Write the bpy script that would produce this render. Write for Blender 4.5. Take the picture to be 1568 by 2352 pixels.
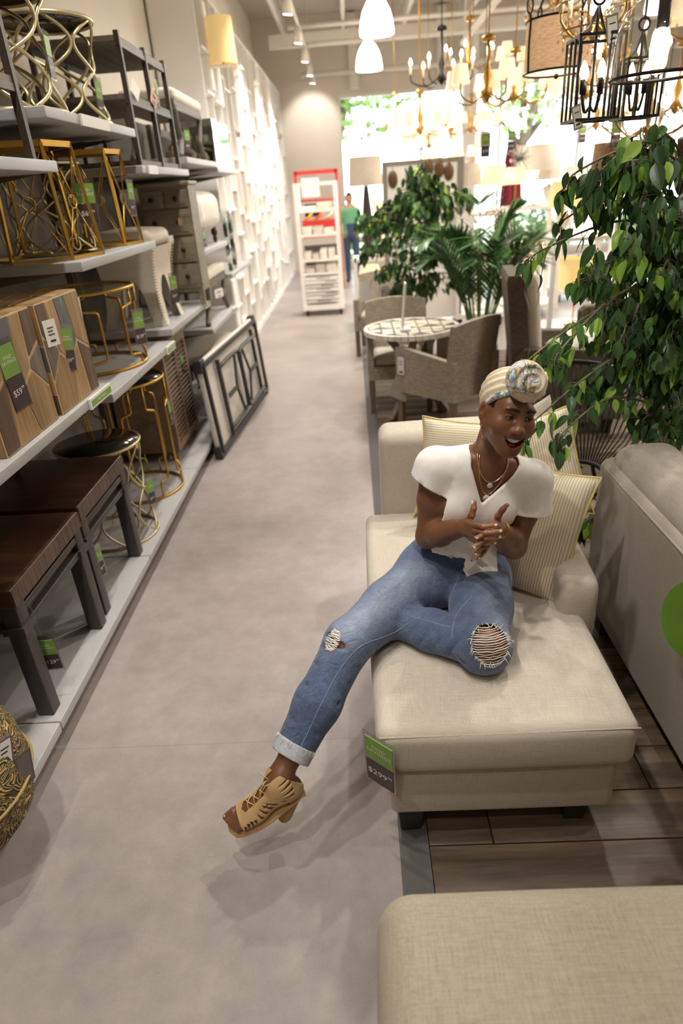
import bpy, bmesh, math, random
import numpy as np
from mathutils import Vector, Matrix, Euler

for o in list(bpy.data.objects):
    bpy.data.objects.remove(o, do_unlink=True)
SC = bpy.context.scene
COL = SC.collection
R = math.radians
PI = math.pi

# ------------------------------------------------------------------ camera
CAM_H = 1.85
_p, _y, _r = R(26.98), R(-2.56), R(-4.26)
def _cam_axes():
    cy, sy, cp, sp = math.cos(_y), math.sin(_y), math.cos(_p), math.sin(_p)
    F = Vector((sy * cp, cy * cp, -sp)); A = Vector((cy, -sy, 0)); U = A.cross(F)
    return (A * math.cos(_r) + U * math.sin(_r), -A * math.sin(_r) + U * math.cos(_r), F)
_a, _b, _f = _cam_axes()
cam_data = bpy.data.cameras.new('camera')
cam = bpy.data.objects.new('camera', cam_data)
COL.objects.link(cam)
cam.matrix_world = Matrix(((_a.x, _b.x, -_f.x, 0), (_a.y, _b.y, -_f.y, 0), (_a.z, _b.z, -_f.z, CAM_H), (0, 0, 0, 1)))
cam_data.sensor_fit = 'VERTICAL'
cam_data.sensor_height = 36.0
cam_data.lens = 36.0 * 1467.0 / 2352.0
cam_data.clip_start = 0.05
cam_data.clip_end = 200
cam_data.dof.use_dof = True
cam_data.dof.focus_distance = 2.05
cam_data.dof.aperture_fstop = 1.9
SC.camera = cam

# ------------------------------------------------------------------ world, exposure
W = bpy.data.worlds.new('world'); SC.world = W; W.use_nodes = True
_bg = W.node_tree.nodes['Background']
_bg.inputs[0].default_value = (0.93, 0.97, 1.0, 1)
_bg.inputs[1].default_value = 6.0
SC.view_settings.view_transform = 'Standard'
SC.view_settings.look = 'None'
SC.view_settings.gamma = 1.0
SC.view_settings.use_curve_mapping = False
SC.view_settings.exposure = 0.35

# ------------------------------------------------------------------ large lights (the store's own ceiling lighting, plus added fill spots)
def area_light(name, loc, target, size, power, color=(1, 0.9, 0.78), size_y=None):
    d = bpy.data.lights.new(name, 'AREA'); d.energy = power; d.color = color; d.size = size
    if size_y: d.shape = 'RECTANGLE'; d.size_y = size_y
    o = bpy.data.objects.new(name, d); COL.objects.link(o); o.location = loc
    o.rotation_euler = (Vector(target) - Vector(loc)).to_track_quat('-Z', 'Y').to_euler()
    return o
def spot_light(name, loc, target, power, angle=60, blend=0.5, radius=0.06, color=(1, 0.88, 0.74)):
    d = bpy.data.lights.new(name, 'SPOT'); d.energy = power; d.color = color
    d.spot_size = R(angle); d.spot_blend = blend; d.shadow_soft_size = radius
    o = bpy.data.objects.new(name, d); COL.objects.link(o); o.location = loc
    o.rotation_euler = (Vector(target) - Vector(loc)).to_track_quat('-Z', 'Y').to_euler()
    return o
def point_light(name, loc, power, radius=0.05, color=(1, 0.85, 0.65)):
    d = bpy.data.lights.new(name, 'POINT'); d.energy = power; d.color = color; d.shadow_soft_size = radius
    o = bpy.data.objects.new(name, d); COL.objects.link(o); o.location = loc
    return o
# bowl pendants over the aisle and the furniture floor (the first two are the pair in view)
PENDANT_SPOTS = [(0.44, y) for y in (9.7, 12.4, 7.0)] + [(3.9, y) for y in (12.4, 9.7, 7.0, 4.3)] + [(7.3, y) for y in (11.0, 7.0, 3.0)]
WARM = (1, .955, .90)
for _x, _yy in PENDANT_SPOTS:
    area_light('pendant_glow', (_x, _yy, 3.50), (_x, _yy, 0), 0.36, 42, (1, 0.96, 0.91))
# track spots over the left display and the aisle
for _yy in (-0.8, 0.5, 1.8, 3.1, 4.4, 5.7, 7.0, 8.3):
    spot_light('track_spot', (-0.78, _yy, 3.95), (-1.08, _yy + 0.75, 0.3), 98, 76, 0.8, 0.05, WARM)
for _yy in (10.6, 12.6, 14.4):
    spot_light('track_spot', (-0.70, _yy, 3.9), (-1.45, _yy + 0.5, 1.8), 190, 84, 0.7, 0.05, (1, .96, .91))
spot_light('track_spot', (-0.66, 16.0, 3.9), (-0.75, 17.0, 3.0), 60, 75, 0.6, 0.05, WARM)
# track spots over the sofas, with added fill for her face and the ficus
spot_light('sofa_and_fill_spot', (1.35, 3.5, 3.95), (0.35, 1.8, 0.5), 150, 46, 0.7, 0.05, WARM)
spot_light('sofa_and_fill_spot', (0.75, 4.2, 3.95), (-0.25, 1.9, 0.0), 120, 42, 0.7, 0.05, WARM)
spot_light('sofa_and_fill_spot', (-0.75, 1.1, 3.95), (0.40, 1.8, 1.0), 115, 36, 0.7, 0.05, WARM)  # added fill from front left to brighten the woman's face, no known fixture
spot_light('sofa_and_fill_spot', (1.5, 1.0, 3.95), (0.9, 0.9, 0.5), 55, 60, 0.8, 0.05, WARM)
spot_light('sofa_and_fill_spot', (1.35, 5.6, 3.95), (0.7, 5.2, 0.5), 110, 60, 0.7, 0.05, WARM)
spot_light('sofa_and_fill_spot', (1.4, 3.2, 3.95), (1.25, 2.6, 1.3), 60, 50, 0.7, 0.05, WARM)
spot_light('sofa_and_fill_spot', (0.35, 0.3, 3.95), (1.15, 2.5, 1.35), 120, 34, 0.8, 0.06, WARM)  # added fill from the camera side to lift the ficus crown, no known fixture

# ------------------------------------------------------------------ materials
MATS = {}
def srgb(c):
    if isinstance(c, str):
        c = tuple(int(c[i:i + 2], 16) / 255 for i in (0, 2, 4))
    return tuple((x / 12.92 if x <= 0.04045 else ((x + 0.055) / 1.055) ** 2.4) for x in c[:3])
class NT:
    """small node-tree helper"""
    def __init__(s, name):
        s.m = bpy.data.materials.new(name); s.m.use_nodes = True; s.t = s.m.node_tree
        s.b = s.t.nodes['Principled BSDF']; s.out = s.t.nodes['Material Output']
        s._co = None
    def n(s, kind, **kw):
        x = s.t.nodes.new(kind)
        for k, v in kw.items():
            if k.startswith('i_'):
                x.inputs[k[2:].replace('_', ' ')].default_value = v
            else: setattr(x, k, v)
        return x
    def l(s, a, b): s.t.links.new(a, b)
    def co(s, scale=(1, 1, 1), kind='Object', rot=(0, 0, 0)):
        if s._co is None: s._co = s.n('ShaderNodeTexCoord')
        mp = s.n('ShaderNodeMapping'); mp.inputs['Scale'].default_value = scale; mp.inputs['Rotation'].default_value = rot
        s.l(s._co.outputs[kind], mp.inputs[0]); return mp.outputs[0]
    def ramp(s, fac, stops):
        r = s.n('ShaderNodeValToRGB'); e = r.color_ramp.elements
        while len(e) < len(stops): e.new(0.5)
        for i, (p, c) in enumerate(stops):
            e[i].position = p; e[i].color = (*c, 1)
        s.l(fac, r.inputs[0]); return r.outputs[0]
    def noise(s, co, scale, detail=3, rough=0.5, dist=0.0):
        x = s.n('ShaderNodeTexNoise'); x.inputs['Scale'].default_value = scale; x.inputs['Detail'].default_value = detail
        x.inputs['Roughness'].default_value = rough; x.inputs['Distortion'].default_value = dist
        s.l(co, x.inputs['Vector']); return x.outputs[0]
    def wave(s, co, scale, dist=0, axis='X', detail=0, dscale=1):
        x = s.n('ShaderNodeTexWave'); x.bands_direction = axis
        x.inputs['Scale'].default_value = scale; x.inputs['Distortion'].default_value = dist; x.inputs['Detail'].default_value = detail; x.inputs['Detail Scale'].default_value = dscale
        s.l(co, x.inputs['Vector']); return x.outputs[1]
    def math(s, op, a, b=0.5):
        x = s.n('ShaderNodeMath'); x.operation = op
        for i, q in enumerate((a, b)):
            if isinstance(q, (int, float)): x.inputs[i].default_value = q
            else: s.l(q, x.inputs[i])
        return x.outputs[0]
    def mix(s, fac, a, b, mode='MIX'):
        x = s.n('ShaderNodeMix'); x.data_type = 'RGBA'; x.blend_type = mode
        for sock, q in ((x.inputs[0], fac), (x.inputs[6], a), (x.inputs[7], b)):
            if isinstance(q, (int, float)): sock.default_value = q
            elif isinstance(q, tuple): sock.default_value = (*q[:3], 1)
            else: s.l(q, sock)
        return x.outputs[2]
    def bump(s, h, strength=0.3, dist=0.005):
        x = s.n('ShaderNodeBump'); x.inputs['Strength'].default_value = strength; x.inputs['Distance'].default_value = dist
        s.l(h, x.inputs['Height']); s.l(x.outputs[0], s.b.inputs['Normal'])
    def base(s, c):
        if isinstance(c, tuple): s.b.inputs['Base Color'].default_value = (*c, 1)
        else: s.l(c, s.b.inputs['Base Color'])
    def set(s, **kw):
        names = dict(rough='Roughness', metal='Metallic', trans='Transmission Weight', ior='IOR', alpha='Alpha', sheen='Sheen Weight', spec='Specular IOR Level', sss='Subsurface Weight', coat='Coat Weight')
        for k, v in kw.items():
            i = s.b.inputs[names[k]]
            if isinstance(v, (int, float)): i.default_value = v
            else: s.l(v, i)
        return s
def simple(name, col, rough=0.5, metal=0.0, var=0.08, vscale=12.0, bump=0.0, bscale=60.0, **kw):
    if name in MATS: return MATS[name]
    t = NT(name); c = srgb(col)
    if var:
        co = t.co()
        nz = t.noise(co, vscale, 3)
        t.base(t.ramp(nz, [(0.3, tuple(x * (1 - var) for x in c)), (0.7, tuple(min(1, x * (1 + var)) for x in c))]))
        if bump: t.bump(t.noise(co, bscale, 2), bump, 0.002)
    else: t.base(c)
    t.set(rough=rough, metal=metal, **kw)
    MATS[name] = t.m; return t.m
def emit(name, col, strength):
    if name in MATS: return MATS[name]
    t = NT(name); c = srgb(col); t.base(c)
    t.b.inputs['Emission Color'].default_value = (*c, 1); t.b.inputs['Emission Strength'].default_value = strength
    t.set(rough=0.4); MATS[name] = t.m; return t.m
def fabric(name, col, col2, scale=1.0, streak=0.5, bump=0.35, thread=420):
    """woven linen: crossed slubby threads"""
    t = NT(name); co = t.co()
    a = t.noise(t.co((14 * scale, 260 * scale, 260 * scale)), 1.0, 2)
    b = t.noise(t.co((260 * scale, 14 * scale, 260 * scale)), 1.0, 2)
    d = t.noise(t.co((260 * scale, 260 * scale, 14 * scale)), 1.0, 2)
    k = t.math('ADD', t.math('MULTIPLY', t.math('ADD', a, b), 0.35), t.math('MULTIPLY', d, 0.3))
    big = t.noise(co, 3.0, 2)
    c1, c2 = srgb(col), srgb(col2)
    f = t.ramp(k, [(0.36, c2), (0.62, c1)])
    t.base(t.mix(t.math('MULTIPLY', big, 0.12), f, tuple(x * 0.9 for x in c2)))
    t.bump(k, bump, 0.0015); t.set(rough=0.92, sheen=0.15, spec=0.2)
    MATS[name] = t.m; return t.m
def wood(name, c1, c2, c3, axis='X', scale=1.0, rough=0.45, grain=28):
    if name in MATS: return MATS[name]
    t = NT(name)
    sc = {'X': (2.2, grain, grain), 'Y': (grain, 2.2, grain), 'Z': (grain, grain, 2.2)}[axis]
    co = t.co(tuple(x * scale for x in sc))
    g = t.noise(co, 1.0, 5, 0.65, 0.4)
    g2 = t.noise(t.co(tuple(x * 0.16 * scale for x in sc)), 1.0, 2, 0.5, 0.6)
    k = t.math('ADD', t.math('MULTIPLY', g, 0.6), t.math('MULTIPLY', g2, 0.4))
    t.base(t.ramp(k, [(0.32, srgb(c1)), (0.5, srgb(c2)), (0.68, srgb(c3))]))
    t.bump(g, 0.15, 0.002); t.set(rough=rough)
    MATS[name] = t.m; return t.m

# ------------------------------------------------------------------ mesh builder
def rotz(a): return Matrix.Rotation(a, 3, 'Z')
def frame(d, up=(0, 0, 1)):
    d = np.array(d, float); d /= np.linalg.norm(d); u = np.array(up, float)
    if abs(d @ u) > 0.97: u = np.array((0, 1, 0.)) if abs(d[1]) < 0.9 else np.array((1., 0, 0))
    x = np.cross(u, d); x /= np.linalg.norm(x); return x, np.cross(d, x)
class MB:
    def __init__(s): s.v = []; s.f = []; s.sm = []
    def add(s, v, f, sm=False):
        o = len(s.v); s.v.extend([tuple(map(float, q)) for q in v]); s.f.extend([tuple(i + o for i in q) for q in f]); s.sm.extend([sm] * len(f)); return s
    def box(s, x0, x1, y0, y1, z0, z1, sm=False):
        v = [(x, y, z) for z in (z0, z1) for y in (y0, y1) for x in (x0, x1)]
        return s.add(v, [(0, 2, 3, 1), (4, 5, 7, 6), (0, 1, 5, 4), (2, 6, 7, 3), (0, 4, 6, 2), (1, 3, 7, 5)], sm)
    def obox(s, c, size, M=None):
        M = M or Matrix.Identity(3); h = [q / 2 for q in size]
        v = [Vector(c) + M @ Vector((x * h[0], y * h[1], z * h[2])) for z in (-1, 1) for y in (-1, 1) for x in (-1, 1)]
        return s.add(v, [(0, 2, 3, 1), (4, 5, 7, 6), (0, 1, 5, 4), (2, 6, 7, 3), (0, 4, 6, 2), (1, 3, 7, 5)])
    def bar(s, p, q, w, h, up=(0, 0, 1)):
        p, q = np.array(p, float), np.array(q, float); x, y = frame(q - p, up)
        v = [e + x * a * w / 2 + y * b * h / 2 for e in (p, q) for a, b in ((-1, -1), (1, -1), (1, 1), (-1, 1))]
        return s.add(v, [(3, 2, 1, 0), (4, 5, 6, 7), (0, 1, 5, 4), (1, 2, 6, 5), (2, 3, 7, 6), (3, 0, 4, 7)])
    def tube(s, pts, r, n=8, closed=False, flat=None):
        P = np.array([tuple(p) for p in pts], float); m = len(P)
        rr = [r] * m if isinstance(r, (int, float)) else list(r)
        T = np.zeros_like(P)
        for i in range(m):
            a, b = (P[(i - 1) % m], P[(i + 1) % m]) if closed else (P[max(i - 1, 0)], P[min(i + 1, m - 1)])
            T[i] = (b - a) / max(np.linalg.norm(b - a), 1e-9)
        x, y = frame(T[0]); vs = []
        for i in range(m):
            x = x - T[i] * (x @ T[i]); x /= np.linalg.norm(x); y = np.cross(T[i], x)
            for k in range(n):
                a = 2 * PI * k / n; ca, sa = math.cos(a), math.sin(a)
                if flat: sa *= flat
                vs.append(P[i] + rr[i] * (x * ca + y * sa))
        fs = []
        for i in range(m if closed else m - 1):
            j = (i + 1) % m
            for k in range(n): fs.append((i * n + k, i * n + (k + 1) % n, j * n + (k + 1) % n, j * n + k))
        if not closed: fs += [tuple(range(n))[::-1], tuple((m - 1) * n + k for k in range(n))]
        return s.add(vs, fs, True)
    def lathe(s, prof, n=24, c=(0, 0, 0), M=None, sm=True, cap=True):
        M = M or Matrix.Identity(3); vs = []; m = len(prof)
        for r_, z in prof:
            for k in range(n):
                a = 2 * PI * k / n; vs.append(Vector(c) + M @ Vector((r_ * math.cos(a), r_ * math.sin(a), z)))
        fs = [(i * n + k, i * n + (k + 1) % n, (i + 1) * n + (k + 1) % n, (i + 1) * n + k) for i in range(m - 1) for k in range(n)]
        if cap:
            if prof[0][0] > 1e-5: fs.append(tuple(range(n))[::-1])
            if prof[-1][0] > 1e-5: fs.append(tuple((m - 1) * n + k for k in range(n)))
        return s.add(vs, fs, sm)
    def cyl(s, p, q, r, n=12, r2=None):
        p, q = np.array(p, float), np.array(q, float); x, y = frame(q - p); r2 = r if r2 is None else r2
        v = [e + rr * (x * math.cos(2 * PI * k / n) + y * math.sin(2 * PI * k / n)) for e, rr in ((p, r), (q, r2)) for k in range(n)]
        s.add(v, [(k, (k + 1) % n, n + (k + 1) % n, n + k) for k in range(n)], True)
        o = len(s.v) - 2 * n
        s.f += [tuple(o + k for k in range(n))[::-1], tuple(o + n + k for k in range(n))]; s.sm += [False, False]; return s
    def ball(s, c, r, n=12, m=8, M=None):
        r = (r, r, r) if isinstance(r, (int, float)) else r; M = M or Matrix.Identity(3)
        vs = [Vector(c) + M @ Vector((0, 0, -r[2]))]; fs = []
        for i in range(1, m):
            t = -PI / 2 + PI * i / m
            for k in range(n):
                a = 2 * PI * k / n; vs.append(Vector(c) + M @ Vector((r[0] * math.cos(t) * math.cos(a), r[1] * math.cos(t) * math.sin(a), r[2] * math.sin(t))))
        vs.append(Vector(c) + M @ Vector((0, 0, r[2]))); L = len(vs) - 1
        for k in range(n):
            fs.append((0, 1 + (k + 1) % n, 1 + k)); fs.append((L, L - n + k, L - n + (k + 1) % n))
        for i in range(m - 2):
            for k in range(n): fs.append((1 + i * n + k, 1 + i * n + (k + 1) % n, 1 + (i + 1) * n + (k + 1) % n, 1 + (i + 1) * n + k))
        return s.add(vs, fs, True)
    def prism(s, poly, z0, z1, M=None, c=(0, 0, 0), sm=False):
        M = M or Matrix.Identity(3); n = len(poly)
        vs = [Vector(c) + M @ Vector((x, y, z)) for z in (z0, z1) for x, y in poly]
        return s.add(vs, [tuple(range(n))[::-1], tuple(range(n, 2 * n))] + [(k, (k + 1) % n, n + (k + 1) % n, n + k) for k in range(n)], sm)
    def sheet(s, G, sm=True, thick=0.0):
        """G[i][j] points"""
        a, b = len(G), len(G[0]); vs = [p for r_ in G for p in r_]
        fs = [(i * b + j, i * b + j + 1, (i + 1) * b + j + 1, (i + 1) * b + j) for i in range(a - 1) for j in range(b - 1)]
        return s.add(vs, fs, sm)
    def rbox(s, size, r, c=(0, 0, 0), seg=4, div=6, puff=(0, 0, 0), M=None):
        """rounded box; puff = outward crown of the +-x, +-y, +-z faces"""
        M = M or Matrix.Identity(3); h = np.array(size) / 2.0; r = min(r, *(h * 0.999))
        def ticks(H):
            inner = np.linspace(-(H - r), H - r, div + 1)
            e = [math.tan(t) for t in np.linspace(PI / 4, 0, seg + 1)[:-1]]
            return np.concatenate([[-(H - r) - r * q for q in e], inner, [(H - r) + r * q for q in e[::-1]]])
        tk = [ticks(q) for q in h]
        for ax in range(3):
            u, w = (ax + 1) % 3, (ax + 2) % 3
            for sg in (-1, 1):
                G = []
                for a in tk[u]:
                    row = []
                    for b in tk[w]:
                        p = np.zeros(3); p[ax] = sg * h[ax]; p[u] = a; p[w] = b
                        q = np.clip(p, -(h - r), h - r); d = p - q; L = np.linalg.norm(d)
                        p = q + d / L * r if L > 1e-9 else p
                        t = p / h
                        for k in range(3):
                            if puff[k]:
                                o1, o2 = (k + 1) % 3, (k + 2) % 3
                                p[k] += puff[k] * t[k] * (1 - t[o1] ** 2) * (1 - t[o2] ** 2)
                        row.append(Vector(c) + M @ Vector(p))
                    G.append(row)
                if sg < 0: G = G[::-1]
                s.sheet(G, True)
        return s
    def mesh(s, name, mats=None, weld=False):
        me = bpy.data.meshes.new(name); me.from_pydata(s.v, [], s.f)
        if s.sm: me.polygons.foreach_set('use_smooth', s.sm)
        if weld:
            bm = bmesh.new(); bm.from_mesh(me); bmesh.ops.remove_doubles(bm, verts=bm.verts, dist=1e-5); bm.to_mesh(me); bm.free()
        me.update(); return me
    def build(s, name, mat, parent=None, loc=None, weld=False, label=None):
        return link(name, s.mesh(name, weld=weld), mat, parent, loc, label)
def link(name, me, mat=None, parent=None, loc=None, label=None):
    o = bpy.data.objects.new(name, me); COL.objects.link(o)
    if mat is not None and len(me.materials) == 0: me.materials.append(mat)
    if parent is not None: o.parent = parent
    if loc is not None: o.location = loc
    if label: o['label'] = label
    return o
def thing(name, label, cat, loc=(0, 0, 0), rz=0.0, group=None):
    o = bpy.data.objects.new(name, None); COL.objects.link(o); o.empty_display_size = 0.1
    o.location = loc; o.rotation_euler = (0, 0, rz); o['label'] = label; o['category'] = cat
    if group: o['group'] = group
    return o
def tag(o, label, cat, group=None):
    o['label'] = label; o['category'] = cat
    if group: o['group'] = group
    return o
def struct(o): o['kind'] = 'structure'; return o
def stuff(o): o['kind'] = 'stuff'; return o
def copy_tree(o, parent=None):
    c = o.copy(); COL.objects.link(c); c.parent = parent
    for ch in list(o.children): copy_tree(ch, c)
    return c
def dup(root, loc, rz=None, label=None, group=None, rot=None):
    c = copy_tree(root); c.location = loc
    if rz is not None: c.rotation_euler = (0, 0, rz)
    if rot is not None: c.rotation_euler = rot
    if label: c['label'] = label
    if group: c['group'] = group
    return c
def box_part(name, mat, parent, x0, x1, y0, y1, z0, z1, bev=0.0, label=None):
    b = MB()
    if bev: b.rbox((x1 - x0, y1 - y0, z1 - z0), bev, ((x0 + x1) / 2, (y0 + y1) / 2, (z0 + z1) / 2), 2, 1)
    else: b.box(x0, x1, y0, y1, z0, z1)
    return b.build(name, mat, parent, label=label, weld=bool(bev))
def smooth_path(pts, n=6, closed=False):
    """Catmull-Rom through points"""
    P = [np.array(p, float) for p in pts]; m = len(P); out = []
    for i in range(m if closed else m - 1):
        g = lambda k: P[k % m] if closed else P[min(max(k, 0), m - 1)]
        p0, p1, p2, p3 = g(i - 1), g(i), g(i + 1), g(i + 2)
        for k in range(n):
            t = k / n
            out.append(0.5 * (2 * p1 + (p2 - p0) * t + (2 * p0 - 5 * p1 + 4 * p2 - p3) * t * t + (3 * p1 - p0 - 3 * p2 + p3) * t ** 3))
    if not closed: out.append(P[-1])
    return out
_fonts = {}
def text_mesh(body, size=1.0, align='CENTER', space=1.0):
    key = (body, align, space)
    if key not in _fonts:
        cu = bpy.data.curves.new('lettering', 'FONT'); cu.body = body; cu.size = 1.0; cu.align_x = align; cu.align_y = 'CENTER'
        cu.resolution_u = 2; cu.space_character = space
        o = bpy.data.objects.new('lettering', cu); COL.objects.link(o)
        bpy.context.view_layer.update()
        me = bpy.data.meshes.new_from_object(o.evaluated_get(bpy.context.evaluated_depsgraph_get()))
        _fonts[key] = ([tuple(v.co) for v in me.vertices], [tuple(p.vertices) for p in me.polygons])
        bpy.data.objects.remove(o); bpy.data.meshes.remove(me); bpy.data.curves.remove(cu)
    v, f = _fonts[key]
    return [(x * size, y * size, z * size) for x, y, z in v], f
def nrm(v): v = np.array(v, float); return v / np.linalg.norm(v)
# ================================================================== the setting
def concrete_mat():
    t = NT('polished_concrete'); co = t.co()
    a = t.noise(co, 1.3, 6, 0.6, 0.3); b = t.noise(co, 9.0, 6, 0.7); c = t.noise(co, 160, 2)
    k = t.math('ADD', t.math('MULTIPLY', a, 0.55), t.math('ADD', t.math('MULTIPLY', b, 0.35), t.math('MULTIPLY', c, 0.10)))
    col = t.ramp(k, [(0.34, srgb('8e8580')), (0.5, srgb('a29892')), (0.66, srgb('b3a9a2'))])
    sp = t.n('ShaderNodeSeparateXYZ'); t.l(t.co(), sp.inputs[0])
    m = t.math('ABSOLUTE', t.math('SUBTRACT', t.math('FRACT', t.math('DIVIDE', t.math('ADD', sp.outputs[1], 0.0), 1.78), 0), 0.985))
    line = t.math('LESS_THAN', m, 0.0016)
    t.base(t.mix(t.math('MULTIPLY', line, 0.22), col, srgb('6e645a')))
    t.set(rough=t.ramp(b, [(0.3, (0.33,) * 3), (0.7, (0.46,) * 3)]), spec=0.4)
    t.bump(c, 0.06, 0.001)
    return t.m
M_CONC = concrete_mat()
M_WALL = simple('painted_wall_beige', 'd8cdbf', 0.8, var=0.03, vscale=2)
M_WALLC = simple('painted_wall_cream', 'e9e0d2', 0.8, var=0.03, vscale=2)
M_CEIL = simple('ceiling_paint', 'cfc5b8', 0.85, var=0.03, vscale=2)
M_STEEL = simple('steel_paint', 'e2dacf', 0.6, var=0.03, vscale=3)
M_WHITE = simple('white_laminate', 'f4efe8', 0.5, var=0.02, vscale=5)
M_GREYSHELF = simple('grey_shelf_paint', 'b6b4b2', 0.5, var=0.03, vscale=6, bump=0.05, bscale=300)
M_BACKP = simple('gondola_back_grey', '7a736b', 0.7, var=0.05, vscale=3)
M_DKMETAL = simple('dark_upright', '57504a', 0.5, var=0.05)
M_BLACK = simple('black_paint', '1d1b1a', 0.45, var=0.1)
M_TRIM = simple('ridged_grey_trim', '5d5a57', 0.55, var=0.05)

fl = MB().box(-3.0, 11, -4.0, 17.2, -0.1, 0.0).build('floor', M_CONC); struct(fl)
struct(MB().box(-2.05, -1.95, -4.0, 17.2, 0, 5.2).build('wall_left', M_WALLC))
struct(MB().box(10.9, 11.0, -4.0, 17.2, 0, 5.2).build('wall_right', M_WALL))
struct(MB().box(-2.0, 11.0, -4.1, -4.0, 0, 5.2).build('wall_back', M_WALL))
# far wall with storefront opening
WX0, WX1, WZ1 = -0.14, 8.9, 3.66
wf = MB().box(-2.0, WX0, 17.0, 17.25, 0, 5.2).box(WX1, 11.0, 17.0, 17.25, 0, 5.2).box(WX0, WX1, 17.0, 17.25, WZ1, 5.2).box(WX0, WX1, 17.0, 17.25, 0, 0.12)
struct(wf.build('wall_far', M_WALL))
# ceiling deck and open-web joists
cl = MB().box(-2.05, 11, -4.1, 17.25, 5.15, 5.3).build('ceiling', M_CEIL); struct(cl)
jm = MB(); L = 18.0
jm.box(-0.04, 0.04, -L / 2, L / 2, 0.42, 0.5).box(-0.035, 0.035, -L / 2, L / 2, 0, 0.06)
for k in range(30):
    y0 = -L / 2 + k * L / 30; jm.tube([(0, y0, 0.04), (0, y0 + L / 60, 0.44), (0, y0 + L / 30, 0.04)], 0.018, 5)
jme = jm.mesh('joist')
for x in (-1.15, 0.05, 1.25, 2.45, 3.65, 4.85, 6.05, 7.25, 8.5, 9.7):
    o = link('joist', jme, M_STEEL, cl, (x, 7.5, 4.62))
for y, z, h, d in ((15.0, 4.28, 0.22, 0.12), (11.0, 4.45, 0.16, 0.1), (7.0, 4.45, 0.16, 0.1)):
    box_part('girder', M_STEEL, cl, -1.4, 10.8, y, y + d, z, z + h)
for y, z, r in ((16.2, 3.98, 0.05), (13.4, 4.3, 0.035), (14.3, 4.2, 0.03)):
    MB().cyl((-0.9, y, z), (10.8, y, z), r, 10).build('pipe', M_STEEL, cl)
box_part('soffit_board', simple('dark_deck', '6b6259', 0.8), cl, -1.0, 6.0, 12.0, 12.25, 5.02, 5.14)
for x in (0.13, 2.05):
    box_part('wall_post', M_STEEL, bpy.data.objects['wall_far'], x, x + 0.2, 16.85, 17.0, 3.75, 5.1)
# storefront window
def glass_mat(name, tint=(0.97, 1, 0.99), gloss=0.08, rough=0.0):
    t = NT(name); tr = t.n('ShaderNodeBsdfTransparent'); tr.inputs[0].default_value = (*tint, 1)
    gl = t.n('ShaderNodeBsdfGlossy'); gl.inputs['Roughness'].default_value = rough
    fr = t.n('ShaderNodeLayerWeight'); fr.inputs[0].default_value = 0.25
    mx = t.n('ShaderNodeMixShader'); f = t.math('ADD', t.math('MULTIPLY', fr.outputs[1], 0.5), gloss)
    t.l(f, mx.inputs[0]); t.l(tr.outputs[0], mx.inputs[1]); t.l(gl.outputs[0], mx.inputs[2]); t.l(mx.outputs[0], t.out.inputs[0])
    MATS[name] = t.m; return t.m
M_GLASS = glass_mat('clear_glass')
wn = thing('window_1', 'large storefront window', 'window'); del wn['category']; del wn['label']; struct(wn)
M_ALU = simple('white_aluminium', 'dcdad6', 0.4, var=0.02)
mb = MB()
mb.box(WX0, WX1, 17.02, 17.12, WZ1 - 0.06, WZ1).box(WX0, WX1, 17.02, 17.12, 0.12, 0.2)
mb.build('window_frame', M_ALU, wn)
mx = [WX0, 1.70, 3.5, 5.3, 7.1, WX1]
for i, x in enumerate(mx): box_part('mullion', M_ALU, wn, x - 0.03, x + 0.03, 17.02, 17.12, 0.2, WZ1 - 0.06)
for i in range(5): box_part('pane', M_GLASS, wn, mx[i] + 0.03, mx[i + 1] - 0.03, 17.065, 17.073, 0.2, WZ1 - 0.06)
struct(MB().box(2.55, 2.85, 16.3, 16.6, 0, 4.6).build('trim_1', M_WHITE))

# ------------------------------------------------------------------ wood platform of planks with ridged edge trim
def plank_mat():
    t = NT('weathered_plank'); co = t.co((2.0, 22, 22)); rnd = t.n('ShaderNodeObjectInfo').outputs['Random']
    v = t.n('ShaderNodeVectorMath'); v.operation = 'ADD'; t.l(co, v.inputs[0])
    cb = t.n('ShaderNodeCombineXYZ'); t.l(t.math('MULTIPLY', rnd, 90.0), cb.inputs[0]); t.l(t.math('MULTIPLY', rnd, 41.0), cb.inputs[1]); t.l(cb.outputs[0], v.inputs[1])
    g = t.noise(v.outputs[0], 1.0, 6, 0.7, 0.5)
    v2 = t.n('ShaderNodeVectorMath'); v2.operation = 'SCALE'; v2.inputs['Scale'].default_value = 0.16; t.l(v.outputs[0], v2.inputs[0])
    g2 = t.noise(v2.outputs[0], 1.0, 3, 0.5, 0.8)
    vk = t.n('ShaderNodeTexVoronoi'); vk.inputs['Scale'].default_value = 0.22; t.l(v.outputs[0], vk.inputs['Vector'])
    knot = t.ramp(vk.outputs[0], [(0.02, (1, 1, 1)), (0.14, (0, 0, 0))])
    k = t.math('ADD', t.math('MULTIPLY', g, 0.5), t.math('MULTIPLY', g2, 0.5))
    c = t.ramp(k, [(0.33, srgb('3d3126')), (0.45, srgb('594a3b')), (0.56, srgb('75624a')), (0.7, srgb('8f7a58'))])
    t.base(t.mix(t.math('MULTIPLY', knot, 0.75), c, srgb('33281f')))
    t.bump(g, 0.2, 0.002); t.set(rough=0.5); return t.m
M_PLANK = plank_mat()
PX0, PX1, PY0, PY1 = 0.135, 4.4, -1.2, 7.6
pf = struct(MB().box(PX0 - 0.02, PX1, PY0, PY1, 0.0, 0.006).build('trim_2', simple('plank_underlay', '2b2723', 0.8)))
PW, PL = 0.178, 1.22
pl_me = {}
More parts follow.
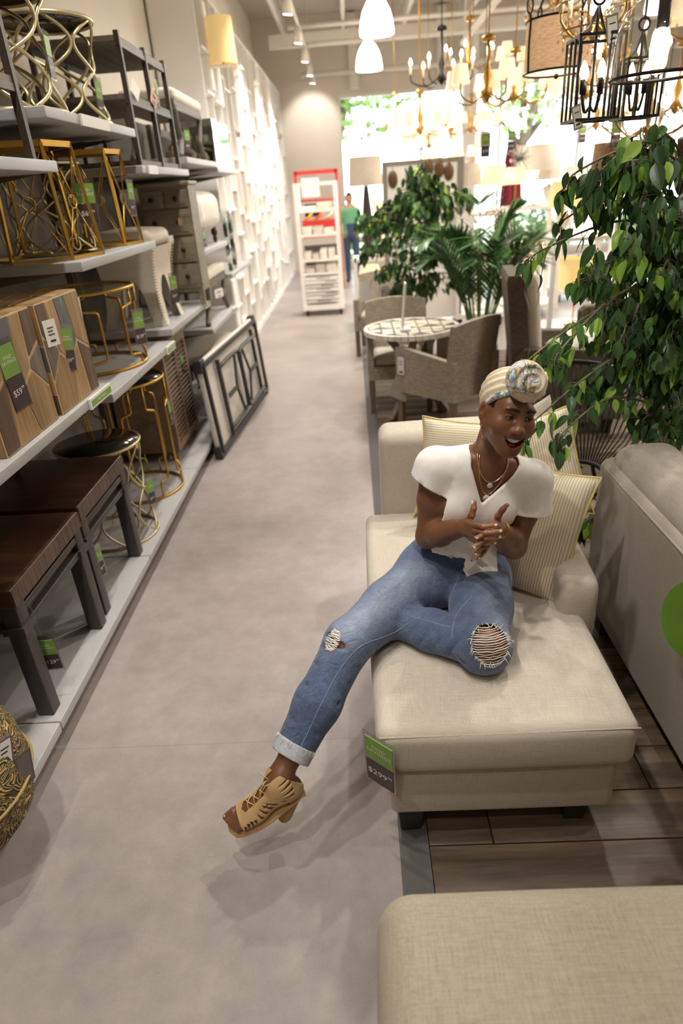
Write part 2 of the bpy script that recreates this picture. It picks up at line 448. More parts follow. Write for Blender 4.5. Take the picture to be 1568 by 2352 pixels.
def plank_mesh(L_):
    k = round(L_, 3)
    if k not in pl_me:
        pl_me[k] = MB().rbox((L_ - 0.004, PW - 0.004, 0.012), 0.0025, (0, 0, 0.006), 1, 1).mesh('plank', weld=True)
    return pl_me[k]
rows = int((PY1 - PY0) / PW); random.seed(3)
for r_ in range(rows):
    off = (0.42, 1.02, 0.2, 0.75)[r_ % 4]; x = PX0
    first = True
    while x < PX1 - 0.02:
        L_ = min(off if first else PL, PX1 - x); first = False
        link('plank', plank_mesh(L_), M_PLANK, pf, (x + L_ / 2, PY0 + (r_ + 0.5) * PW, 0.006)); x += L_
tr = MB(); tr.prism([(0.045, 0), (0.135, 0), (0.135, 0.019), (0.11, 0.019)] + [(0.11 - 0.0085 * k - (0.004 if j else 0), 0.0175 - 0.002 * k - (0.0015 if j else 0)) for k in range(7) for j in (0, 1)] + [(0.045, 0.003)], PY0, PY1, Matrix(((1, 0, 0), (0, 0, 1), (0, 1, 0))))
struct(tr.build('trim_3', M_TRIM))

# ------------------------------------------------------------------ white display wall of staggered boxes down the aisle
WD = thing('wall_left_display', 'x', 'x'); del WD['label']; del WD['category']; struct(WD)
DX, DB, DH, DY0, DY1 = -1.455, -1.93, 3.78, 7.95, 16.98
mb = MB().box(DB, DB + 0.02, DY0, DY1, 0, DH).box(DB, DX, DY0, DY1, DH, DH + 0.03).box(DB, DX, DY0, DY1, 0, 0.06)
mb.build('carcass', M_WHITE, WD)
random.seed(11)
bays = [DY0]
while bays[-1] < DY1 - 0.5: bays.append(bays[-1] + random.choice((0.34, 0.42, 0.5)))
bays[-1] = DY1 - 0.02
dv = MB().box(DB + 0.02, DX, -0.014, 0.014, 0.06, DH).mesh('divider')
for y in bays: link('divider', dv, M_WHITE, WD, (0, y, 0))
SHELF_SPOTS = []
for i in range(len(bays) - 1):
    z = random.uniform(0.35, 0.75)
    while z < DH - 0.3:
        w = bays[i + 1] - bays[i]
        box_part('shelf_board', M_WHITE, WD, DB + 0.02, DX + random.choice((0.0, 0.0, 0.03)), bays[i] + 0.014, bays[i + 1] - 0.014, z, z + 0.024)
        SHELF_SPOTS.append(((bays[i] + bays[i + 1]) / 2, z + 0.024, w)); z += random.uniform(0.38, 0.85)
    # pale front box closing part of the bay
    zz = random.uniform(0.1, 2.9); hh = random.uniform(0.3, 0.8)
    box_part('front_panel', M_WHITE, WD, DX - 0.02, DX + 0.012, bays[i] + 0.02, bays[i] + 0.02 + (bays[i + 1] - bays[i]) * random.choice((0.35, 0.5, 0.6)), zz, min(zz + hh, DH))

# ------------------------------------------------------------------ grey shelving bays along the left
FX, BX = -1.195, -1.78
def text_plate(parent, w, h, mats, lines, depth=0.002, name='card'):
    pass
M_GREEN = simple('tag_green', '7fa54a', 0.45, var=0.03)
M_PLUM = simple('tag_plum', '4a3a3e', 0.45, var=0.03)
M_PAPER = simple('white_card', 'f1ece4', 0.6, var=0.02)
M_INK = simple('white_print', 'f6f2ea', 0.6, var=0)
M_DARKINK = simple('dark_print', '2c2726', 0.6, var=0)
M_SLEEVE = glass_mat('clear_sleeve', (0.86, 0.85, 0.86), 0.10, 0.08)
def shelf_bay(y0, y1, shelves, label, back_h, strips=()):
    u = thing('shelf_unit', label, 'shelving', (0, 0, 0))
    box_part('base_deck', M_GREYSHELF, u, BX, FX, y0 + 0.003, y1 - 0.003, 0.085, 0.127, 0.004)
    box_part('plinth', M_DKMETAL, u, BX, FX - 0.06, y0 + 0.003, y1 - 0.003, 0.0, 0.085)
    box_part('back_panel', M_BACKP, u, BX - 0.03, BX, y0 + 0.003, y1 - 0.003, 0.127, back_h)
    for y in (y0 + 0.02, y1 - 0.02): box_part('upright', M_DKMETAL, u, BX, BX + 0.04, y - 0.015, y + 0.015, 0.127, back_h)
    for z in shelves:
        s = box_part('shelf', M_GREYSHELF, u, BX, FX, y0 + 0.004, y1 - 0.004, z - 0.042, z, 0.004)
        for y in (y0 + 0.012, y1 - 0.012): MB().add([(BX, y - .003, z - .045), (FX + -.08, y - .003, z - .045), (BX, y - .003, z - .11), (BX, y + .003, z - .045), (FX - .08, y + .003, z - .045), (BX, y + .003, z - .11)], [(0, 2, 1), (3, 4, 5), (0, 1, 4, 3), (1, 2, 5, 4), (2, 0, 3, 5)]).build('bracket', M_DKMETAL, s)
    for (z, ya, yb, green) in strips:
        st = box_part('price_strip', M_PAPER, u, FX + 0.001, FX + 0.012, ya, yb, z - 0.045, z + 0.002)
        if green:
            g = box_part('green_label', M_GREEN, st, FX + 0.012, FX + 0.0135, ya + 0.012, yb - 0.012, z - 0.037, z - 0.008)
            v, f = text_mesh(green, 0.026 if len(green) < 10 else 0.016)
            MB().add([(FX + 0.0142, (ya + yb) / 2 + x, z - 0.0225 + y) for x, y, _ in v], f).build('lettering', M_INK, st)
    return u
shelf_bay(0.55, 1.77, [0.93], 'grey shelving bay beside the embroidered tan pouf', 2.3, [(0.93, 1.60, 1.76, 'NEW')])
shelf_bay(1.77, 2.985, [1.09, 2.02], 'grey shelving bay holding dark wood end tables and patchwork wood cubes', 2.45, [(1.09, 2.70, 2.97, 'FIND SAVINGS')])
shelf_bay(2.985, 4.2, [1.03, 1.63, 2.215], 'grey shelving bay holding gold wire side tables on four levels', 2.45, [(1.03, 3.98, 4.18, 'SAVINGS'), (2.215, 3.35, 3.72, None)])
shelf_bay(4.2, 5.42, [1.10, 2.035], 'grey shelving bay holding the drawer chest and a louvered cabinet', 2.45, [(1.10, 5.22, 5.41, 'FIND'), (2.035, 4.3, 4.5, None)])
shelf_bay(5.42, 6.64, [0.86, 1.46, 2.12], 'grey shelving bay holding cream cushioned benches', 2.45, [(0.86, 6.4, 6.6, 'NEW')])
shelf_bay(6.64, 7.86, [1.155, 2.08], 'grey shelving bay holding mirrored tables next to the white display wall', 2.45)
# ================================================================== sofas and pillows
M_LINEN = fabric('beige_linen', 'ccc2b2', 'b4a897', 1.7, bump=.25)
M_GREYLINEN = fabric('greige_upholstery', 'b0a698', '999083', 1.8, bump=.25)
M_NEARLINEN = fabric('heather_linen', 'bfb3a0', 'a3967f', 1.3, bump=.25)
M_LEG = simple('black_sofa_leg', '26211d', 0.4)

ch = thing('chaise_lounge', 'beige linen chaise lounge with one arm, the woman sits on it', 'sofa', (0, 0, 0))
sb = MB().rbox((0.665, 1.44, 0.198), 0.024, (0.355, 2.035, 0.229), 3, 3, (0.004, 0.004, 0))
sb.build('base', M_LINEN, ch, weld=True)
cu = MB().rbox((0.725, 1.345, 0.165), 0.038, (0.3545, 1.955, 0.418), 4, 8, (0.008, 0.008, 0.016))
cuo = cu.build('seat_cushion', M_LINEN, ch, weld=True)
pts = [(0.002, 1.298, 0.484), (0.707, 1.298, 0.484)]
MB().tube([(-0.003, 1.289, 0.484), (0.712, 1.289, 0.484)], 0.003, 5).build('piping', M_LINEN, cuo)
bk = MB().rbox((0.86, 0.22, 0.60), 0.05, (0.50, 2.73, 0.57), 4, 6, (0, 0.02, 0.01))
bk.build('backrest', M_LINEN, ch, weld=True)
am = MB()
# sloping arm : extruded side profile
prof = [(1.80, 0.30), (1.785, 0.655), (1.81, 0.685), (2.0, 0.70), (2.64, 0.76), (2.66, 0.30)]
G = MB()
def soft_extrude(poly, x0, x1, r=0.025, k=4):
    """polygon in (y,z), extruded along x with rounded rims"""
    P = np.array(poly, float); cen = P.mean(0); rows = []
    for i in range(k + 1):
        t = i / k * PI / 2; rows.append((x0 + r * (1 - math.sin(t)), r * (1 - math.cos(t))))
    rows = rows[::-1]; rows = [(x0 + r - r * math.cos(PI / 2 * (1 - i / k)) if False else x, s_) for x, s_ in rows]
    seq = [(x0 + r * (1 - math.cos(PI / 2 * i / k)), r * (1 - math.sin(PI / 2 * i / k))) for i in range(k + 1)]
    seq = seq + [(x1 - (x - x0), s_) for x, s_ in seq[::-1]]
    n = len(P); vs = []; fs = []
    for x, s_ in seq:
        for j in range(n):
            a, b, c_ = P[j - 1], P[j], P[(j + 1) % n]
            d1 = (a - b) / np.linalg.norm(a - b); d2 = (c_ - b) / np.linalg.norm(c_ - b)
            d = d1 + d2; d = d / max(np.linalg.norm(d), 1e-6)
            if (cen - b) @ d < 0: d = -d
            p = b + d * s_; vs.append((x, p[0], p[1]))
    m = len(seq)
    for i in range(m - 1):
        for j in range(n): fs.append((i * n + j, i * n + (j + 1) % n, (i + 1) * n + (j + 1) % n, (i + 1) * n + j))
    fs += [tuple(range(n))[::-1], tuple((m - 1) * n + j for j in range(n))]
    return vs, fs
prof = [(1.795, 0.30), (1.782, 0.45), (1.778, 0.555), (1.782, 0.598), (1.80, 0.622), (1.83, 0.634), (2.0, 0.652), (2.3, 0.69), (2.64, 0.73), (2.66, 0.6), (2.66, 0.30)]
G.add(*soft_extrude(prof, 0.632, 0.765, 0.035), True)
ar = G.build('arm', M_LINEN, ch)
for x, y in ((0.085, 1.38), (0.60, 1.40), (0.085, 2.66), (0.62, 2.66)):
    MB().add([(x - .03, y - .03, 0.013 if x > .14 else 0.02), (x + .03, y - .03, 0.013 if x > .14 else 0.02), (x + .03, y + .03, 0.013), (x - .03, y + .03, 0.013), (x - .04, y - .04, .132), (x + .04, y - .04, .132), (x + .04, y + .04, .132), (x - .04, y + .04, .132)],
             [(3, 2, 1, 0), (4, 5, 6, 7), (0, 1, 5, 4), (1, 2, 6, 5), (2, 3, 7, 6), (3, 0, 4, 7)]).build('leg', M_LEG, ch)

# price tag ---------------------------------------------------------
def price_tag(parent, loc, rot, price, w=0.085, h=0.2, head='FIND|SAVINGS', string=0.0, top_blank=0.02):
    """hanging clear sleeve with a green card above a dark price card; local x right, z up, -y front; hangs below loc"""
    M = Euler(rot).to_matrix()
    t = MB().obox((0, 0, -h / 2), (w, 0.0012, h))
    o = t.build('price_tag', M_SLEEVE, parent); o.location = loc; o.rotation_euler = rot
    cw = w - 0.012; ch_ = (h - top_blank - 0.012) / 2
    g0 = -top_blank
    MB().box(-cw / 2, cw / 2, -0.0018, 0.0018, g0 - ch_, g0).build('green_card', M_GREEN, o)
    d0 = g0 - ch_ - 0.004
    MB().box(-cw / 2, cw / 2, -0.0018, 0.0018, d0 - ch_, d0).build('price_card', M_PLUM, o)
    lt = MB()
    ls = head.split('|')
    for i, s_ in enumerate(ls):
        v, f = text_mesh(s_, cw * 0.20, space=1.15)
        lt.add([(x, -0.0024, g0 - ch_ / 2 + y + (0.5 * (len(ls) - 1) - i) * cw * 0.19 + cw * .05) for x, y, _ in v], f)
    lt.build('lettering', M_INK, o); lt = MB()
    a, c_ = price.split('.') if '.' in price else (price, '')
    v, f = text_mesh(a, cw * 0.36, 'LEFT'); xm = max(q[0] for q in v)
    v2, f2 = text_mesh(c_, cw * 0.18, 'LEFT') if c_ else ([], [])
    tot = xm + (max(q[0] for q in v2) + cw * .02 if v2 else 0)
    lt.add([(x - tot / 2, -0.0024, d0 - ch_ / 2 + y) for x, y, _ in v], f)
    if v2: lt.add([(x - tot / 2 + xm + cw * .02, -0.0024, d0 - ch_ / 2 + cw * .11 + y) for x, y, _ in v2], f2)
    lt.build('price_lettering', M_INK, o)
    if string:
        MB().tube([(0, 0, 0), (0.004, 0, string * 0.6), (0, 0.004, string)], 0.0012, 4).build('string', simple('green_string', '6fb043', 0.6), o)
    return o
def paper_tag(parent, loc, rot, w=0.05, h=0.09, border=None, lines=3, mat=None, string=0.0):
    o = MB().obox((0, 0, -h / 2), (w, 0.0015, h)).build('paper_tag', border or mat or M_PAPER, parent); o.location = loc; o.rotation_euler = rot
    if border: MB().obox((0, 0, -h / 2), (w * 0.78, 0.0026, h * 0.84)).build('face', mat or M_PAPER, o)
    if lines:
        m = MB()
        for k in range(lines): m.box(-w * .25, w * .25 - (k % 2) * w * .1, -0.0022, -0.0014, -h * (.3 + .13 * k) - .002, -h * (.3 + .13 * k) + .002)
        m.box(-w * .22, w * .22, -0.0022, -0.0014, -h * .84, -h * .76)
        m.build('print', M_DARKINK, o)
    if string: MB().tube([(0, 0, 0), (0.003, 0, string)], 0.001, 4).build('string', simple('green_string', '6fb043', 0.6), o)
    return o
price_tag(ch, (-0.004, 1.266, 0.512), (R(6), R(4), R(-38)), '$299.99', 0.105, 0.225)

# sofa seen from behind on the right
sf = thing('sofa', 'greige sofa with its back turned to the chaise, big ficus behind it', 'sofa', (0, 0, 0))
MB().rbox((0.24, 3.4, 0.69), 0.045, (1.075, 0.74, 0.46), 4, 8, (0.0, 0.0, 0.0)).build('backrest', M_GREYLINEN, sf, weld=True)
tp = MB().rbox((0.26, 3.38, 0.20), 0.085, (1.115, 0.74, 0.775), 5, 8, (0.0, 0, 0.008)).build('top_roll', M_GREYLINEN, sf, weld=True)
MB().tube([(0.962, 2.40, 0.775), (0.957, 1.6, 0.782), (0.957, 0.6, 0.782), (0.957, -0.9, 0.782)], 0.005, 6).build('seam_piping', M_GREYLINEN, sf)
MB().rbox((0.75, 3.3, 0.28), 0.03, (1.56, 0.74, 0.27), 3, 4).build('base', M_GREYLINEN, sf, weld=True)
for y in (1.55, 0.74, -0.07):
    MB().rbox((0.62, 0.80, 0.17), 0.05, (1.52, y, 0.49), 3, 4, (0, 0, 0.02)).build('seat_cushion', M_GREYLINEN, sf, weld=True)
for y in (2.32, -0.84):
    MB().rbox((0.86, 0.2, 0.5), 0.05, (1.53, y, 0.38), 3, 4).build('arm', M_GREYLINEN, sf, weld=True)
for x, y in ((1.02, 2.3), (1.02, -0.8), (1.85, 2.3), (1.85, -0.8)): box_part('leg', M_LEG, sf, x - .03, x + .03, y - .03, y + .03, 0.012, 0.14)
# green card hanging on the sofa back
gc = MB(); 
ring = [(0.085 * math.cos(a), 0.135 * math.sin(a)) for a in np.linspace(0, 2 * PI, 28)[:-1]]
gc.prism(ring, -0.0012, 0.0012, Matrix(((1, 0, 0), (0, 0, 1), (0, 1, 0))))
go = gc.build('hang_tag', simple('leaf_green_card', '6f9c33', 0.5), sf); go.location = (0.905, 1.478, 0.69); go.rotation_euler = (0, R(-6), R(-38))

# ottoman right under the camera
ot = thing('ottoman', 'heathered beige ottoman at the platform edge in front of the chaise', 'ottoman', (0, 0, 0))
MB().rbox((0.95, 0.80, 0.30), 0.075, (0.450, 0.43, 0.42), 5, 6, (0.01, 0.008, 0.012)).build('cushion', M_NEARLINEN, ot, weld=True)
MB().rbox((0.90, 0.75, 0.20), 0.02, (0.450, 0.43, 0.18), 2, 2).build('base', M_NEARLINEN, ot, weld=True)
for x, y in ((0.07, 0.12), (0.85, 0.12), (0.07, 0.74), (0.85, 0.74)): box_part('leg', M_LEG, ot, x - .025, x + .025, y - .025, y + .025, 0.019 if x < .14 else .012, 0.09)

# striped pillows
def stripe_mat():
    t = NT('striped_ticking'); co = t.co((1, 1, 1))
    w = t.wave(co, 34.0, 0.25, 'X', 1, 2.0)
    n = t.noise(t.co((60, 60, 60)), 4.0, 2)
    c = t.ramp(w, [(0.45, srgb('e6dbc4')), (0.62, srgb('bba97f')), (0.80, srgb('a0947d')), (0.96, srgb('cdbf9f'))])
    t.base(t.mix(t.math('MULTIPLY', n, 0.25), c, srgb('d8cbae'))); t.bump(n, 0.25, 0.001); t.set(rough=0.9, sheen=0.2, spec=0.2); return t.m
M_STRIPE = stripe_mat()
M_CORD = simple('yellow_cord', 'cdb877', 0.8, var=0.15, vscale=300)
def pillow(name, label, w, h, t, loc, rot, mat, cord=None, group=None, seed=0, cat='pillow'):
    """w along local x, h along local y, thickness z; corners pulled out into ears"""
    rng = random.Random(seed); n = 18; m = MB(); edge = []
    def rim(u, v):
        s_ = 1 - 0.085 * (1 - abs(v) ** 2.5) * abs(u) ** 3; q = 1 - 0.085 * (1 - abs(u) ** 2.5) * abs(v) ** 3
        return u * s_ * w / 2, v * q * h / 2
    ph = [rng.uniform(0, 6) for _ in range(4)]
    for sg in (1, -1):
        Gd = []
        for i in range(n + 1):
            row = []
            for j in range(n + 1):
                u, v = -1 + 2 * i / n, -1 + 2 * j / n; x, y = rim(u, v)
                th = t / 2 * ((1 - u * u) * (1 - v * v)) ** 0.42
                wr = 0.006 * math.sin(7 * u + ph[0] + 3 * v) * (abs(u * v)) + 0.005 * math.sin(5 * v + ph[1]) * (1 - v * v)
                row.append((x, y, sg * (th + wr * (1 if th > 0.01 else 0))))
            Gd.append(row)
        m.sheet(Gd if sg > 0 else Gd[::-1], True)
    o = thing(name, label, cat, (0, 0, 0), 0, group)
    m.build('cover', mat, o, weld=True)
    ring = [rim(-1 + 2 * k / n, -1) for k in range(n)] + [rim(1, -1 + 2 * k / n) for k in range(n)] + [rim(1 - 2 * k / n, 1) for k in range(n)] + [rim(-1, 1 - 2 * k / n) for k in range(n)]
    if cord: MB().tube([(x, y, 0) for x, y in ring], 0.0045, 6, True).build('cord_trim', cord, o)
    o.location = loc; o.rotation_euler = rot
    return o
def basis_rot(xa, za):
    """euler from desired local x axis and local z (pillow face) axis"""
    z = Vector(za).normalized(); x = Vector(xa); x = (x - z * x.dot(z)).normalized(); y = z.cross(x)
    return Matrix(((x.x, y.x, z.x), (x.y, y.y, z.y), (x.z, y.z, z.z))).to_euler()
pillow('striped_pillow', 'ticking striped pillow with yellow cord standing between the woman and the chaise arm', 0.48, 0.48, 0.16, (0.535, 2.06, 0.705), basis_rot((0.90, -0.22, -0.22), (-0.46, -0.74, 0.45)), M_STRIPE, M_CORD, None, 1)
pillow('striped_pillow', 'ticking striped pillow leaning in the far corner behind the front pillow', 0.44, 0.44, 0.14, (0.655, 2.40, 0.765), basis_rot((0.95, 0.1, 0.15), (-0.35, -0.85, 0.30)), M_STRIPE, M_CORD, None, 2)
pillow('striped_pillow', 'ticking striped pillow upright against the backrest behind the womans shoulder', 0.44, 0.48, 0.14, (0.465, 2.50, 0.735), basis_rot((0.12, 0.1, 1.0), (0.0, -0.95, 0.22)), M_STRIPE, M_CORD, None, 3)
pillow('grey_pillow', 'small plain grey pillow tucked behind the striped pillows', 0.34, 0.34, 0.12, (0.70, 2.56, 0.80), basis_rot((0.9, 0.1, 0.35), (-0.25, -0.9, 0.3)), M_GREYLINEN, None, None, 4)
# ================================================================== goods on the left shelving
M_GOLD = simple('gold_metal', 'c39a45', 0.32, 0.9, 0.06)
M_CHAMP = simple('champagne_metal', 'cbbd93', 0.38, 0.85, 0.06)
M_TOPWOOD = wood('dark_table_wood', '22140c', '3d2616', '5a3a20', 'X', 1.0, 0.28, 22)
M_EDGEWOOD = wood('dark_table_endgrain', '38281c', '523c2b', '6b5140', 'Z', 1.0, 0.5, 40)
M_IRON = simple('dark_iron', '4a4542', 0.45, 0.4, 0.06)
M_SMOKE = simple('dark_glass_top', '1a1613', 0.06, 0, 0.05, spec=0.6)
M_GREYWOOD = wood('grey_brown_wood', '4f463c', '6e6355', '8a7f6e', 'Y', 1.0, 0.6, 30)
M_DKWOOD = wood('dark_brown_leg', '2c221b', '43362b', '574839', 'Z', 1.0, 0.5, 30)
M_CREAM = fabric('cream_upholstery', 'ebe3d3', 'd3c8b4')

# --- dark wood end tables with iron frames
def end_table():
    t = thing('end_table', '', 'table'); w, d, h = 0.545, 0.60, 0.57     # x depth, y width
    tp = MB().rbox((w, d, 0.072), 0.006, (0, 0, h - 0.036), 2, 1).build('tabletop', M_TOPWOOD, t, weld=True)
    k = 14
    for i in range(k):
        y = -d / 2 + (i + 0.5) * d / k
        MB().box(w / 2, w / 2 + 0.003, y - d / k / 2 + .001, y + d / k / 2 - .001, h - 0.070, h - 0.004).build('edge_block', M_EDGEWOOD, tp)
    for sx, n_ in ((1, 'x'), (-1, 'x')):
        ap = box_part('apron', M_EDGEWOOD, t, sx * (w / 2 - .045) - .012, sx * (w / 2 - .045) + .012, -d / 2 + .03, d / 2 - .03, h - 0.20, h - 0.06)
    for sy in (1, -1): box_part('apron', M_EDGEWOOD, t, -w / 2 + .03, w / 2 - .03, sy * (d / 2 - .045) - .012, sy * (d / 2 - .045) + .012, h - 0.20, h - 0.06)
    for z in (h - 0.105, h - 0.170):
        for sx in (1, -1): box_part('iron_band', M_IRON, t, sx * (w / 2 - .02) - .014, sx * (w / 2 - .02) + .014, -d / 2 + .02, d / 2 - .02, z - .014, z + .014, 0.003)
        for sy in (1, -1): box_part('iron_band', M_IRON, t, -w / 2 + .02, w / 2 - .02, sy * (d / 2 - .02) - .014, sy * (d / 2 - .02) + .014, z - .014, z + .014, 0.003)
    for sx in (1, -1):
        for sy in (1, -1):
            x, y = sx * (w / 2 - .035), sy * (d / 2 - .035)
            lg = box_part('leg', M_IRON, t, x - .031, x + .031, y - .031, y + .031, 0, h - 0.06, 0.004)
            box_part('bracket', M_IRON, lg, x - .041, x + .041, y - .041, y + .041, h - 0.185, h - 0.155)
    return t
et = end_table(); et.location = (-1.50, 2.10, 0.128); et['label'] = 'dark wood end table with iron legs near the embroidered pouf'
e2 = dup(et, (-1.515, 2.74, 0.128), label='dark wood end table with iron legs beside the gold lattice drum table')
price_tag(e2, (0.255, -0.22, 0.33), (0, 0, R(70)), '$129.99', 0.08, 0.17, string=0.14)
price_tag(et, (0.262, -0.20, 0.30), (R(4), 0, R(6)), '$129.99', 0.08, 0.17, string=0.17)

# --- patchwork wood cubes
WOODS = [wood('patch_wood_honey', '6f5232', '98774e', 'b8966a', 'Z', 1, 0.5, 62), wood('patch_wood_grey', '4d4239', '6c5f53', '887a6c', 'Z', 1, 0.5, 62),
         wood('patch_wood_walnut', '3f2c1e', '5b4330', '775b44', 'Z', 1, 0.5, 62), wood('patch_wood_tan', '85663f', 'a88659', 'c6a77c', 'Z', 1, 0.5, 62)]
M_MAPLE = simple('maple_inlay', 'd8bd92', 0.5, var=0.04)
M_SLATE = simple('slate_inlay', '5f5c60', 0.5, var=0.06, vscale=30)
FACETS = [([(0, 0), (.22, 0), (.28, .55), (0, .42)], 2), ([(.23, 0), (.62, 0), (.50, .38), (.29, .54)], 3), ([(.63, 0), (1, 0), (1, .30), (.74, .52), (.51, .38)], 0),
          ([(0, .44), (.28, .57), (.36, 1), (0, 1)], 0), ([(.29, .56), (.50, .40), (.60, 1), (.37, 1)], 4), ([(.51, .40), (.74, .54), (.80, 1), (.61, 1)], 3),
          ([(1, .32), (1, .70), (.77, .60), (.75, .53)], 1), ([(1, .72), (1, 1), (.81, 1), (.775, .62)], 2)]
def inset(poly, d):
    P = np.array(poly, float); c = P.mean(0); out = []
    for p in P:
        v = c - p; out.append(tuple(p + v / np.linalg.norm(v) * d))
    return out
def patch_cube(S=0.425, flip=False):
    t = thing('patchwork_cube', '', 'side table'); H = 0.435
    box_part('core', M_MAPLE, t, -S / 2, S / 2, -S / 2, S / 2, 0, H)
    allm = WOODS + [M_SLATE]
    for axis in ('front', 'near', 'top'):
        for i, (poly, w) in enumerate(FACETS):
            q = inset(poly, 0.012)
            if flip: q = [(1 - x, y) for x, y in q][::-1]
            if axis == 'near': q = [(y, x) for x, y in q][::-1]
            m = MB()
            if axis == 'front': vs = [(S / 2 + dd, (x - .5) * S, y * H) for dd in (0, .003) for x, y in q]
            elif axis == 'near': vs = [((x - .5) * S, -S / 2 - dd, y * H) for dd in (0, .003) for x, y in q]
            else: vs = [((x - .5) * S, (y - .5) * S, H + dd) for dd in (0, .003) for x, y in q]
            n = len(q)
            m.add(vs, [tuple(range(n))[::-1], tuple(range(n, 2 * n))] + [(k, (k + 1) % n, n + (k + 1) % n, n + k) for k in range(n)])
            m.build('facet', WOODS[3 if i % 2 else 0] if axis == 'top' else allm[w], t)
    return t
c1 = patch_cube(); c1.location = (-1.435, 2.245, 1.092); c1['label'] = 'patchwork wood cube table with a dark price card on its front'
c2 = patch_cube(0.415, True); c2.location = (-1.425, 2.705, 1.092); c2['label'] = 'patchwork wood cube table with slate stripe and two hanging tags'
price_tag(c1, (0.222, -0.055, 0.37), (0, R(-4), R(80)), '$59.99', 0.10, 0.25)
price_tag(c2, (0.222, -0.02, 0.33), (0, R(8), R(62)), '$59.99', 0.07, 0.2, string=0.1)
paper_tag(c2, (0.224, -0.16, 0.37), (0, 0, R(70)), 0.065, 0.1)
paper_tag(c2, (0.19, 0.212, 0.40), (0, R(4), R(50)), 0.05, 0.09)

# --- wire tables : polylines drawn on a cylinder (angle, height)
def wrap(poly, rf, closed=False):
    out = []
    n = len(poly)
    for i in range(n if closed else n - 1):
        a, b = poly[i], poly[(i + 1) % n]; st = max(1, int(abs(b[0] - a[0]) / 0.12))
        for k in range(st):
            t = k / st; th = a[0] + (b[0] - a[0]) * t; z = a[1] + (b[1] - a[1]) * t; r_ = rf(z); out.append((r_ * math.cos(th), r_ * math.sin(th), z))
    if not closed: r_ = rf(poly[-1][1]); out.append((r_ * math.cos(poly[-1][0]), r_ * math.sin(poly[-1][0]), poly[-1][1]))
    return out
def ring(m, r_, z, rad, n=40): m.tube([(r_ * math.cos(2 * PI * k / n), r_ * math.sin(2 * PI * k / n), z) for k in range(n)], rad, 6, True)
def rounded(poly, q=0.25):
    out = [poly[0]]
    for i in range(1, len(poly) - 1):
        a, b, c_ = [np.array(poly[j]) for j in (i - 1, i, i + 1)]
        out += [tuple(b + (a - b) * q), tuple(b + (a - b) * q * .3 + (c_ - b) * q * .3 * .6), tuple(b + (c_ - b) * q)]
    return out + [poly[-1]]
def key_table(r_, H, n, mat, label, rw=0.009):
    """gold drum of stepped key shapes"""
    t = thing('gold_drum_table', label, 'side table')
    for z in (0.008, H - 0.008):
        m = MB(); ring(m, r_, z, rw); m.build('hoop', mat, t)
    MB().lathe([(r_ - .012, H - 0.010), (r_ - .012, H - 0.004), (0.001, H - 0.004)], 40).build('glass_top', M_SMOKE if H > .5 else glass_top, t)
    dth = 2 * PI / n; rf = lambda z: r_
    for k in range(n):
        c_ = k * dth; a, b = dth * 0.14, dth * 0.34
        for sg in (1, -1):
            poly = [(c_ + sg * a, 0.01), (c_ + sg * a, H * .14), (c_ + sg * b, H * .17), (c_ + sg * b, H * .76), (c_ + sg * a, H * .79), (c_ + sg * a, H - .01)]
            MB().tube(wrap(rounded(poly, 0.12), rf), rw * .8, 6).build('wire', mat, t)
    return t
glass_top = glass_mat('table_glass', (0.93, 0.97, 0.96), 0.10)
k1 = key_table(0.26, 0.75, 5, M_GOLD, 'tall gold drum table of stepped wire keys in front of the louvered cabinet'); k1.location = (-1.49, 3.90, 0.128); k1.rotation_euler.z = 0.3
price_tag(k1, (0.262, 0.09, 0.55), (0, 0, R(70)), '$79.99', 0.055, 0.17, string=0.12)
k2 = key_table(0.285, 0.42, 4, M_GOLD, 'low gold drum table with glass top beside the patchwork cube'); k2.location = (-1.50, 3.62, 1.032); k2.rotation_euler.z = 0.1
price_tag(k2, (0.288, 0.0, 0.29), (0, R(3), R(55)), '$139.99', 0.085, 0.2, string=0.1)
def lattice_table(r_, H, n, mat, label, turns=1.0, rw=0.0065, waist=0.0, dark=True, loops=False):
    t = thing('lattice_drum_table', label, 'side table'); rf = lambda z: r_ * (1 - waist * math.sin(PI * z / H))
    for z in (0.006, H - 0.01):
        m = MB(); ring(m, r_, z, rw * 1.25); m.build('hoop', mat, t)
    MB().lathe([(r_ - .006, H - 0.008), (r_ - .006, H), (0.001, H)], 40).build('tabletop', M_SMOKE if dark else M_CHAMP, t)
    for k in range(n):
        for sg in (1, -1):
            c_ = 2 * PI * k / n
            poly = [(c_ + sg * (PI / n) * 0.96 * math.sin(turns * PI * i / 24) , 0.008 + (H - 0.018) * i / 24) for i in range(25)]
            MB().tube(wrap(poly, rf), rw, 6).build('wire', mat, t)
        if loops:
            c_ = 2 * PI * (k + .5) / n
            lp = [(c_ + 0.11 * math.cos(a), 0.045 + 0.028 * math.sin(a)) for a in np.linspace(0, 2 * PI, 14)[:-1]]
            MB().tube(wrap(lp, rf, True), rw * .8, 6, True).build('loop', mat, t)
    return t
l1 = lattice_table(0.225, 0.565, 6, M_CHAMP, 'gold lattice drum table with dark glass top by the dark end tables', 2.0, waist=0.12); l1.location = (-1.455, 3.27, 0.128)
price_tag(l1, (0.21, 0.09, 0.30), (0, R(4), R(62)), '$39.99', 0.06, 0.17, string=0.14)
l2 = lattice_table(0.235, 0.45, 5, M_CHAMP, 'champagne lattice stool on the highest shelf next to the dark wood etagere', 2.0, 0.008, 0.14); l2.location = (-1.46, 3.86, 2.217)
price_tag(l2, (0.225, -0.03, 0.2), (0, R(5), R(70)), '$69.99', 0.055, 0.18)
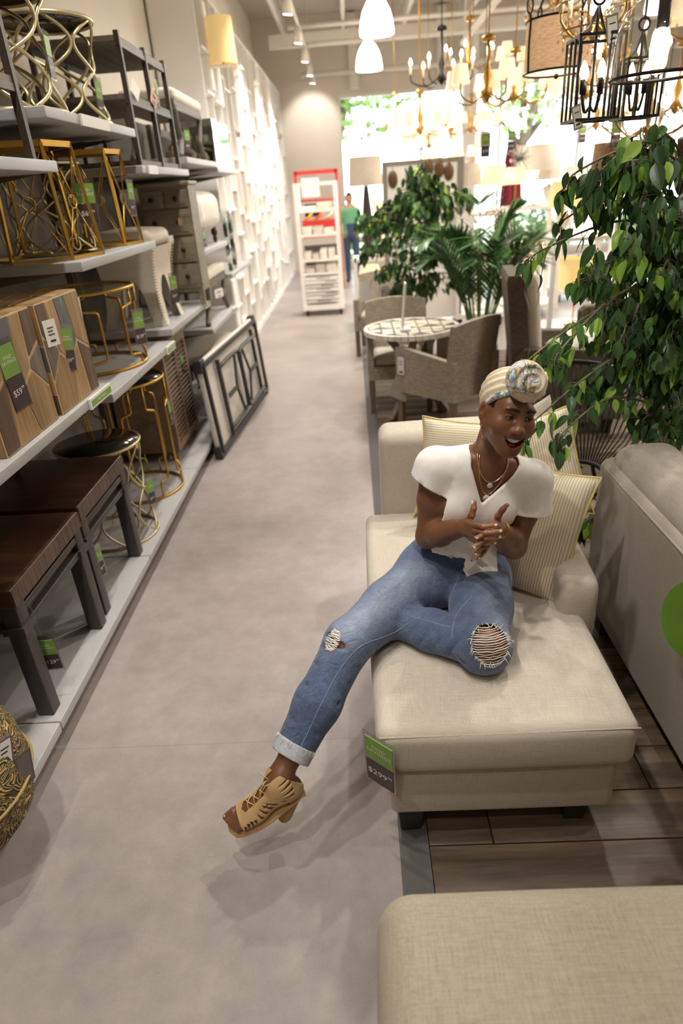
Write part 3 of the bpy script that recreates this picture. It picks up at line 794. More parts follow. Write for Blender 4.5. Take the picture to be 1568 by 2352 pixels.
l3 = lattice_table(0.235, 0.45, 5, M_CHAMP, 'champagne lattice stool on the highest shelf above the gold cage tables', 2.0, 0.008, 0.14); l3.location = (-1.47, 3.30, 2.217); l3.rotation_euler.z = 0.5
price_tag(l3, (0.2, -0.1, 0.3), (0, R(5), R(60)), '$69.99', 0.06, 0.18)
l4 = lattice_table(0.2, 0.42, 5, M_CHAMP, 'champagne loop-footed lattice table behind the gold cage tables', 2.0, 0.006, 0.1, loops=True); l4.location = (-1.56, 3.62, 1.632)
# cage tables
def cage_table(rb, rt, H, label):
    t = thing('cage_table', label, 'side table'); n = 6; P = lambda k, r_, z: (r_ * math.cos(2 * PI * k / n + .3), r_ * math.sin(2 * PI * k / n + .3), z)
    for r_, z, hh in ((rt, H - 0.012, 0.024), (rb, 0.008, 0.014)):
        m = MB()
        for k in range(n): m.bar(P(k, r_, z), P(k + 1, r_, z), 0.012, hh)
        m.build('hoop', M_GOLD, t, weld=False)
    MB().prism([P(k, rt - .008, 0)[:2] for k in range(n)], H - 0.004, H).build('tabletop', M_SMOKE, t)
    for k in range(n):
        MB().bar(P(k, rb, 0.0), P(k, rt, H - .01), 0.014, 0.014, (math.cos(2 * PI * k / n + .3), math.sin(2 * PI * k / n + .3), 0)).build('leg', M_GOLD, t)
        a0, a1, b0, b1 = [np.array(q) for q in (P(k, rb, .012), P(k + 1, rb, .012), P(k, rt, H - .02), P(k + 1, rt, H - .02))]
        mid = (a0 + a1 + b0 + b1) / 4; rr = 0.028
        u = (a1 - a0) / np.linalg.norm(a1 - a0); nrm = np.cross(u, b0 - a0); v = np.cross(nrm, u); v /= np.linalg.norm(v)
        MB().tube([mid + rr * (u * math.cos(q) + v * math.sin(q)) for q in np.linspace(0, 2 * PI, 15)[:-1]], 0.0035, 5, True).build('brace_ring', M_GOLD, t)
        for e in (a0, a1, b0, b1):
            d = e - mid; L_ = np.linalg.norm(d); MB().tube([mid + d / L_ * rr, e], 0.0035, 5).build('brace', M_GOLD, t)
    return t
g1 = cage_table(0.255, 0.21, 0.48, 'gold cage side table with crossed wires and a plum price card'); g1.location = (-1.46, 3.27, 1.632)
g2 = cage_table(0.20, 0.165, 0.48, 'gold cage side table with crossed wires at the far end of its shelf'); g2.location = (-1.42, 4.0, 1.632)
price_tag(g1, (0.21, 0.10, 0.33), (0, R(3), R(35)), '$69.99', 0.10, 0.2)
price_tag(g2, (0.19, 0.02, 0.33), (0, R(5), R(72)), '$49.99', 0.06, 0.19)

# --- etageres
def etagere(label, y0, y1, z0, tiers, H, posts, x0=-1.72, x1=-1.225, extra=()):
    t = thing('etagere', label, 'shelf', (0, 0, z0))
    for y in posts:
        for x in (x0, x1): box_part('post', M_DKWOOD, t, x - .014, x + .014, y - .014, y + .014, 0, H)
    for z in tiers:
        box_part('shelf_board', M_GREYWOOD, t, x0 - .01, x1 + .006, y0 + .01, y1 - .01, z - .024, z)
        for x in (x0, x1): box_part('rail', M_DKWOOD, t, x - .01, x + .01, y0, y1, z - .05, z - .024)
    return t
ea = etagere('dark framed etagere on the shelf above the patchwork cubes', 2.02, 2.84, 2.021, [0.27, 0.75], 0.9, (2.04, 2.82))
ec = etagere('grey-brown wood etagere with white and pink paper tags', 4.26, 5.26, 2.036, [0.03, 0.36, 0.63], 0.65, (4.28, 4.78, 5.24))
paper_tag(ec, (-1.20, 4.42, 0.42), (0, R(40), R(80)), 0.085, 0.085, lines=0)
paper_tag(ec, (-1.20, 4.80, 0.42), (0, R(30), R(80)), 0.085, 0.085, lines=2, mat=simple('pink_card', 'd8aea0', 0.7))
price_tag(ec, (-1.205, 4.9, 0.5), (0, R(5), R(82)), '$99.99', 0.05, 0.16, string=0.1)

# --- upholstered benches with curved legs
def curved_bench(label, w, d, h, cush=0.08, name='upholstered_bench'):
    """w along y, d along x"""
    t = thing(name, label, 'bench')
    MB().rbox((d, w, cush), 0.03, (0, 0, h - cush / 2), 3, 3, (0, 0, 0.015)).build('cushion', M_CREAM, t, weld=True)
    box_part('apron', M_GREYWOOD, t, -d / 2 + .01, d / 2 - .01, -w / 2 + .01, w / 2 - .01, h - cush - .06, h - cush)
    for sx in (1, -1):
        for sy in (1, -1):
            pts = smooth_path([(sx * (d / 2 - .025), sy * (w / 2 - .03), h - cush - .03), (sx * (d / 2 - .03), sy * (w / 2 - .09), h * .45), (sx * (d / 2 - .03), sy * (w / 2 - .13), h * .28), (sx * (d / 2 - .025), sy * (w / 2 - .02), 0.012)], 6)
            m = MB()
            for a, b in zip(pts[:-1], pts[1:]): m.bar(a, b + (b - a) * .15, 0.04, 0.045, (1, 0, 0))
            m.tube(pts, 0.021, 8)
            m2 = MB().tube(pts, 0.023, 8, flat=0.8); m2.build('leg', M_GREYWOOD, t)
    MB().tube([(0, -w / 2 + .15, h * .36), (0, w / 2 - .15, h * .36)], 0.011, 8).build('stretcher', M_GREYWOOD, t)
    return t
b1 = curved_bench('cream topped bench with curved wood legs above the drawer chest', 0.98, 0.42, 0.46); b1.location = (-1.46, 6.05, 2.121)
price_tag(b1, (0.2, -0.2, 0.22), (0, R(4), R(60)), '$99.99', 0.07, 0.17)
b2 = curved_bench('cream cushioned bench under the furry stool', 1.02, 0.42, 0.42); b2.location = (-1.44, 6.02, 0.861)
paper_tag(b2, (0.215, 0.0, 0.24), (0, 0, R(70)), 0.14, 0.075, lines=2)
b3 = curved_bench('curved leg bench on the base deck behind the folding table', 1.0, 0.44, 0.5); b3.location = (-1.46, 6.0, 0.128)
# rattan spheres on the bench shelf
for i, (x, y, r_) in enumerate(((-1.52, 6.35, 0.055), (-1.40, 6.48, 0.05), (-1.36, 5.75, 0.05))):
    m = MB(); rng = random.Random(i)
    for k in range(7):
        A = Euler((rng.uniform(0, 3), rng.uniform(0, 3), rng.uniform(0, 3))).to_matrix()
        m.tube([A @ Vector((r_ * math.cos(a), r_ * math.sin(a), 0)) for a in np.linspace(0, 2 * PI, 20)[:-1]], 0.006, 5, True)
    o = m.build('rattan_ball', simple('rattan', '8d7a5c', 0.8), None, (x, y, 2.121 + r_ + .006)); tag(o, 'woven rattan ball under the curved leg bench', 'decoration', 'rattan balls under the bench'); stuff(o); del o['kind']
# furry stool on turned legs
fs = thing('furry_stool', 'white shaggy stool with dark turned legs on the upper bench shelf', 'stool', (-1.44, 6.10, 1.462))
def fur_mat():
    t = NT('white_shag'); n = t.noise(t.co((30, 30, 6)), 1.0, 4, 0.7); t.base(t.ramp(n, [(0.3, srgb('cfc4b0')), (0.6, srgb('efe8da'))])); t.bump(n, 1.0, 0.02); t.set(rough=0.95, sheen=0.4); return t.m
MB().rbox((0.44, 0.95, 0.30), 0.09, (0, 0, 0.27), 4, 6, (0.02, 0.02, 0.02)).build('seat', fur_mat(), fs, weld=True)
for sx in (1, -1):
    for sy in (1, -1): MB().lathe([(0.012, 0), (0.022, .03), (0.016, .05), (.03, .075), (.03, .10), (.02, .115), (.026, .14)], 12, (sx * .16, sy * .38, 0)).build('leg', simple('turned_dark_leg', '3a2119', 0.35), fs)
price_tag(fs, (0.225, -0.4, 0.16), (0, 0, R(80)), '$89.99', 0.07, 0.15)
# stone/marble slab tables row at the back, mirrored tables
M_MIRROR = simple('mirror', 'dfeaea', 0.04, 1.0, 0)
mt = thing('mirrored_table', 'mirrored cube table at the end of the top shelf by the white wall', 'side table', (-1.42, 7.18, 2.081))
for a in ((-.2, .2, -.4, .4, 0.375, 0.395),): box_part('tabletop', M_MIRROR, mt, *a)
box_part('front_panel', M_MIRROR, mt, .185, .20, -.4, .4, 0, .375); box_part('side_panel', M_MIRROR, mt, -.2, .185, -.4, -.385, 0, .375); box_part('side_panel', M_MIRROR, mt, -.2, .185, .385, .4, 0, .375)
m2 = thing('glass_table', 'clear glass table with mirrored posts on the lower end shelf', 'side table', (-1.40, 6.95, 1.156))
for sx in (1, -1):
    for sy in (1, -1): box_part('post', M_MIRROR, m2, sx * .17 - .02, sx * .17 + .02, sy * .14 - .02, sy * .14 + .02, 0, .55)
box_part('tabletop', glass_top, m2, -.2, .2, -.17, .17, .55, .565); box_part('shelf', glass_top, m2, -.17, .17, -.14, .14, .2, .21)
# --- vanity stool with nailheads
vs = thing('nailhead_stool', 'cream skirted stool with nailhead trim beside the drawer chest', 'stool', (-1.46, 4.56, 1.102))
MB().rbox((0.40, 0.50, 0.10), 0.045, (0, 0, 0.53), 4, 5, (0, 0, 0.02)).build('cushion', M_CREAM, vs, weld=True)
def skirt(sgn):
    out = []
    for i in range(13):
        t_ = i / 12; z = 0.49 * (1 - t_); fl = 0.0 + 0.05 * (2 * t_ - 1) ** 2 - 0.03
        out.append((z, fl))
    return out
pr = skirt(1)
# near and far skirts (face -y / +y), flaring panel with arch
def arch_panel(along, half, off, sgn):
    m = MB(); n = 16; Gd = []
    for i in range(n + 1):
        u = -1 + 2 * i / n; arch = 0.0 if abs(u) > 0.62 else 0.30 * math.sqrt(max(0, 1 - (u / 0.62) ** 2))
        row = []
        for j in range(9):
            t_ = j / 8; z = arch + (0.48 - arch) * t_; fl = 0.035 * (2 * z / 0.48 - 1) ** 2
            p = (u * (half + fl), sgn * (off + fl)); row.append((p[0], p[1], z) if along == 'x' else (p[1], p[0], z))
        Gd.append(row)
    m.sheet(Gd); m.sheet([[(a[0] * .96, a[1] * .96, a[2]) for a in r_] for r_ in Gd]); return m
for along, half, off in (('x', .17, .215), ('y', .215, .17)):
    for sgn in (1, -1):
        p = arch_panel(along, half, off, sgn).build('skirt_panel', M_CREAM, vs)
nh = MB()
for k in range(26):
    z = 0.01 + 0.47 * k / 25; fl = 0.035 * (2 * z / 0.48 - 1) ** 2
    nh.ball((0.178 + fl, -(0.217 + fl), z), 0.0055, 6, 4); nh.ball((0.178 + fl, 0.217 + fl, z), 0.0055, 6, 4)
stuff(nh.build('nailheads', M_CHAMP, vs))
price_tag(vs, (0.225, 0.03, 0.30), (0, R(3), R(60)), '$79.99', 0.075, 0.2, string=0.16)
paper_tag(vs, (0.19, 0.262, 0.52), (0, 0, R(40)), 0.055, 0.05, lines=0)
# --- chest of drawers facing along the aisle
M_CHEST = wood('grey_olive_chest', '6c6351', '887e68', 'a1967d', 'X', 1.0, 0.55, 26)
cd = thing('drawer_chest', 'grey-brown wooden chest of drawers with round dark knobs', 'chest', (-1.325, 5.26, 1.102))
box_part('carcass', M_CHEST, cd, -.20, .165, -.12, .13, 0.10, 0.83)
box_part('top', M_CHEST, cd, -.215, .18, -.14, .14, 0.83, 0.855, 0.006)
M_KNOB = simple('dark_knob', '332b27', 0.35, 0.5)
def drawer(x0, x1, z0, z1, kn):
    d_ = box_part('drawer', M_CHEST, cd, x0, x1, -.136, -.12, z0, z1, 0.005)
    box_part('panel', M_CHEST, d_, x0 + .02, x1 - .02, -.141, -.135, z0 + .02, z1 - .02, 0.003)
    for x in kn: MB().lathe([(0.006, 0), (0.006, .012), (0.017, .018), (0.019, .026), (0.012, .034), (0.001, .036)], 12, (x, -.141, (z0 + z1) / 2), Matrix.Rotation(R(90), 3, 'X')).build('knob', M_KNOB, d_)
drawer(-.185, -.025, 0.69, 0.80, (-.105,)); drawer(-.015, .15, 0.69, 0.80, (.07,))
for i in range(3): drawer(-.185, .15, 0.13 + .187 * i, 0.30 + .187 * i, (-.105, .07))
for sx in (-.18, .145):
    for sy in (-.10, .11): box_part('foot', M_CHEST, cd, sx - .02, sx + .02, sy - .02, sy + .02, 0, .10)
paper_tag(cd, (.085, -.18, .62), (0, 0, 0), 0.03, 0.05, lines=0, mat=simple('kraft_tag', 'b98f5e', 0.8))
# --- louvered cabinet
M_LOUV = wood('weathered_tan', '6b5746', '877059', '9d8669', 'Y', 1.0, 0.6, 30)
lc = thing('louvered_cabinet', 'weathered tan cabinet with louvered door under the nailhead stool', 'cabinet', (-1.55, 4.68, 0.128))
box_part('carcass', M_LOUV, lc, -.2, .19, -.33, .33, .07, .82)
box_part('top', M_LOUV, lc, -.21, .225, -.345, .345, .82, .845, .004)
fr = MB().box(.19, .21, -.33, -.28, .07, .82).box(.19, .21, .28, .33, .07, .82).box(.19, .21, -.28, .28, .07, .12).box(.19, .21, -.28, .28, .77, .82).box(.19, .21, -.02, .02, .12, .77)
dr = fr.build('door_frame', M_LOUV, lc)
sl = MB().obox((0, 0, 0), (0.006, 0.25, 0.034), Matrix.Rotation(R(35), 3, 'Y')).mesh('slat')
for sy in (-.15, .15):
    for k in range(20): link('slat', sl, M_LOUV, dr, (.198, sy, .145 + k * .0318))
for sx in (-.17, .16):
    for sy in (-.3, .3): MB().lathe([(.018, 0), (.028, .03), (.022, .07)], 10, (sx, sy, 0)).build('bun_foot', M_LOUV, lc)
price_tag(lc, (.235, .06, .70), (0, 0, R(75)), '$149.99', 0.05, 0.15, string=.08)
# --- folding table leaning on the shelving
M_PLAST = simple('offwhite_plastic', 'd6cfc3', 0.6, var=0.04, vscale=10)
M_FOLD = simple('charcoal_steel', '3c3a39', 0.45, 0.3)
ft = thing('folding_table', 'off-white folding table on its side, grey steel legs folded, leaning on the shelving', 'table', (0, 0, 0))
Lf, Hf = 1.80, 0.74
box_part('tabletop', M_PLAST, ft, 0, Lf, -0.02, 0.02, 0, Hf, 0.012)
rim = [(0.03, 0.03), (Lf - .03, .03), (Lf - .03, Hf - .03), (.03, Hf - .03)]
for i in range(4):
    a, b = rim[i], rim[(i + 1) % 4]; MB().bar((a[0], -.03, a[1]), (b[0], -.03, b[1]), 0.03, 0.03, (0, 1, 0)).build('rim_rail', M_FOLD, ft)
for x in (0.03, Lf - .03):
    for z in (0.03, Hf - .03): box_part('corner_cap', M_FOLD, ft, x - .05, x + .05, -.034, .028, z - .05, z + .05, .01)
for x0, sg in ((0.32, 1), (Lf - .32, -1)):
    u = [(x0, -.055, .12), (x0 + sg * .52, -.055, .12), (x0 + sg * .60, -.055, .2), (x0 + sg * .60, -.055, Hf - .2), (x0 + sg * .52, -.055, Hf - .12), (x0, -.055, Hf - .12)]
    u = [(p[0], p[1] - (.022 if sg < 0 else 0), p[2]) for p in u]
    lg = MB().tube(smooth_path(u, 4), 0.016, 8).build('leg_frame', M_FOLD, ft)
    MB().bar((x0, -.05, .06), (x0, -.05, Hf - .06), 0.03, 0.03).build('pivot_bar', M_FOLD, lg)
    MB().bar((x0 + sg * .05, -.07, Hf / 2), (x0 + sg * .36, -.07, Hf / 2), 0.006, 0.04, (0, 0, 1)).build('lock_brace', M_FOLD, lg)
    for s2 in (1, -1): MB().bar((x0 + sg * .33, -.065, Hf / 2), (x0 + sg * .45, -.06, Hf / 2 + s2 * .24), 0.006, 0.022, (0, 1, 0)).build('brace_strut', M_FOLD, lg)
_n, _fr = Vector((-1.135, 4.66, 0.024)), Vector((-0.985, 6.42, 0.024)); _dx = (_fr - _n).normalized()
_up = Vector((-0.055, 0.0, 0.76)).normalized(); _ny = _up.cross(_dx).normalized(); _up = _dx.cross(_ny)
ft.matrix_world = Matrix(((_dx.x, _ny.x, _up.x, _n.x), (_dx.y, _ny.y, _up.y, _n.y), (_dx.z, _ny.z, _up.z, _n.z), (0, 0, 0, 1)))
# --- embroidered pouf
def pouf_mat():
    t = NT('embroidered_tan'); co = t.co((1, 1, 1))
    v = t.noise(co, 9.0, 1, 0.4, 3.0); w = t.n('ShaderNodeMath'); w.operation = 'SINE'; t.l(t.math('MULTIPLY', v, 70.0), w.inputs[0])
    c = t.ramp(w.outputs[0], [(0.12, srgb('4c3f24')), (0.3, srgb('a98d52')), (0.8, srgb('bfa56a'))]); t.base(c); t.bump(w.outputs[0], 0.7, 0.006); t.set(rough=0.85); return t.m
pf2 = thing('embroidered_pouf', 'tan embroidered round pouf with tags on the base deck', 'pouf', (-1.335, 1.30, 0.128))
MB().lathe([(0.12, 0), (.2, .02), (.255, .09), (.275, .2), (.262, .32), (.2, .41), (.1, .445), (0.001, .45)], 32).build('cover', pouf_mat(), pf2)
MB().tube([(.277 * math.cos(a), .277 * math.sin(a), .2) for a in np.linspace(0, 2 * PI, 40)[:-1]], .005, 6, True).build('welt', simple('tan_welt', 'a98f58', .8), pf2)
price_tag(pf2, (.235, -.15, .27), (0, R(10), R(35)), '$99.99', 0.09, 0.2, head='FIND|SAVINGS')
paper_tag(pf2, (.262, .02, .38), (0, R(14), R(70)), 0.055, 0.10, simple('red_blue_label', '7c5a78', .6), 2)
paper_tag(pf2, (.276, .05, .29), (0, R(10), R(72)), 0.06, 0.11, simple('grey_label', '5f5856', .6), 0, mat=simple('grey_label_face', '6d6663', .6))
# ================================================================== patio set, lounge chairs, racks and lamps further back
def wicker_mat(name, c1, c2, c3, s=1.0):
    t = NT(name)
    def weave(co):
        b = t.n('ShaderNodeTexBrick'); b.offset = 0.5; b.inputs['Scale'].default_value = 1.0; b.inputs['Mortar Size'].default_value = 0.0026 / s; b.inputs['Mortar Smooth'].default_value = 1.0
        b.inputs['Brick Width'].default_value = 0.030 / s; b.inputs['Row Height'].default_value = 0.0135 / s
        for k, c in (('Color1', c1), ('Color2', c2), ('Mortar', c3)): b.inputs[k].default_value = (*srgb(c), 1)
        t.l(co, b.inputs['Vector']); return b
    g = t.n('ShaderNodeNewGeometry'); ob = t.co(); sp = t.n('ShaderNodeSeparateXYZ'); t.l(ob, sp.inputs[0])
    nv = t.n('ShaderNodeVectorTransform'); nv.vector_type = 'NORMAL'; nv.convert_from = 'WORLD'; nv.convert_to = 'OBJECT'; t.l(g.outputs['Normal'], nv.inputs[0])
    sn = t.n('ShaderNodeSeparateXYZ'); t.l(nv.outputs[0], sn.inputs[0])
    def cmb(a, b): c = t.n('ShaderNodeCombineXYZ'); t.l(sp.outputs[a], c.inputs[0]); t.l(sp.outputs[b], c.inputs[1]); return c.outputs[0]
    bx_, by_, bz_ = weave(cmb(1, 2)), weave(cmb(0, 2)), weave(cmb(0, 1))
    ax = t.math('GREATER_THAN', t.math('ABSOLUTE', sn.outputs[0]), 0.7); az = t.math('GREATER_THAN', t.math('ABSOLUTE', sn.outputs[2]), 0.7)
    c = t.mix(az, t.mix(ax, by_.outputs[0], bx_.outputs[0]), bz_.outputs[0]); h = t.mix(az, t.mix(ax, by_.outputs[1], bx_.outputs[1]), bz_.outputs[1])
    t.base(c); inv = t.math('SUBTRACT', 1.0, h); t.bump(inv, 0.8, 0.004); t.set(rough=0.6); MATS[name] = t.m; return t.m
M_WICK = wicker_mat('grey_tan_wicker', 'cabda8', 'b0a28d', '73675a')
M_DWICK = wicker_mat('dark_brown_wicker', '786b5e', '675b50', '3d352f')
M_TEAK = wood('grey_teak_leg', '6d5a4c', '84705f', '9a8674', 'Z', 1, .6, 30)
M_CUSH = fabric('offwhite_cushion', 'e8e2d4', 'd2cab9')
def side_prism(poly, x0, x1):
    return MB().prism(poly, x0, x1, Matrix(((0, 0, 1), (1, 0, 0), (0, 1, 0))))       # poly in (y, z), extruded along x
def wicker_chair(label):
    t = thing('wicker_armchair', label, 'chair'); w, d = 0.56, 0.60
    for sx in (1, -1): side_prism([(-d / 2, .30), (d / 2, .30), (d / 2, .655), (d / 2 - .03, .665), (-d / 2 + .02, .60), (-d / 2, .60)], sx * w / 2 - (.05 if sx > 0 else 0), sx * w / 2 + (0 if sx > 0 else .05)).build('arm_panel', M_WICK, t)
    G = []
    for i in range(13):
        u = -1 + 2 * i / 12; row = []
        for j in range(7):
            z = .30 + (.90 - .03 * (1 - u * u) * -1 - .03 - .30) * j / 6; row.append((u * w / 2, -d / 2 + .045 * u * u - .13 * max(0, (z - .5)) ** 1.0 + .0, z))
        G.append(row)
    m = MB().sheet(G[::-1]); m.sheet([[(x * .995, y + .045, z) for x, y, z in r_] for r_ in G]); top = [r_[-1] for r_ in G]
    m.sheet([[p for p in top], [(x * .995, y + .045, z) for x, y, z in top]])
    for r_ in (G[0], G[-1]): m.sheet([r_, [(x * .995, y + .045, z) for x, y, z in r_]])
    m.build('backrest', M_WICK, t)
    box_part('front_panel', M_WICK, t, -w / 2 + .05, w / 2 - .05, d / 2 - .04, d / 2, .30, .41)
    box_part('seat_base', M_WICK, t, -w / 2 + .05, w / 2 - .05, -d / 2 + .04, d / 2 - .04, .36, .40)
    MB().rbox((w - .11, d - .10, .07), .025, (0, 0.0, .437), 3, 3, (0, 0, .008)).build('seat_cushion', M_CUSH, t, weld=True)
    for sx in (1, -1):
        for sy in (1, -1): box_part('leg', M_TEAK, t, sx * (w / 2 - .03) - .024, sx * (w / 2 - .03) + .024, sy * (d / 2 - .03) - .024, sy * (d / 2 - .03) + .024, 0.0, .30)
    return t
PZ = 0.018
wb = wicker_chair('grey wicker armchair with its back to the chaise, white tag on the arm'); wb.location = (.705, 5.13, PZ); wb.rotation_euler.z = R(43)
paper_tag(wb, (-.282, .24, .60), (0, 0, R(-90)), .09, .17, simple('grey_tag_border', '8d8a86', .6), 2)
wa = wicker_chair('grey wicker armchair tucked behind the mosaic table with blue-edged tag'); wa.location = (.36, 5.80, PZ); wa.rotation_euler.z = R(180)
paper_tag(wa, (.284, .22, .52), (0, 0, R(90)), .10, .18, simple('slate_tag_border', '53606e', .6), 3)
wc = dup(wa, (.29, 8.0, 0.0), R(172), 'grey wicker armchair beneath the mid-floor ficus, far behind the mosaic table')
for ch_ in list(wc.children):
    if ch_.name.startswith('paper_tag'):
        for g_ in list(ch_.children): bpy.data.objects.remove(g_)
        bpy.data.objects.remove(ch_)
paper_tag(wc, (.14, .31, .86), (0, 0, R(180)), .13, .22, lines=0); paper_tag(wc, (-.08, .31, .80), (0, 0, R(180)), .13, .14, lines=2)
# --- mosaic table
mt_ = thing('mosaic_table', 'round bistro table with cream and charcoal mosaic tile top', 'table', (.455, 5.5, PZ))
RT = .40; M_TILE = [simple('cream_tile', 'ece4cf', .35, var=.06), simple('stone_tile', 'c9bda4', .4, var=.08), simple('charcoal_tile', '4f4b4a', .4, var=.1), simple('white_tile', 'f2eee4', .35, var=.04)]
core = MB().lathe([(.02, .705), (RT - .008, .705), (RT - .008, .742), (.02, .742)], 48).build('tabletop', simple('grout', '8d8579', .8), mt_)
for k in range(44):
    a0, a1 = 2 * PI * k / 44 + .008, 2 * PI * (k + 1) / 44 - .008; P = lambda r_, a, z: (r_ * math.cos(a), r_ * math.sin(a), z)
    MB().add([P(RT - .01, a0, .706), P(RT, a0, .706), P(RT, a1, .706), P(RT - .01, a1, .706), P(RT - .035, a0, .744), P(RT, a0, .744), P(RT, a1, .744), P(RT - .035, a1, .744)], [(3, 2, 1, 0), (4, 5, 6, 7), (0, 1, 5, 4), (1, 2, 6, 5), (2, 3, 7, 6), (3, 0, 4, 7)]).build('tile', M_TILE[3 if k % 3 else 0], core)
random.seed(8); cells = 7; s_ = 2 * (RT - .04) / cells
for i in range(cells):
    for j in range(cells):
        x0, y0 = -(RT - .04) + i * s_, -(RT - .04) + j * s_
        if math.hypot(x0 + s_ / 2, y0 + s_ / 2) > RT - .055: continue
        c = (x0 + s_ / 2, y0 + s_ / 2); q = .44 * s_; kd = (i + j) % 2
        cor = [(c[0] - q, c[1] - q), (c[0] + q, c[1] - q), (c[0] + q, c[1] + q), (c[0] - q, c[1] + q)]
        tris = [[cor[0], cor[1], cor[2]], [cor[0], cor[2], cor[3]]] if kd else [[cor[0], cor[1], cor[3]], [cor[1], cor[2], cor[3]]]
        for n_, tr3 in enumerate(tris):
            mm = MB().prism(inset(tr3, .003), .741, .7445); mm.build('tile', M_TILE[2 if (n_ == 0 and (i * 3 + j) % 3 == 0) else (1 if (i + 2 * j + n_) % 4 == 0 else 0)], core)
for k in range(3):
    a = R(30 + 120 * k); v = np.array((math.cos(a), math.sin(a), 0)); v2 = np.array((math.cos(a + R(20)), math.sin(a + R(20)), 0))
    MB().bar(v * .27 + np.array((0, 0, .70)), -v2 * .30 + np.array((0, 0, 0.005)), .05, .05).build('leg', M_TEAK, mt_)
MB().lathe([(.07, .30), (.085, .33), (.085, .37), (.07, .40)], 16).build('hub', simple('black_hub', '1e1c1b', .5), mt_)
sgn = thing('sign_holder', 'white acrylic sign stand on the mosaic table', 'sign', (.385, 5.36, PZ + .7455))
MB().obox((0, 0, .19), (.012, .13, .36), Matrix.Rotation(R(5), 3, 'Y')).build('card', M_PAPER, sgn); MB().rbox((.085, .15, .02), .006, (0.01, 0, .01), 2, 1).build('base', M_PAPER, sgn, weld=True)
v, f_ = text_mesh('7', .10); MB().add([(-.0095 + y * -.0, x, .27 + y) for x, y, _ in v], f_).build('lettering', M_DARKINK, sgn)
paper = thing('hanging_card', 'large grey card hanging by green string under the mosaic table', 'tag', (.33, 5.12, .34))
MB().obox((0, 0, 0), (.17, .002, .17), Matrix.Rotation(R(28), 3, 'Y')).build('card', simple('grey_card', 'b9b4a6', .7), paper); MB().tube([(0, 0, .08), (0, .03, .37)], .002, 4).build('string', simple('green_string', '6fb043', .6), paper)

# --- dark wicker lounge chairs
def club_chair(label):
    """faces +x locally, width along y"""
    t = thing('wicker_lounge_chair', label, 'chair'); w, d = .78, .82
    for sy in (1, -1):
        p = [(-d / 2 + .02, .12), (d / 2, .12), (d / 2, .60), (d / 2 - .05, .645), (-d / 2 + .08, .665), (-d / 2 + .02, .6)]
        MB().prism(p, sy * w / 2 - (.09 if sy > 0 else 0), sy * w / 2 + (0 if sy > 0 else .09), Matrix(((1, 0, 0), (0, 0, 1), (0, 1, 0)))).build('arm', M_DWICK, t)
    MB().prism([(-d / 2 + .07, .12), (-d / 2 + .17, .12), (-d / 2 + .07, 1.14), (-d / 2 + .03, 1.18), (-d / 2 - .05, 1.18), (-d / 2 - .06, 1.14)], -w / 2 + .06, w / 2 - .06, Matrix(((1, 0, 0), (0, 0, 1), (0, 1, 0)))).build('backrest', M_DWICK, t)
    box_part('base', M_DWICK, t, -d / 2 + .1, d / 2 - .01, -w / 2 + .09, w / 2 - .09, .12, .36)
    MB().rbox((d - .22, w - .2, .12), .04, (.06, 0, .42), 3, 3, (0, 0, .015)).build('seat_cushion', M_CUSH, t, weld=True)
    MB().rbox((.10, w - .2, .72), .04, (-d / 2 + .155, 0, .82), 3, 3, (.015, 0, 0), Matrix.Rotation(R(-6), 3, 'Y')).build('back_cushion', M_CUSH, t, weld=True)
    for sx in (1, -1):
        for sy in (1, -1): box_part('foot', M_BLACK, t, sx * (d / 2 - .08) - .03, sx * (d / 2 - .08) + .03, sy * (w / 2 - .06) - .03, sy * (w / 2 - .06) + .03, 0, .12)
    return t
cl1 = club_chair('dark wicker high-back lounge chair with black glide plate on its side'); cl1.location = (1.60, 5.10, PZ); cl1.rotation_euler.z = R(-8)
box_part('glide_plate', M_BLACK, cl1, .03, .12, -.398, -.388, .26, .40, .01)
MB().tube(smooth_path([(-.36, -.30, 1.19), (-.30, -.34, 1.20), (-.24, -.34, 1.05), (-.27, -.33, .92), (-.32, -.33, 1.0), (-.36, -.31, 1.15)], 5), .012, 6, flat=.4).build('cushion_strap', M_CUSH, cl1)
cl2 = dup(cl1, (2.62, 6.15, PZ), R(188), 'dark wicker high-back lounge chair facing the other one from beyond')
for ch_ in list(cl2.children):
    if ch_.name.startswith(('glide_plate', 'cushion_strap')): bpy.data.objects.remove(ch_)
pillow('floral_pillow', 'small floral pillow lying on the seat of the nearer lounge chair', .36, .36, .13, (1.72, 5.12, .63), basis_rot((1, .2, .1), (-.3, -.25, .9)), simple('floral_pastel', 'dfe3cf', .8, var=.35, vscale=9), None, None, 6)
# --- cord chair
ac = thing('cord_chair', 'black round cord chair with radiating strings behind the chaise', 'chair', (1.12, 3.10, PZ))
M_CORDB = simple('black_cord', '1c1a1a', .5)
hub = np.array((-.01, -.08, .45)); ringp = []
for k in range(60):
    a = 2 * PI * k / 60; x, y = .40 * math.cos(a), .40 * math.sin(a); ringp.append(np.array((x, y * .82 + .05, .66 + .24 * (y / .40) + .05 * (x / .4) ** 2)))
MB().tube(ringp, .0125, 8, True).build('rim', M_CORDB, ac)
hr = [hub + np.array((.10 * math.cos(2 * PI * k / 60), .085 * math.sin(2 * PI * k / 60), .02 * math.sin(2 * PI * k / 60))) for k in range(60)]
MB().tube(hr, .012, 8, True).build('seat_ring', M_CORDB, ac)
for k in range(60):
    a, b = ringp[k], hr[k]; mid = (a + b) / 2 - np.array((0, 0, .07)); MB().tube([a, (a * .6 + mid * .4) - np.array((0, 0, .012)), mid, b], .0042, 4).build('cord', M_CORDB, ac)
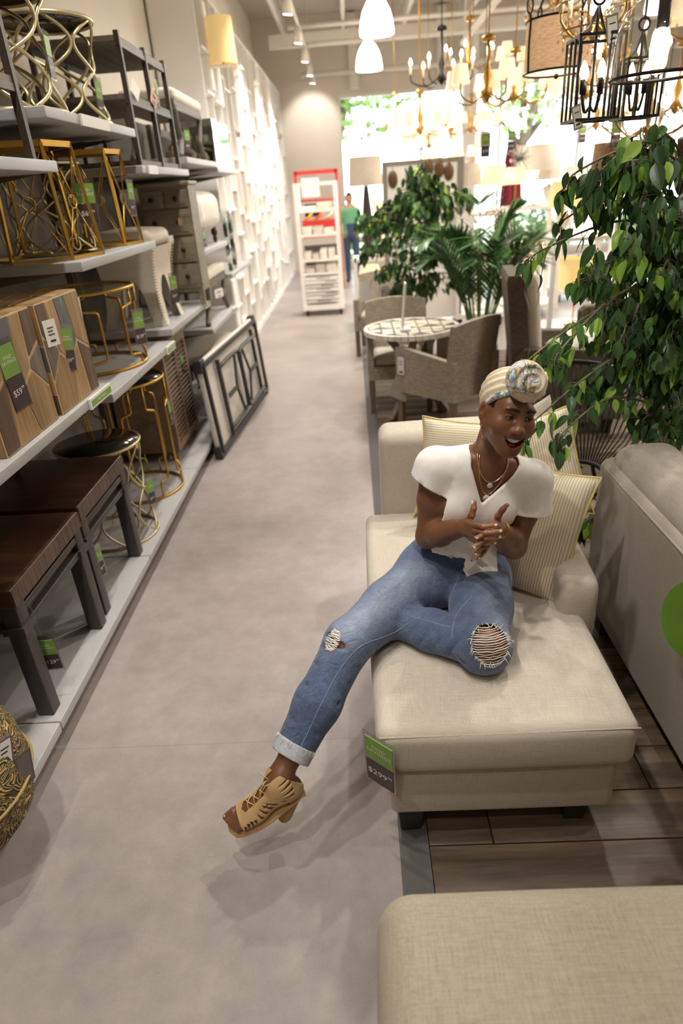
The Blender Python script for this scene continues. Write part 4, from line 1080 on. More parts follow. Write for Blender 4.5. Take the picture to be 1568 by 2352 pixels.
for a in (40, 140, 230, 310):
    v = np.array((math.cos(R(a)), math.sin(R(a)), 0)); MB().tube([hub + v * .095, hub + v * .20 - np.array((0, 0, .22)), v * .30 + np.array((0, 0, .010))], .010, 8).build('leg', M_CORDB, ac)

# --- white rolling rack down the aisle
rk = thing('rolling_rack', 'white rolling shelf rack loaded with boxed goods in the aisle', 'rack', (-.515, 10.95, 0))
W_, D_, H_ = .60, .50, 1.93
for sx in (1, -1):
    for sy in (1, -1): box_part('post', M_WHITE, rk, sx * W_ / 2 - .03, sx * W_ / 2 + .03, sy * D_ / 2 - .02, sy * D_ / 2 + .02, .14, H_)
box_part('base', M_WHITE, rk, -W_ / 2 - .03, W_ / 2 + .03, -D_ / 2 - .03, D_ / 2 + .03, .09, .17)
for z in (.62, .82, 1.18, 1.52): box_part('shelf', M_WHITE, rk, -W_ / 2, W_ / 2, -D_ / 2, D_ / 2, z, z + .03)
box_part('top_rail', M_WHITE, rk, -W_ / 2, W_ / 2, -D_ / 2 - .015, -D_ / 2 + .015, H_ - .05, H_)
M_DGREY = simple('drawer_gap', '6b6660', .6)
for i in range(7):
    z = .20 + i * .058; b_ = box_part('drawer', M_WHITE, rk, -W_ / 2 + .04, W_ / 2 - .04, -D_ / 2 - .01 - .02 * (i % 2), D_ / 2, z, z + .045)
    box_part('label_slot', M_DGREY, b_, -.02 + .07 * (i % 3 - 1), .18 + .05 * (i % 3 - 1), -D_ / 2 - .034, -D_ / 2 - .028, z + .028, z + .038)
for sx in (1, -1):
    for sy in (1, -1): MB().cyl((sx * .27 - .02, sy * .2, .045), (sx * .27 + .02, sy * .2, .045), .045, 14).build('caster', M_BLACK, rk)
random.seed(21)
for i, (z, n_) in enumerate(((.65, 3), (.85, 4), (1.21, 3), (1.55, 2))):
    x = -W_ / 2 + .04
    for k in range(n_):
        w_ = (W_ - .10) / n_; h_ = random.uniform(.05, .16)
        o = box_part('carton', simple('pale_carton_%d' % (k % 3), ('e6ddd0', 'd9cdbb', 'efe9df')[k % 3], .7, var=.05), None, 0, 0, 0, 0, 0, 0) if False else MB().rbox((w_ - .02, .36, h_), .008, (0, 0, h_ / 2), 1, 1).build('carton', simple('pale_carton_%d' % (k % 3), ('e6ddd0', 'd9cdbb', 'efe9df')[k % 3], .7, var=.05), None, (-.515 + x + w_ / 2, 10.95, z), weld=True)
        tag(o, 'pale boxed item on the %s shelf of the white rolling rack' % ('lowest', 'second', 'third', 'top')[i], 'box', 'boxed goods on the rolling rack'); x += w_
# --- red tool display behind the rack
rd = thing('red_display', 'red metal tool display stand behind the white rack', 'display', (-.62, 13.6, 0))
M_RED = simple('red_paint', 'c22f24', .5, var=.05); W2 = .78
for sx in (1, -1): box_part('post', M_RED, rd, sx * W2 / 2 - .03, sx * W2 / 2 + .03, -.03, .03, 0, 2.15)
box_part('header', M_RED, rd, -W2 / 2, W2 / 2, -.03, .03, 2.08, 2.15); box_part('crossbar', M_RED, rd, -W2 / 2, W2 / 2, -.02, .02, 1.62, 1.66)
box_part('poster', simple('pale_poster', 'dcd6d2', .6), rd, -.28, .05, -.05, -.035, 1.70, 2.02); box_part('sign', M_BLACK, rd, -.26, .06, -.05, -.035, 1.36, 1.58)
box_part('bin', M_RED, rd, -W2 / 2 + .03, W2 / 2 - .03, -.30, .0, 1.0, 1.3); box_part('lower_bin', simple('dark_bin', '3c3734', .6), rd, -W2 / 2 + .03, W2 / 2 - .03, -.30, 0, .5, .85)
for i, (x, c, l) in enumerate(((-.2, 'e8a21c', 'yellow hand tool lying in the red display bin'), (.0, 'e0641e', 'orange hand tool lying in the red display bin'), (.2, 'e0c9b0', 'pale packet lying in the red display bin'))):
    o = MB().tube([(-.07, 0, 0), (.02, 0, .03), (.08, 0, .10)], .025, 8).build('hand_tool', simple('tool_%d' % i, c, .5), None, (-.62 + x, 13.42, 1.325)); tag(o, l, 'tool', 'tools in the red display')
# --- shopper standing behind the rack
sp_ = thing('person', 'shopper in green shirt and blue jeans standing behind the white rack', 'person', (-.02, 14.6, 0))
def shopper():
    c = np.array((-.02, 14.6, 0)); f1 = Field(c + np.array((-.34, -.22, 0)), c + np.array((.34, .22, 1.78)), .016)
    P = lambda x, y, z: c + np.array((x, y, z))
    for a in [(Cone(P(-.09, 0, .95), P(-.10, .02, .06), .085, .05), .03), (Cone(P(.09, 0, .95), P(.10, -.02, .06), .085, .05), .03), (Cone(P(0, 0, .95), P(0, 0, 1.36), .14, .16), .05), (Cone(P(-.17, 0, 1.38), P(-.24, -.02, 1.10), .055, .045), .04), (Cone(P(.17, 0, 1.38), P(.24, -.02, 1.10), .055, .045), .04),
              (Cone(P(-.24, -.02, 1.10), P(-.18, -.16, .95), .04, .03), .02), (Cone(P(.24, -.02, 1.10), P(.18, -.16, .95), .04, .03), .02), (Cone(P(0, 0, 1.42), P(0, 0, 1.52), .055, .05), .03), (Ell(P(0, -.01, 1.62), (.078, .095, .115)), .02),
              (Cone(P(-.10, .02, .05), P(-.12, -.14, .035), .045, .035), .02), (Cone(P(.10, -.02, .05), P(.12, -.17, .035), .045, .035), .02)]: f1.add(a[0], a[1])
    v, q = f1.mesh(); z = v[:, 2]; col_ = np.tile(np.array(srgb('3f4c66')), (len(v), 1)); sh_ = (z > .93) & (z < 1.44) & (np.abs(v[:, 0] - c[0]) < .27) & ((np.abs(v[:, 1] - c[1]) < .12) | (z > 1.15)); col_[sh_] = srgb('6fae86'); col_[(z > 1.44)] = srgb('b98f72'); col_[(z > 1.66)] = srgb('3a2a20')
    col_[(~sh_) & (z > .88) & (z < 1.25) & (np.abs(v[:, 0] - c[0]) > .1)] = srgb('b98f72'); col_[z < .08] = srgb('2b2624')
    t = NT('shopper_cloth'); at = t.n('ShaderNodeAttribute'); at.attribute_name = 'tint'; t.base(at.outputs['Color']); t.set(rough=.8); return v, q, col_, t.m
SHOPPER_LATER = shopper

# --- display partition with wall ornaments
pn = thing('partition_screen', 'white display partition with grey frame behind the mid-floor ficus', 'panel', (.92, 9.1, 0))
box_part('board', M_WHITE, pn, -.46, .46, -.02, .02, .15, 2.03); M_GFR = simple('taupe_frame', '8d8478', .6)
for a in ((-.50, -.44, -.03, .03, 0, 2.08), (.44, .52, -.03, .03, 0, 2.08), (-.44, .44, -.03, .03, 2.03, 2.08)): box_part('frame_rail', M_GFR, pn, *a)
for i, (x, z) in enumerate(((-.37, 1.88), (.08, 1.98), (.21, 1.96), (.33, 1.92), (.05, 1.55), (.35, 1.45))):
    t = thing('wall_ornament', 'brown leaf-shaped wall ornament hung on the white partition', 'ornament', (.92 + x, 9.06, z), 0, 'ornaments on the white partition')
    MB().ball((0, 0, 0), (.06, .015, .10), 10, 8).build('plaque', simple('bronze_ornament', '6f5436', .4, .5), t); MB().tube([(0, 0, .09), (0, .01, .14)], .003, 4).build('hanger', M_BLACK, t)

# --- lamps and display tables
M_SHADE = {}
def shade_mat(name, col, em):
    if name not in MATS:
        t = NT(name); c = srgb(col); t.base(c); t.b.inputs['Emission Color'].default_value = (*srgb(col), 1); t.b.inputs['Emission Strength'].default_value = em; t.set(rough=.8); MATS[name] = t.m
    return MATS[name]
S_OFF = simple('beige_linen_shade', 'd8c9b8', .85, var=.03); S_CREAM = shade_mat('lit_cream_shade', 'fbe3bd', .55); S_WHITE = simple('white_shade', 'efe6da', .85, var=.02); S_YEL = shade_mat('lit_amber_shade', 'f1cf8c', .5)
def table_lamp(label, loc, r0, r1, h, base_h, shade, kind=0, group=None):
    t = thing('table_lamp', label, 'lamp', loc, 0, group)
    MB().lathe([(r0, base_h), (r1, base_h + h)], 28, cap=False).build('lamp_shade', shade, t)
    pr = {0: [(.09, 0), (.09, .015), (.03, .03), (.07, .12), (.085, .22), (.04, base_h * .75), (.012, base_h * .85), (.01, base_h + h * .5)],
          1: [(.10, 0), (.10, .02), (.055, .04), (.085, .10), (.05, .17), (.09, .24), (.055, .31), (.085, .38), (.04, base_h * .9), (.01, base_h + h * .5)],
          2: [(.10, 0), (.10, .012), (.012, .02), (.012, base_h + h * .5)]}[kind]
    bm_ = {0: simple('ceramic_base', 'e3dccf', .3), 1: simple('dark_carved_base', '41362f', .5), 2: simple('brass_base', 'b08d4a', .3, .9)}[kind]
    MB().lathe(pr, 16).build('base', bm_, t); MB().ball((0, 0, base_h + h + .02), .012, 8, 6).build('finial', bm_, t); return t
def display_table(label, x0, x1, y0, y1, h, shelf=.12, cart=False):
    t = thing('display_cart' if cart else 'display_table', label, 'table', ((x0 + x1) / 2, (y0 + y1) / 2, 0)); a, b = (x1 - x0) / 2, (y1 - y0) / 2
    box_part('tabletop', M_WHITE, t, -a, a, -b, b, h - .04, h); box_part('lower_shelf', M_WHITE, t, -a, a, -b, b, shelf, shelf + .06)
    for sx in (1, -1):
        for sy in (1, -1):
            box_part('post', M_WHITE, t, sx * a - (.05 if sx > 0 else 0), sx * a + (0 if sx > 0 else .05), sy * b - (.05 if sy > 0 else 0), sy * b + (0 if sy > 0 else .05), shelf + .06, h - .04)
            MB().cyl((sx * (a - .08) - .015, sy * (b - .08), .05), (sx * (a - .08) + .015, sy * (b - .08), .05), .05, 12).build('caster', M_BLACK, t)
            box_part('caster_fork', M_BLACK, t, sx * (a - .08) - .02, sx * (a - .08) + .02, sy * (b - .08) - .02, sy * (b - .08) + .02, .05, shelf)
    return t
display_table('white display table with the big drum-shade lamp beside the partition', .0, .50, 9.3, 9.85, .95)
table_lamp('large taupe drum-shade lamp with dark carved twisted base', (.22, 9.55, .95), .225, .205, .34, .88, S_OFF, 1)
table_lamp('slim cream shade lamp beside the dark carved lamp', (.40, 9.42, .95), .10, .10, .28, .42, S_CREAM, 2)
table_lamp('cone shade lamp on the lower shelf below the carved lamp', (.22, 9.5, .18), .20, .13, .30, .36, S_CREAM, 0)
display_table('white open display table by the palm', 1.35, 2.05, 9.0, 9.7, 1.42)
display_table('white open display table with brass lamps, centre of the lamp floor', 2.1, 2.85, 9.4, 10.1, 1.44)
display_table('white open display table at the far end of the lamp floor', 3.1, 3.9, 10.4, 11.1, 1.2)
display_table('low white rolling cart with a square shade lamp', 2.2, 2.95, 7.6, 8.3, 1.18, .12, True)
lamps = [('white drum lamp on brass legs, centre of the lamp floor', (2.50, 9.7, 1.44), .26, .24, .30, .42, S_WHITE, 2), ('small cream lamp on the centre lamp table', (2.2, 9.55, 1.44), .15, .12, .2, .28, S_CREAM, 2), ('white pleated lamp at the edge of the centre lamp table', (2.75, 9.95, 1.44), .17, .13, .24, .3, S_WHITE, 0),
         ('cream pleated lamp on the table by the palm', (1.85, 9.25, 1.42), .16, .14, .24, .3, S_CREAM, 2), ('wide white lamp on the table by the palm', (1.52, 9.4, 1.42), .2, .19, .26, .32, S_WHITE, 0),
         ('broad cream lamp under the table by the palm', (1.7, 9.3, .18), .24, .18, .34, .46, S_CREAM, 0), ('square amber lamp standing on the low cart', (2.58, 7.9, .18), .2, .2, .34, .42, S_YEL, 2),
         ('beige lamp in the lower tier of the centre table', (2.45, 9.7, .18), .22, .22, .34, .46, S_CREAM, 0), ('white lamp on the far lamp table', (3.4, 10.7, 1.2), .24, .2, .3, .4, S_WHITE, 0), ('cream lamp on the far lamp table', (3.75, 10.6, 1.2), .18, .16, .26, .36, S_CREAM, 2),
         ('amber lamp on top of the low cart', (2.4, 8.0, 1.18), .17, .15, .26, .3, S_YEL, 0), ('wide cream lamp on top of the low cart', (2.8, 7.85, 1.18), .2, .17, .26, .34, S_CREAM, 2)]
for a in lamps: table_lamp(*a)
# shade cartons under the lamps
for i, (x, y, z, w, h, c, l) in enumerate(((1.62, 9.35, 1.70, .0, .0, '', ''),)): pass
o = MB().rbox((.50, .40, .44), .01, (0, 0, .22), 1, 1).build('shade_carton', simple('blush_carton', 'e8d8cc', .8), None, (1.62, 10.2, 1.50), weld=True)
bpy.data.objects.remove(o)
# maroon garment on a stand
gm = thing('garment_stand', 'maroon dress hanging on a stand near the window', 'clothing', (2.62, 11.6, 0))
G = []
for i in range(13):
    t_ = i / 12; G.append([((.10 + .12 * t_) * u + .02 * math.sin(9 * u + 3 * t_), .05 * math.sin(8 * u) * (.4 + t_), 2.26 - .95 * t_) for u in np.linspace(-1, 1, 15)])
MB().sheet(G).build('dress', simple('maroon_cloth', '7c1f33', .8, var=.1), gm); MB().tube([(0, 0, 0.01), (0, 0, 2.34)], .015, 8).build('pole', M_IRON, gm); MB().lathe([(.2, 0), (.2, .015), (.02, .03)], 20).build('base', M_IRON, gm)
MB().tube([(-.16, 0, 2.24), (0, 0, 2.30), (.16, 0, 2.24)], .008, 6).build('hanger', M_IRON, gm)
# goods on the white display wall
lmp = thing('hung_shade', 'amber drum shade standing high in the white display wall', 'lampshade', (-1.305, 8.47, 3.12))
random.seed(31)
picks = [sp for sp in SHELF_SPOTS if sp[0] < 15.5]; random.shuffle(picks)
kinds = [('vase', 'white vase', 'eee8df'), ('frame', 'pale picture frame', 'e6dccd'), ('box', 'cream keepsake box', 'e9ddc8'), ('basket', 'tan basket', 'b98d5a'), ('bottle', 'pale green bottle', 'cfdccb')]
for i, (y, z, w) in enumerate(picks[:44]):
    k = kinds[(i * 7) % 5] if i % 4 else kinds[0]; mm = simple('wallgood_' + k[0], k[2], .5, var=.05); mb_ = MB()
    if k[0] == 'vase': mb_.lathe([(.04, 0), (.07, .08), (.075, .14), (.03, .22), (.038, .26)], 14)
    elif k[0] == 'frame': mb_.box(-.008, .008, -.09, .09, 0, .24).box(-.012, .012, -.10, -.08, 0, .26).box(-.012, .012, .08, .10, 0, .26).box(-.012, .012, -.1, .1, .24, .26).box(-.012, .012, -.1, .1, 0, .02)
    elif k[0] == 'box': mb_.rbox((.14, .18, .13), .008, (0, 0, .065), 1, 1)
    elif k[0] == 'basket': mb_.lathe([(.07, 0), (.095, .1), (.10, .18), (.09, .18), (.08, .03)], 16)
    else: mb_.lathe([(.035, 0), (.04, .02), (.04, .14), (.014, .19), (.014, .24)], 12)
    o = mb_.build({'vase': 'vase', 'frame': 'photo_stand', 'box': 'keepsake_box', 'basket': 'basket', 'bottle': 'bottle'}[k[0]], mm, None, (-1.56, y, z + .001)); tag(o, '%s standing in the white display wall' % k[1], k[0], '%s set in the white display wall' % k[1])
MB().lathe([(.15, 0), (.14, .42)], 28, cap=False).build('lamp_shade', shade_mat('amber_linen', 'e8c98a', .35), lmp); MB().tube([(0, 0, 0), (0, 0, .3)], .01, 6).build('stem', M_IRON, lmp); box_part('bracket', M_WHITE, lmp, -.145, .06, -.05, .05, -.02, 0)
# ================================================================== plants
def leaf_mesh(L_, w, fold=.25, droop=.3, tip=1.0):
    m = MB(); rows_ = 7; G = []
    for i in range(rows_ + 1):
        t = i / rows_; hw = w / 2 * (math.sin(PI * min(1, t ** .75)) ** .9 if 0 < t < 1 else 0) * (1 if t < .8 else 1)
        z = -droop * L_ * t * t; G.append([(-hw, t * L_, z + fold * hw), (-hw * .5, t * L_, z + fold * hw * .45), (0, t * L_, z), (hw * .5, t * L_, z + fold * hw * .45), (hw, t * L_, z + fold * hw)])
    m.sheet(G); return m
def leaf_mat(name, c1, c2):
    t = NT(name); co = t.co(); rnd = t.n('ShaderNodeObjectInfo').outputs['Random']; sp = t.n('ShaderNodeSeparateXYZ'); t.l(co, sp.inputs[0])
    vein = t.math('LESS_THAN', t.math('ABSOLUTE', sp.outputs[0]), .0009)
    c = t.mix(rnd, srgb(c1), srgb(c2)); lt = t.mix(.45, c, srgb('a9c47a')); t.base(t.mix(t.math('MULTIPLY', vein, .55), c, lt)); t.set(rough=.38, spec=.5)
    t.bump(t.noise(co, 90, 2), .15, .002)
    MATS[name] = t.m; return t.m
L_DARK = leaf_mat('ficus_leaf_dark', '2c4a27', '3f6234'); L_MID = leaf_mat('ficus_leaf_mid', '4a7238', '608a46'); L_NEW = leaf_mat('ficus_leaf_new', '86b03e', 'a2c44c')
def joined_leaves(items, mat, name, parent):
    m = MB()
    for me_v, me_f, M in items: m.add([M @ Vector(v) for v in me_v], me_f, True)
    return stuff(m.build(name, mat, parent))
BARK = wood('ficus_bark', '3d3026', '544538', '6c5c4b', 'Z', 1, .8, 40); M_TWIG = simple('twig_brown', '6d6049', .7, var=.1)
LV = [leaf_mesh(.095, .050, .25, .25), leaf_mesh(.080, .045, .35, .45), leaf_mesh(.105, .052, .18, .15)]
LVM = {}
for i, lm_ in enumerate(LV):
    for k, mt3 in enumerate((L_DARK, L_MID, L_NEW)):
        me = lm_.mesh('leaf'); me.materials.append(mt3); LVM[(i, k)] = me
def aim(p, d, roll, s_=1.0):
    d = Vector(d).normalized(); q = d.to_track_quat('Y', 'Z'); return Matrix.Translation(p) @ (q.to_matrix() @ Matrix.Rotation(roll, 3, 'Y')).to_4x4() @ Matrix.Scale(s_, 4)
def build_tree(root, trunk, tips, seed, cam_pt, leaf_gap=.034, scale=1.0, new_frac=.13, limit=300, twig=True, spread=.10, tr0=.03):
    rng = random.Random(seed); origin = Vector(root.location); leaves = []
    tp = smooth_path(trunk, 6); MB().tube([Vector(p) - origin for p in tp], [tr0 * (1 - .6 * i / len(tp)) for i in range(len(tp))], 9).build('trunk', BARK, root)
    for tip in tips:
        tip = np.array(tip, float)
        cand = [p for p in tp if p[2] < tip[2] + .28 and p[2] > .35 * max(q[2] for q in tp)] or tp; b = min(cand, key=lambda p: abs(p[2] - (tip[2] - .05)) + .15 * rng.random())
        mid = (np.array(b) + tip) / 2 + np.array((0, 0, .10 * np.linalg.norm(tip - b))) + np.array([rng.uniform(-.04, .04) for _ in range(3)])
        path = smooth_path([b, mid, tip, tip + (tip - mid) * .12 - np.array((0, 0, .05 * scale))], 7); n = len(path)
        MB().tube([Vector(p) - origin for p in path], [(.0045 if twig else .007) * (1 - .75 * i / n) + .001 for i in range(n)], 5).build('branch', M_TWIG, root)
        Ls = sum(np.linalg.norm(path[i + 1] - path[i]) for i in range(n - 1)); sparse = twig and tip[0] < .78; cnt = int(Ls * .82 / leaf_gap * (.42 if sparse else 1.0)); sp_r = spread * (.5 if sparse else 1.0)
        for k in range(cnt):
            u = .16 + .84 * (k + .5) / cnt; i = min(int(u * (n - 1)), n - 2); p = path[i] + (path[i + 1] - path[i]) * (u * (n - 1) - i)
            tdir = path[i + 1] - path[i]; tdir = tdir / np.linalg.norm(tdir)
            off = np.array([rng.gauss(0, 1) for _ in range(3)]); off = off - tdir * (off @ tdir); off = off / np.linalg.norm(off) * rng.uniform(.01, sp_r) * scale
            base = p + off + np.array((0, 0, rng.uniform(-.03, .02) * scale)); d = np.array((rng.uniform(-.55, .55), rng.uniform(-.55, .45), -rng.uniform(.5, 1.2))) + tdir * .35
            c = 2 if rng.random() < new_frac else (1 if rng.random() < .3 else 0)
            leaves.append((np.linalg.norm(base - np.array(cam_pt)), rng.randrange(3), c, aim(Vector(base) - origin, d, rng.uniform(-1.2, 1.2), scale * rng.uniform(.72, 1.15) * (.88 if sparse else 1.0)), p - np.array(origin), base - np.array(origin)))
    leaves.sort(key=lambda q: q[0]); st = MB(); rest = {0: [], 1: [], 2: []}
    for i, (_, a, c, M, p0, p1) in enumerate(leaves):
        if twig: st.tube([p0, (p0 + p1) / 2 + np.array((0, 0, .006)), p1], .0011, 3)
        if i < limit:
            o = link('leaf', LVM[(a, c)], None, root); o.matrix_local = M
        else: rest[c].append((LV[a].v, LV[a].f, M))
    if twig: stuff(st.build('leaf_stalks', M_TWIG, root))
    for c, nm in ((0, L_DARK), (1, L_MID), (2, L_NEW)):
        if rest[c]: joined_leaves(rest[c], nm, 'foliage', root)
    print('tree leaves', len(leaves))
def pot(root, r_, h, mat):
    MB().lathe([(r_ * .72, 0), (r_, h), (r_ * 1.06, h), (r_ * 1.06, h - .03), (r_ * .9, h - .03)], 24).build('pot', mat, root); MB().lathe([(r_ * .9, h - .04), (.001, h - .035)], 24).build('soil', simple('soil', '3a2d22', .9), root)
bf = thing('ficus_tree', 'big artificial ficus with dark glossy leaves behind the greige sofa', 'tree', (1.36, 2.82, PZ)); pot(bf, .16, .28, simple('dark_pot', '3a342f', .6))
TIPS = [(0.82, 2.36, 1.84), (0.74, 2.36, 1.84), (0.76, 2.48, 1.70), (0.645, 2.36, 1.61), (0.81, 2.28, 1.55), (0.92, 2.43, 1.43), (1.03, 2.66, 1.30), (0.65, 2.05, 1.35), (0.56, 2.06, 1.325), (0.60, 2.15, 1.07), (0.72, 2.17, 1.02), (1.2, 2.44, 0.86), (1.01, 2.6, 0.42), (0.90, 2.35, 1.86), (1.09, 2.67, 1.90), (1.17, 2.62, 1.88), (1.07, 2.61, 1.80), (1.22, 2.61, 1.64), (0.94, 2.34, 1.62), (1.08, 2.39, 1.52), (1.24, 2.53, 1.32), (1.09, 2.58, 1.2), (1.3, 2.63, 1.05), (1.12, 2.55, 1.16), (0.96, 2.52, 1.12), (0.9, 2.5, 1.10), (1.30, 2.5, 1.85), (1.38, 2.5, 1.6), (1.4, 2.45, 1.35), (1.35, 2.45, 1.1), (0.98, 2.4, 1.75), (0.86, 2.44, 1.78), (1.15, 2.45, 1.68), (1.2, 2.5, 1.45), (1.02, 2.42, 1.33), (1.22, 2.5, 1.12), (1.2, 2.62, 0.88), (1.3, 2.55, 0.95), (1.0, 2.55, 1.9), (1.25, 2.4, 1.75), (1.12, 2.5, 1.42), (1.16, 2.42, 1.25), (1.28, 2.46, 1.2), (1.24, 2.44, 1.02), (1.02, 2.5, 1.62), (1.12, 2.55, 1.72), (1.3, 2.42, 1.5), (1.04, 2.46, 1.2), (1.25, 2.5, .9)]
_r5 = random.Random(55)
TIPS += [(_r5.uniform(1.02, 1.52), _r5.uniform(2.48, 2.9), _r5.uniform(.88, 1.90)) for _ in range(34)]
build_tree(bf, [(1.36, 2.82, PZ + .22), (1.34, 2.78, .7), (1.28, 2.72, 1.0), (1.30, 2.70, 1.35), (1.25, 2.68, 1.7), (1.18, 2.62, 1.92)], TIPS, 5, (0, 0, 1.85), .0100, .80, .15, 300, True, .085, .034)
mf = thing('ficus_tree', 'mid-size ficus tree between the mosaic table and the white partition', 'tree', (.72, 7.55, 0)); pot(mf, .2, .35, simple('white_pot', 'e5ded2', .5))
rng = random.Random(77); T2 = []
for k in range(85):
    a = rng.uniform(0, 2 * PI); z = rng.uniform(.75, 1.92); rr_ = .52 * math.sin(PI * min(.98, max(.12, (z - .45) / 1.6))) * rng.uniform(.55, 1.08); T2.append((.70 + rr_ * math.cos(a) + .05 * (z - 1.2), 7.55 + rr_ * math.sin(a) * .8, z))
T2 += [(.12, 7.5, 1.52), (.16, 7.4, 1.50), (1.2, 7.5, 1.66), (1.15, 7.4, 1.72), (.3, 7.35, 1.0), (.72, 7.5, 2.0)]
build_tree(mf, [(.72, 7.55, .3), (.74, 7.56, .8), (.70, 7.52, 1.2), (.75, 7.55, 1.6), (.72, 7.55, 1.85)], T2, 9, (0, 0, 1.85), .015, 1.0, .10, 300, False, .095, .03)
# --- areca palm
pm = thing('palm_plant', 'feathery green palm standing between the wicker chairs', 'plant', (1.22, 6.55, 0)); pot(pm, .18, .32, simple('dark_pot', '3a342f', .6))
P_G = [leaf_mat('palm_green', '3f6a35', '517d3f'), leaf_mat('palm_light', '5f8a4a', '76a05a')]
blade = MB(); G = []
for i in range(6):
    t = i / 5; hw = .0105 * math.sin(PI * min(.98, max(.08, t * .85 + .1))); z = -.16 * t * t; G.append([(-hw, t, z + hw * .4 / 1), (0, t, z), (hw, t, z + hw * .4 / 1)])
blade.sheet(G); bl_me = []
for mt3 in P_G:
    me = blade.mesh('leaflet'); me.materials.append(mt3); bl_me.append(me)
rng = random.Random(12); FR = []
for k in range(24):
    a = 2 * PI * k / 24 * 1.0 + rng.uniform(-.25, .25); lean = rng.uniform(.18, .62) if k % 3 else rng.uniform(.5, .8); h_ = rng.uniform(1.05, 1.5) * (1 - .30 * lean); FR.append((a, lean, h_))
nl = 0
for k, (a, lean, h_) in enumerate(FR):
    v = np.array((math.cos(a), math.sin(a), 0)); p0 = np.array((0, 0, .3)) + v * .05; pts = smooth_path([p0, p0 + v * lean * .25 + np.array((0, 0, h_ * .5)), p0 + v * lean * .62 + np.array((0, 0, h_ * .9)), p0 + v * lean * 1.0 + np.array((0, 0, h_ * (1.0 if lean < .4 else .88)))], 9); n = len(pts)
    fm = MB().tube(pts, [.008 * (1 - .8 * i / n) + .0012 for i in range(n)], 5)
    solo = nl < 290; items = []
    for i in range(28):
        u = .30 + .70 * i / 27; q_ = u * (n - 1); j = min(int(q_), n - 2); p = pts[j] + (pts[j + 1] - pts[j]) * (q_ - j); tdir = nrm(pts[j + 1] - pts[j]); sd_ = nrm(np.cross(tdir, (0, 0, 1)) + 1e-6)
        for sg in (1, -1):
            d = nrm(sd_ * sg * .75 + tdir * .75 + np.array((0, 0, .12))); L_ = .30 * math.sin(PI * (.25 + .62 * (u - .34) / .66)) + .03
            items.append((p, d, L_, sg))
    if solo:
        o = fm.build('frond', M_TWIG if False else P_G[1], pm); nl += len(items)
        for p, d, L_, sg in items:
            lf = link('leaflet', bl_me[0 if rng.random() < .7 else 1], None, o); lf.matrix_local = aim(Vector(p), d, rng.uniform(-.4, .4), 1.0) @ Matrix.Diagonal((1.0, L_, L_, 1))
    else:
        o = fm.build('frond', P_G[1], pm); m2 = MB()
        for p, d, L_, sg in items:
            M = aim(Vector(p), d, rng.uniform(-.4, .4), 1.0) @ Matrix.Diagonal((1.0, L_, L_, 1)); m2.add([M @ Vector(q) for q in blade.v], blade.f, True)
        stuff(m2.build('leaflets', P_G[0], o))
# --- greenery outside the storefront
def ext_tree(label, loc, H, R_, seed, n=900):
    rng = random.Random(seed); t = thing('street_tree', label, 'tree', loc)
    MB().tube(smooth_path([(0, 0, 0), (.1, 0, H * .3), (.5, .1, H * .55), (.9, .2, H * .8)], 5), [.22 - .007 * i for i in range(16)], 10).build('trunk', BARK, t)
    for k in range(5):
        a = rng.uniform(0, 6.28); MB().tube([(.3, .05, H * .45), (.3 + R_ * .5 * math.cos(a), R_ * .4 * math.sin(a), H * .65), (.3 + R_ * .9 * math.cos(a), R_ * .7 * math.sin(a), H * .8)], [.10, .06, .02], 7).build('branch', BARK, t)
    m = MB()
    for k in range(n):
        c = np.array([rng.gauss(0, .45) for _ in range(3)]); c = c / max(1, np.linalg.norm(c)); p = np.array((.3 + c[0] * R_, c[1] * R_ * .8, H * .78 + c[2] * H * .26)); s_ = rng.uniform(.10, .2)
        A = Euler((rng.uniform(0, 6), rng.uniform(0, 6), rng.uniform(0, 6))).to_matrix(); m.add([Vector(p) + A @ Vector(q) * s_ for q in ((-.5, 0, 0), (0, -.9, .1), (.5, 0, 0), (0, .9, .1))], [(0, 1, 2, 3)], True)
    stuff(m.build('foliage', leaf_mat('street_leaf_%d' % seed, '4f7a34', '7ba04e'), t)); return t
ext_tree('street tree with leaning trunk outside the storefront window', (-.75, 20.6, 0), 5.6, 2.6, 3, 1300)
ext_tree('leafy street tree outside beyond the lamp floor', (6.2, 27.5, 0), 6.0, 2.4, 4, 700)
struct(MB().box(-8, 20, 17.3, 45, -.12, -.02).build('floor_outside', simple('pale_pavement', 'cfc8bd', .8, var=.06)))
for i, x in enumerate((.5, 2.6, 5.0, 7.2)):
    h = thing('hedge_shrub', 'low green shrub outside along the storefront', 'shrub', (x, 18.6, -.02), 0, 'shrubs outside the window'); rng = random.Random(i); m = MB()
    for k in range(420):
        c = np.array([rng.gauss(0, .5) for _ in range(3)]); c /= max(1, np.linalg.norm(c)); A = Euler((rng.uniform(0, 6), rng.uniform(0, 6), rng.uniform(0, 6))).to_matrix(); p = (c[0] * .9, c[1] * .5, .5 + c[2] * .5); m.add([Vector(p) + A @ Vector(q) * .11 for q in ((-.5, 0, 0), (0, -.9, .1), (.5, 0, 0), (0, .9, .1))], [(0, 1, 2, 3)], True)
    stuff(m.build('foliage', L_MID, h)); MB().tube([(0, 0, 0), (0, 0, .6)], .03, 6).build('stem', BARK, h)
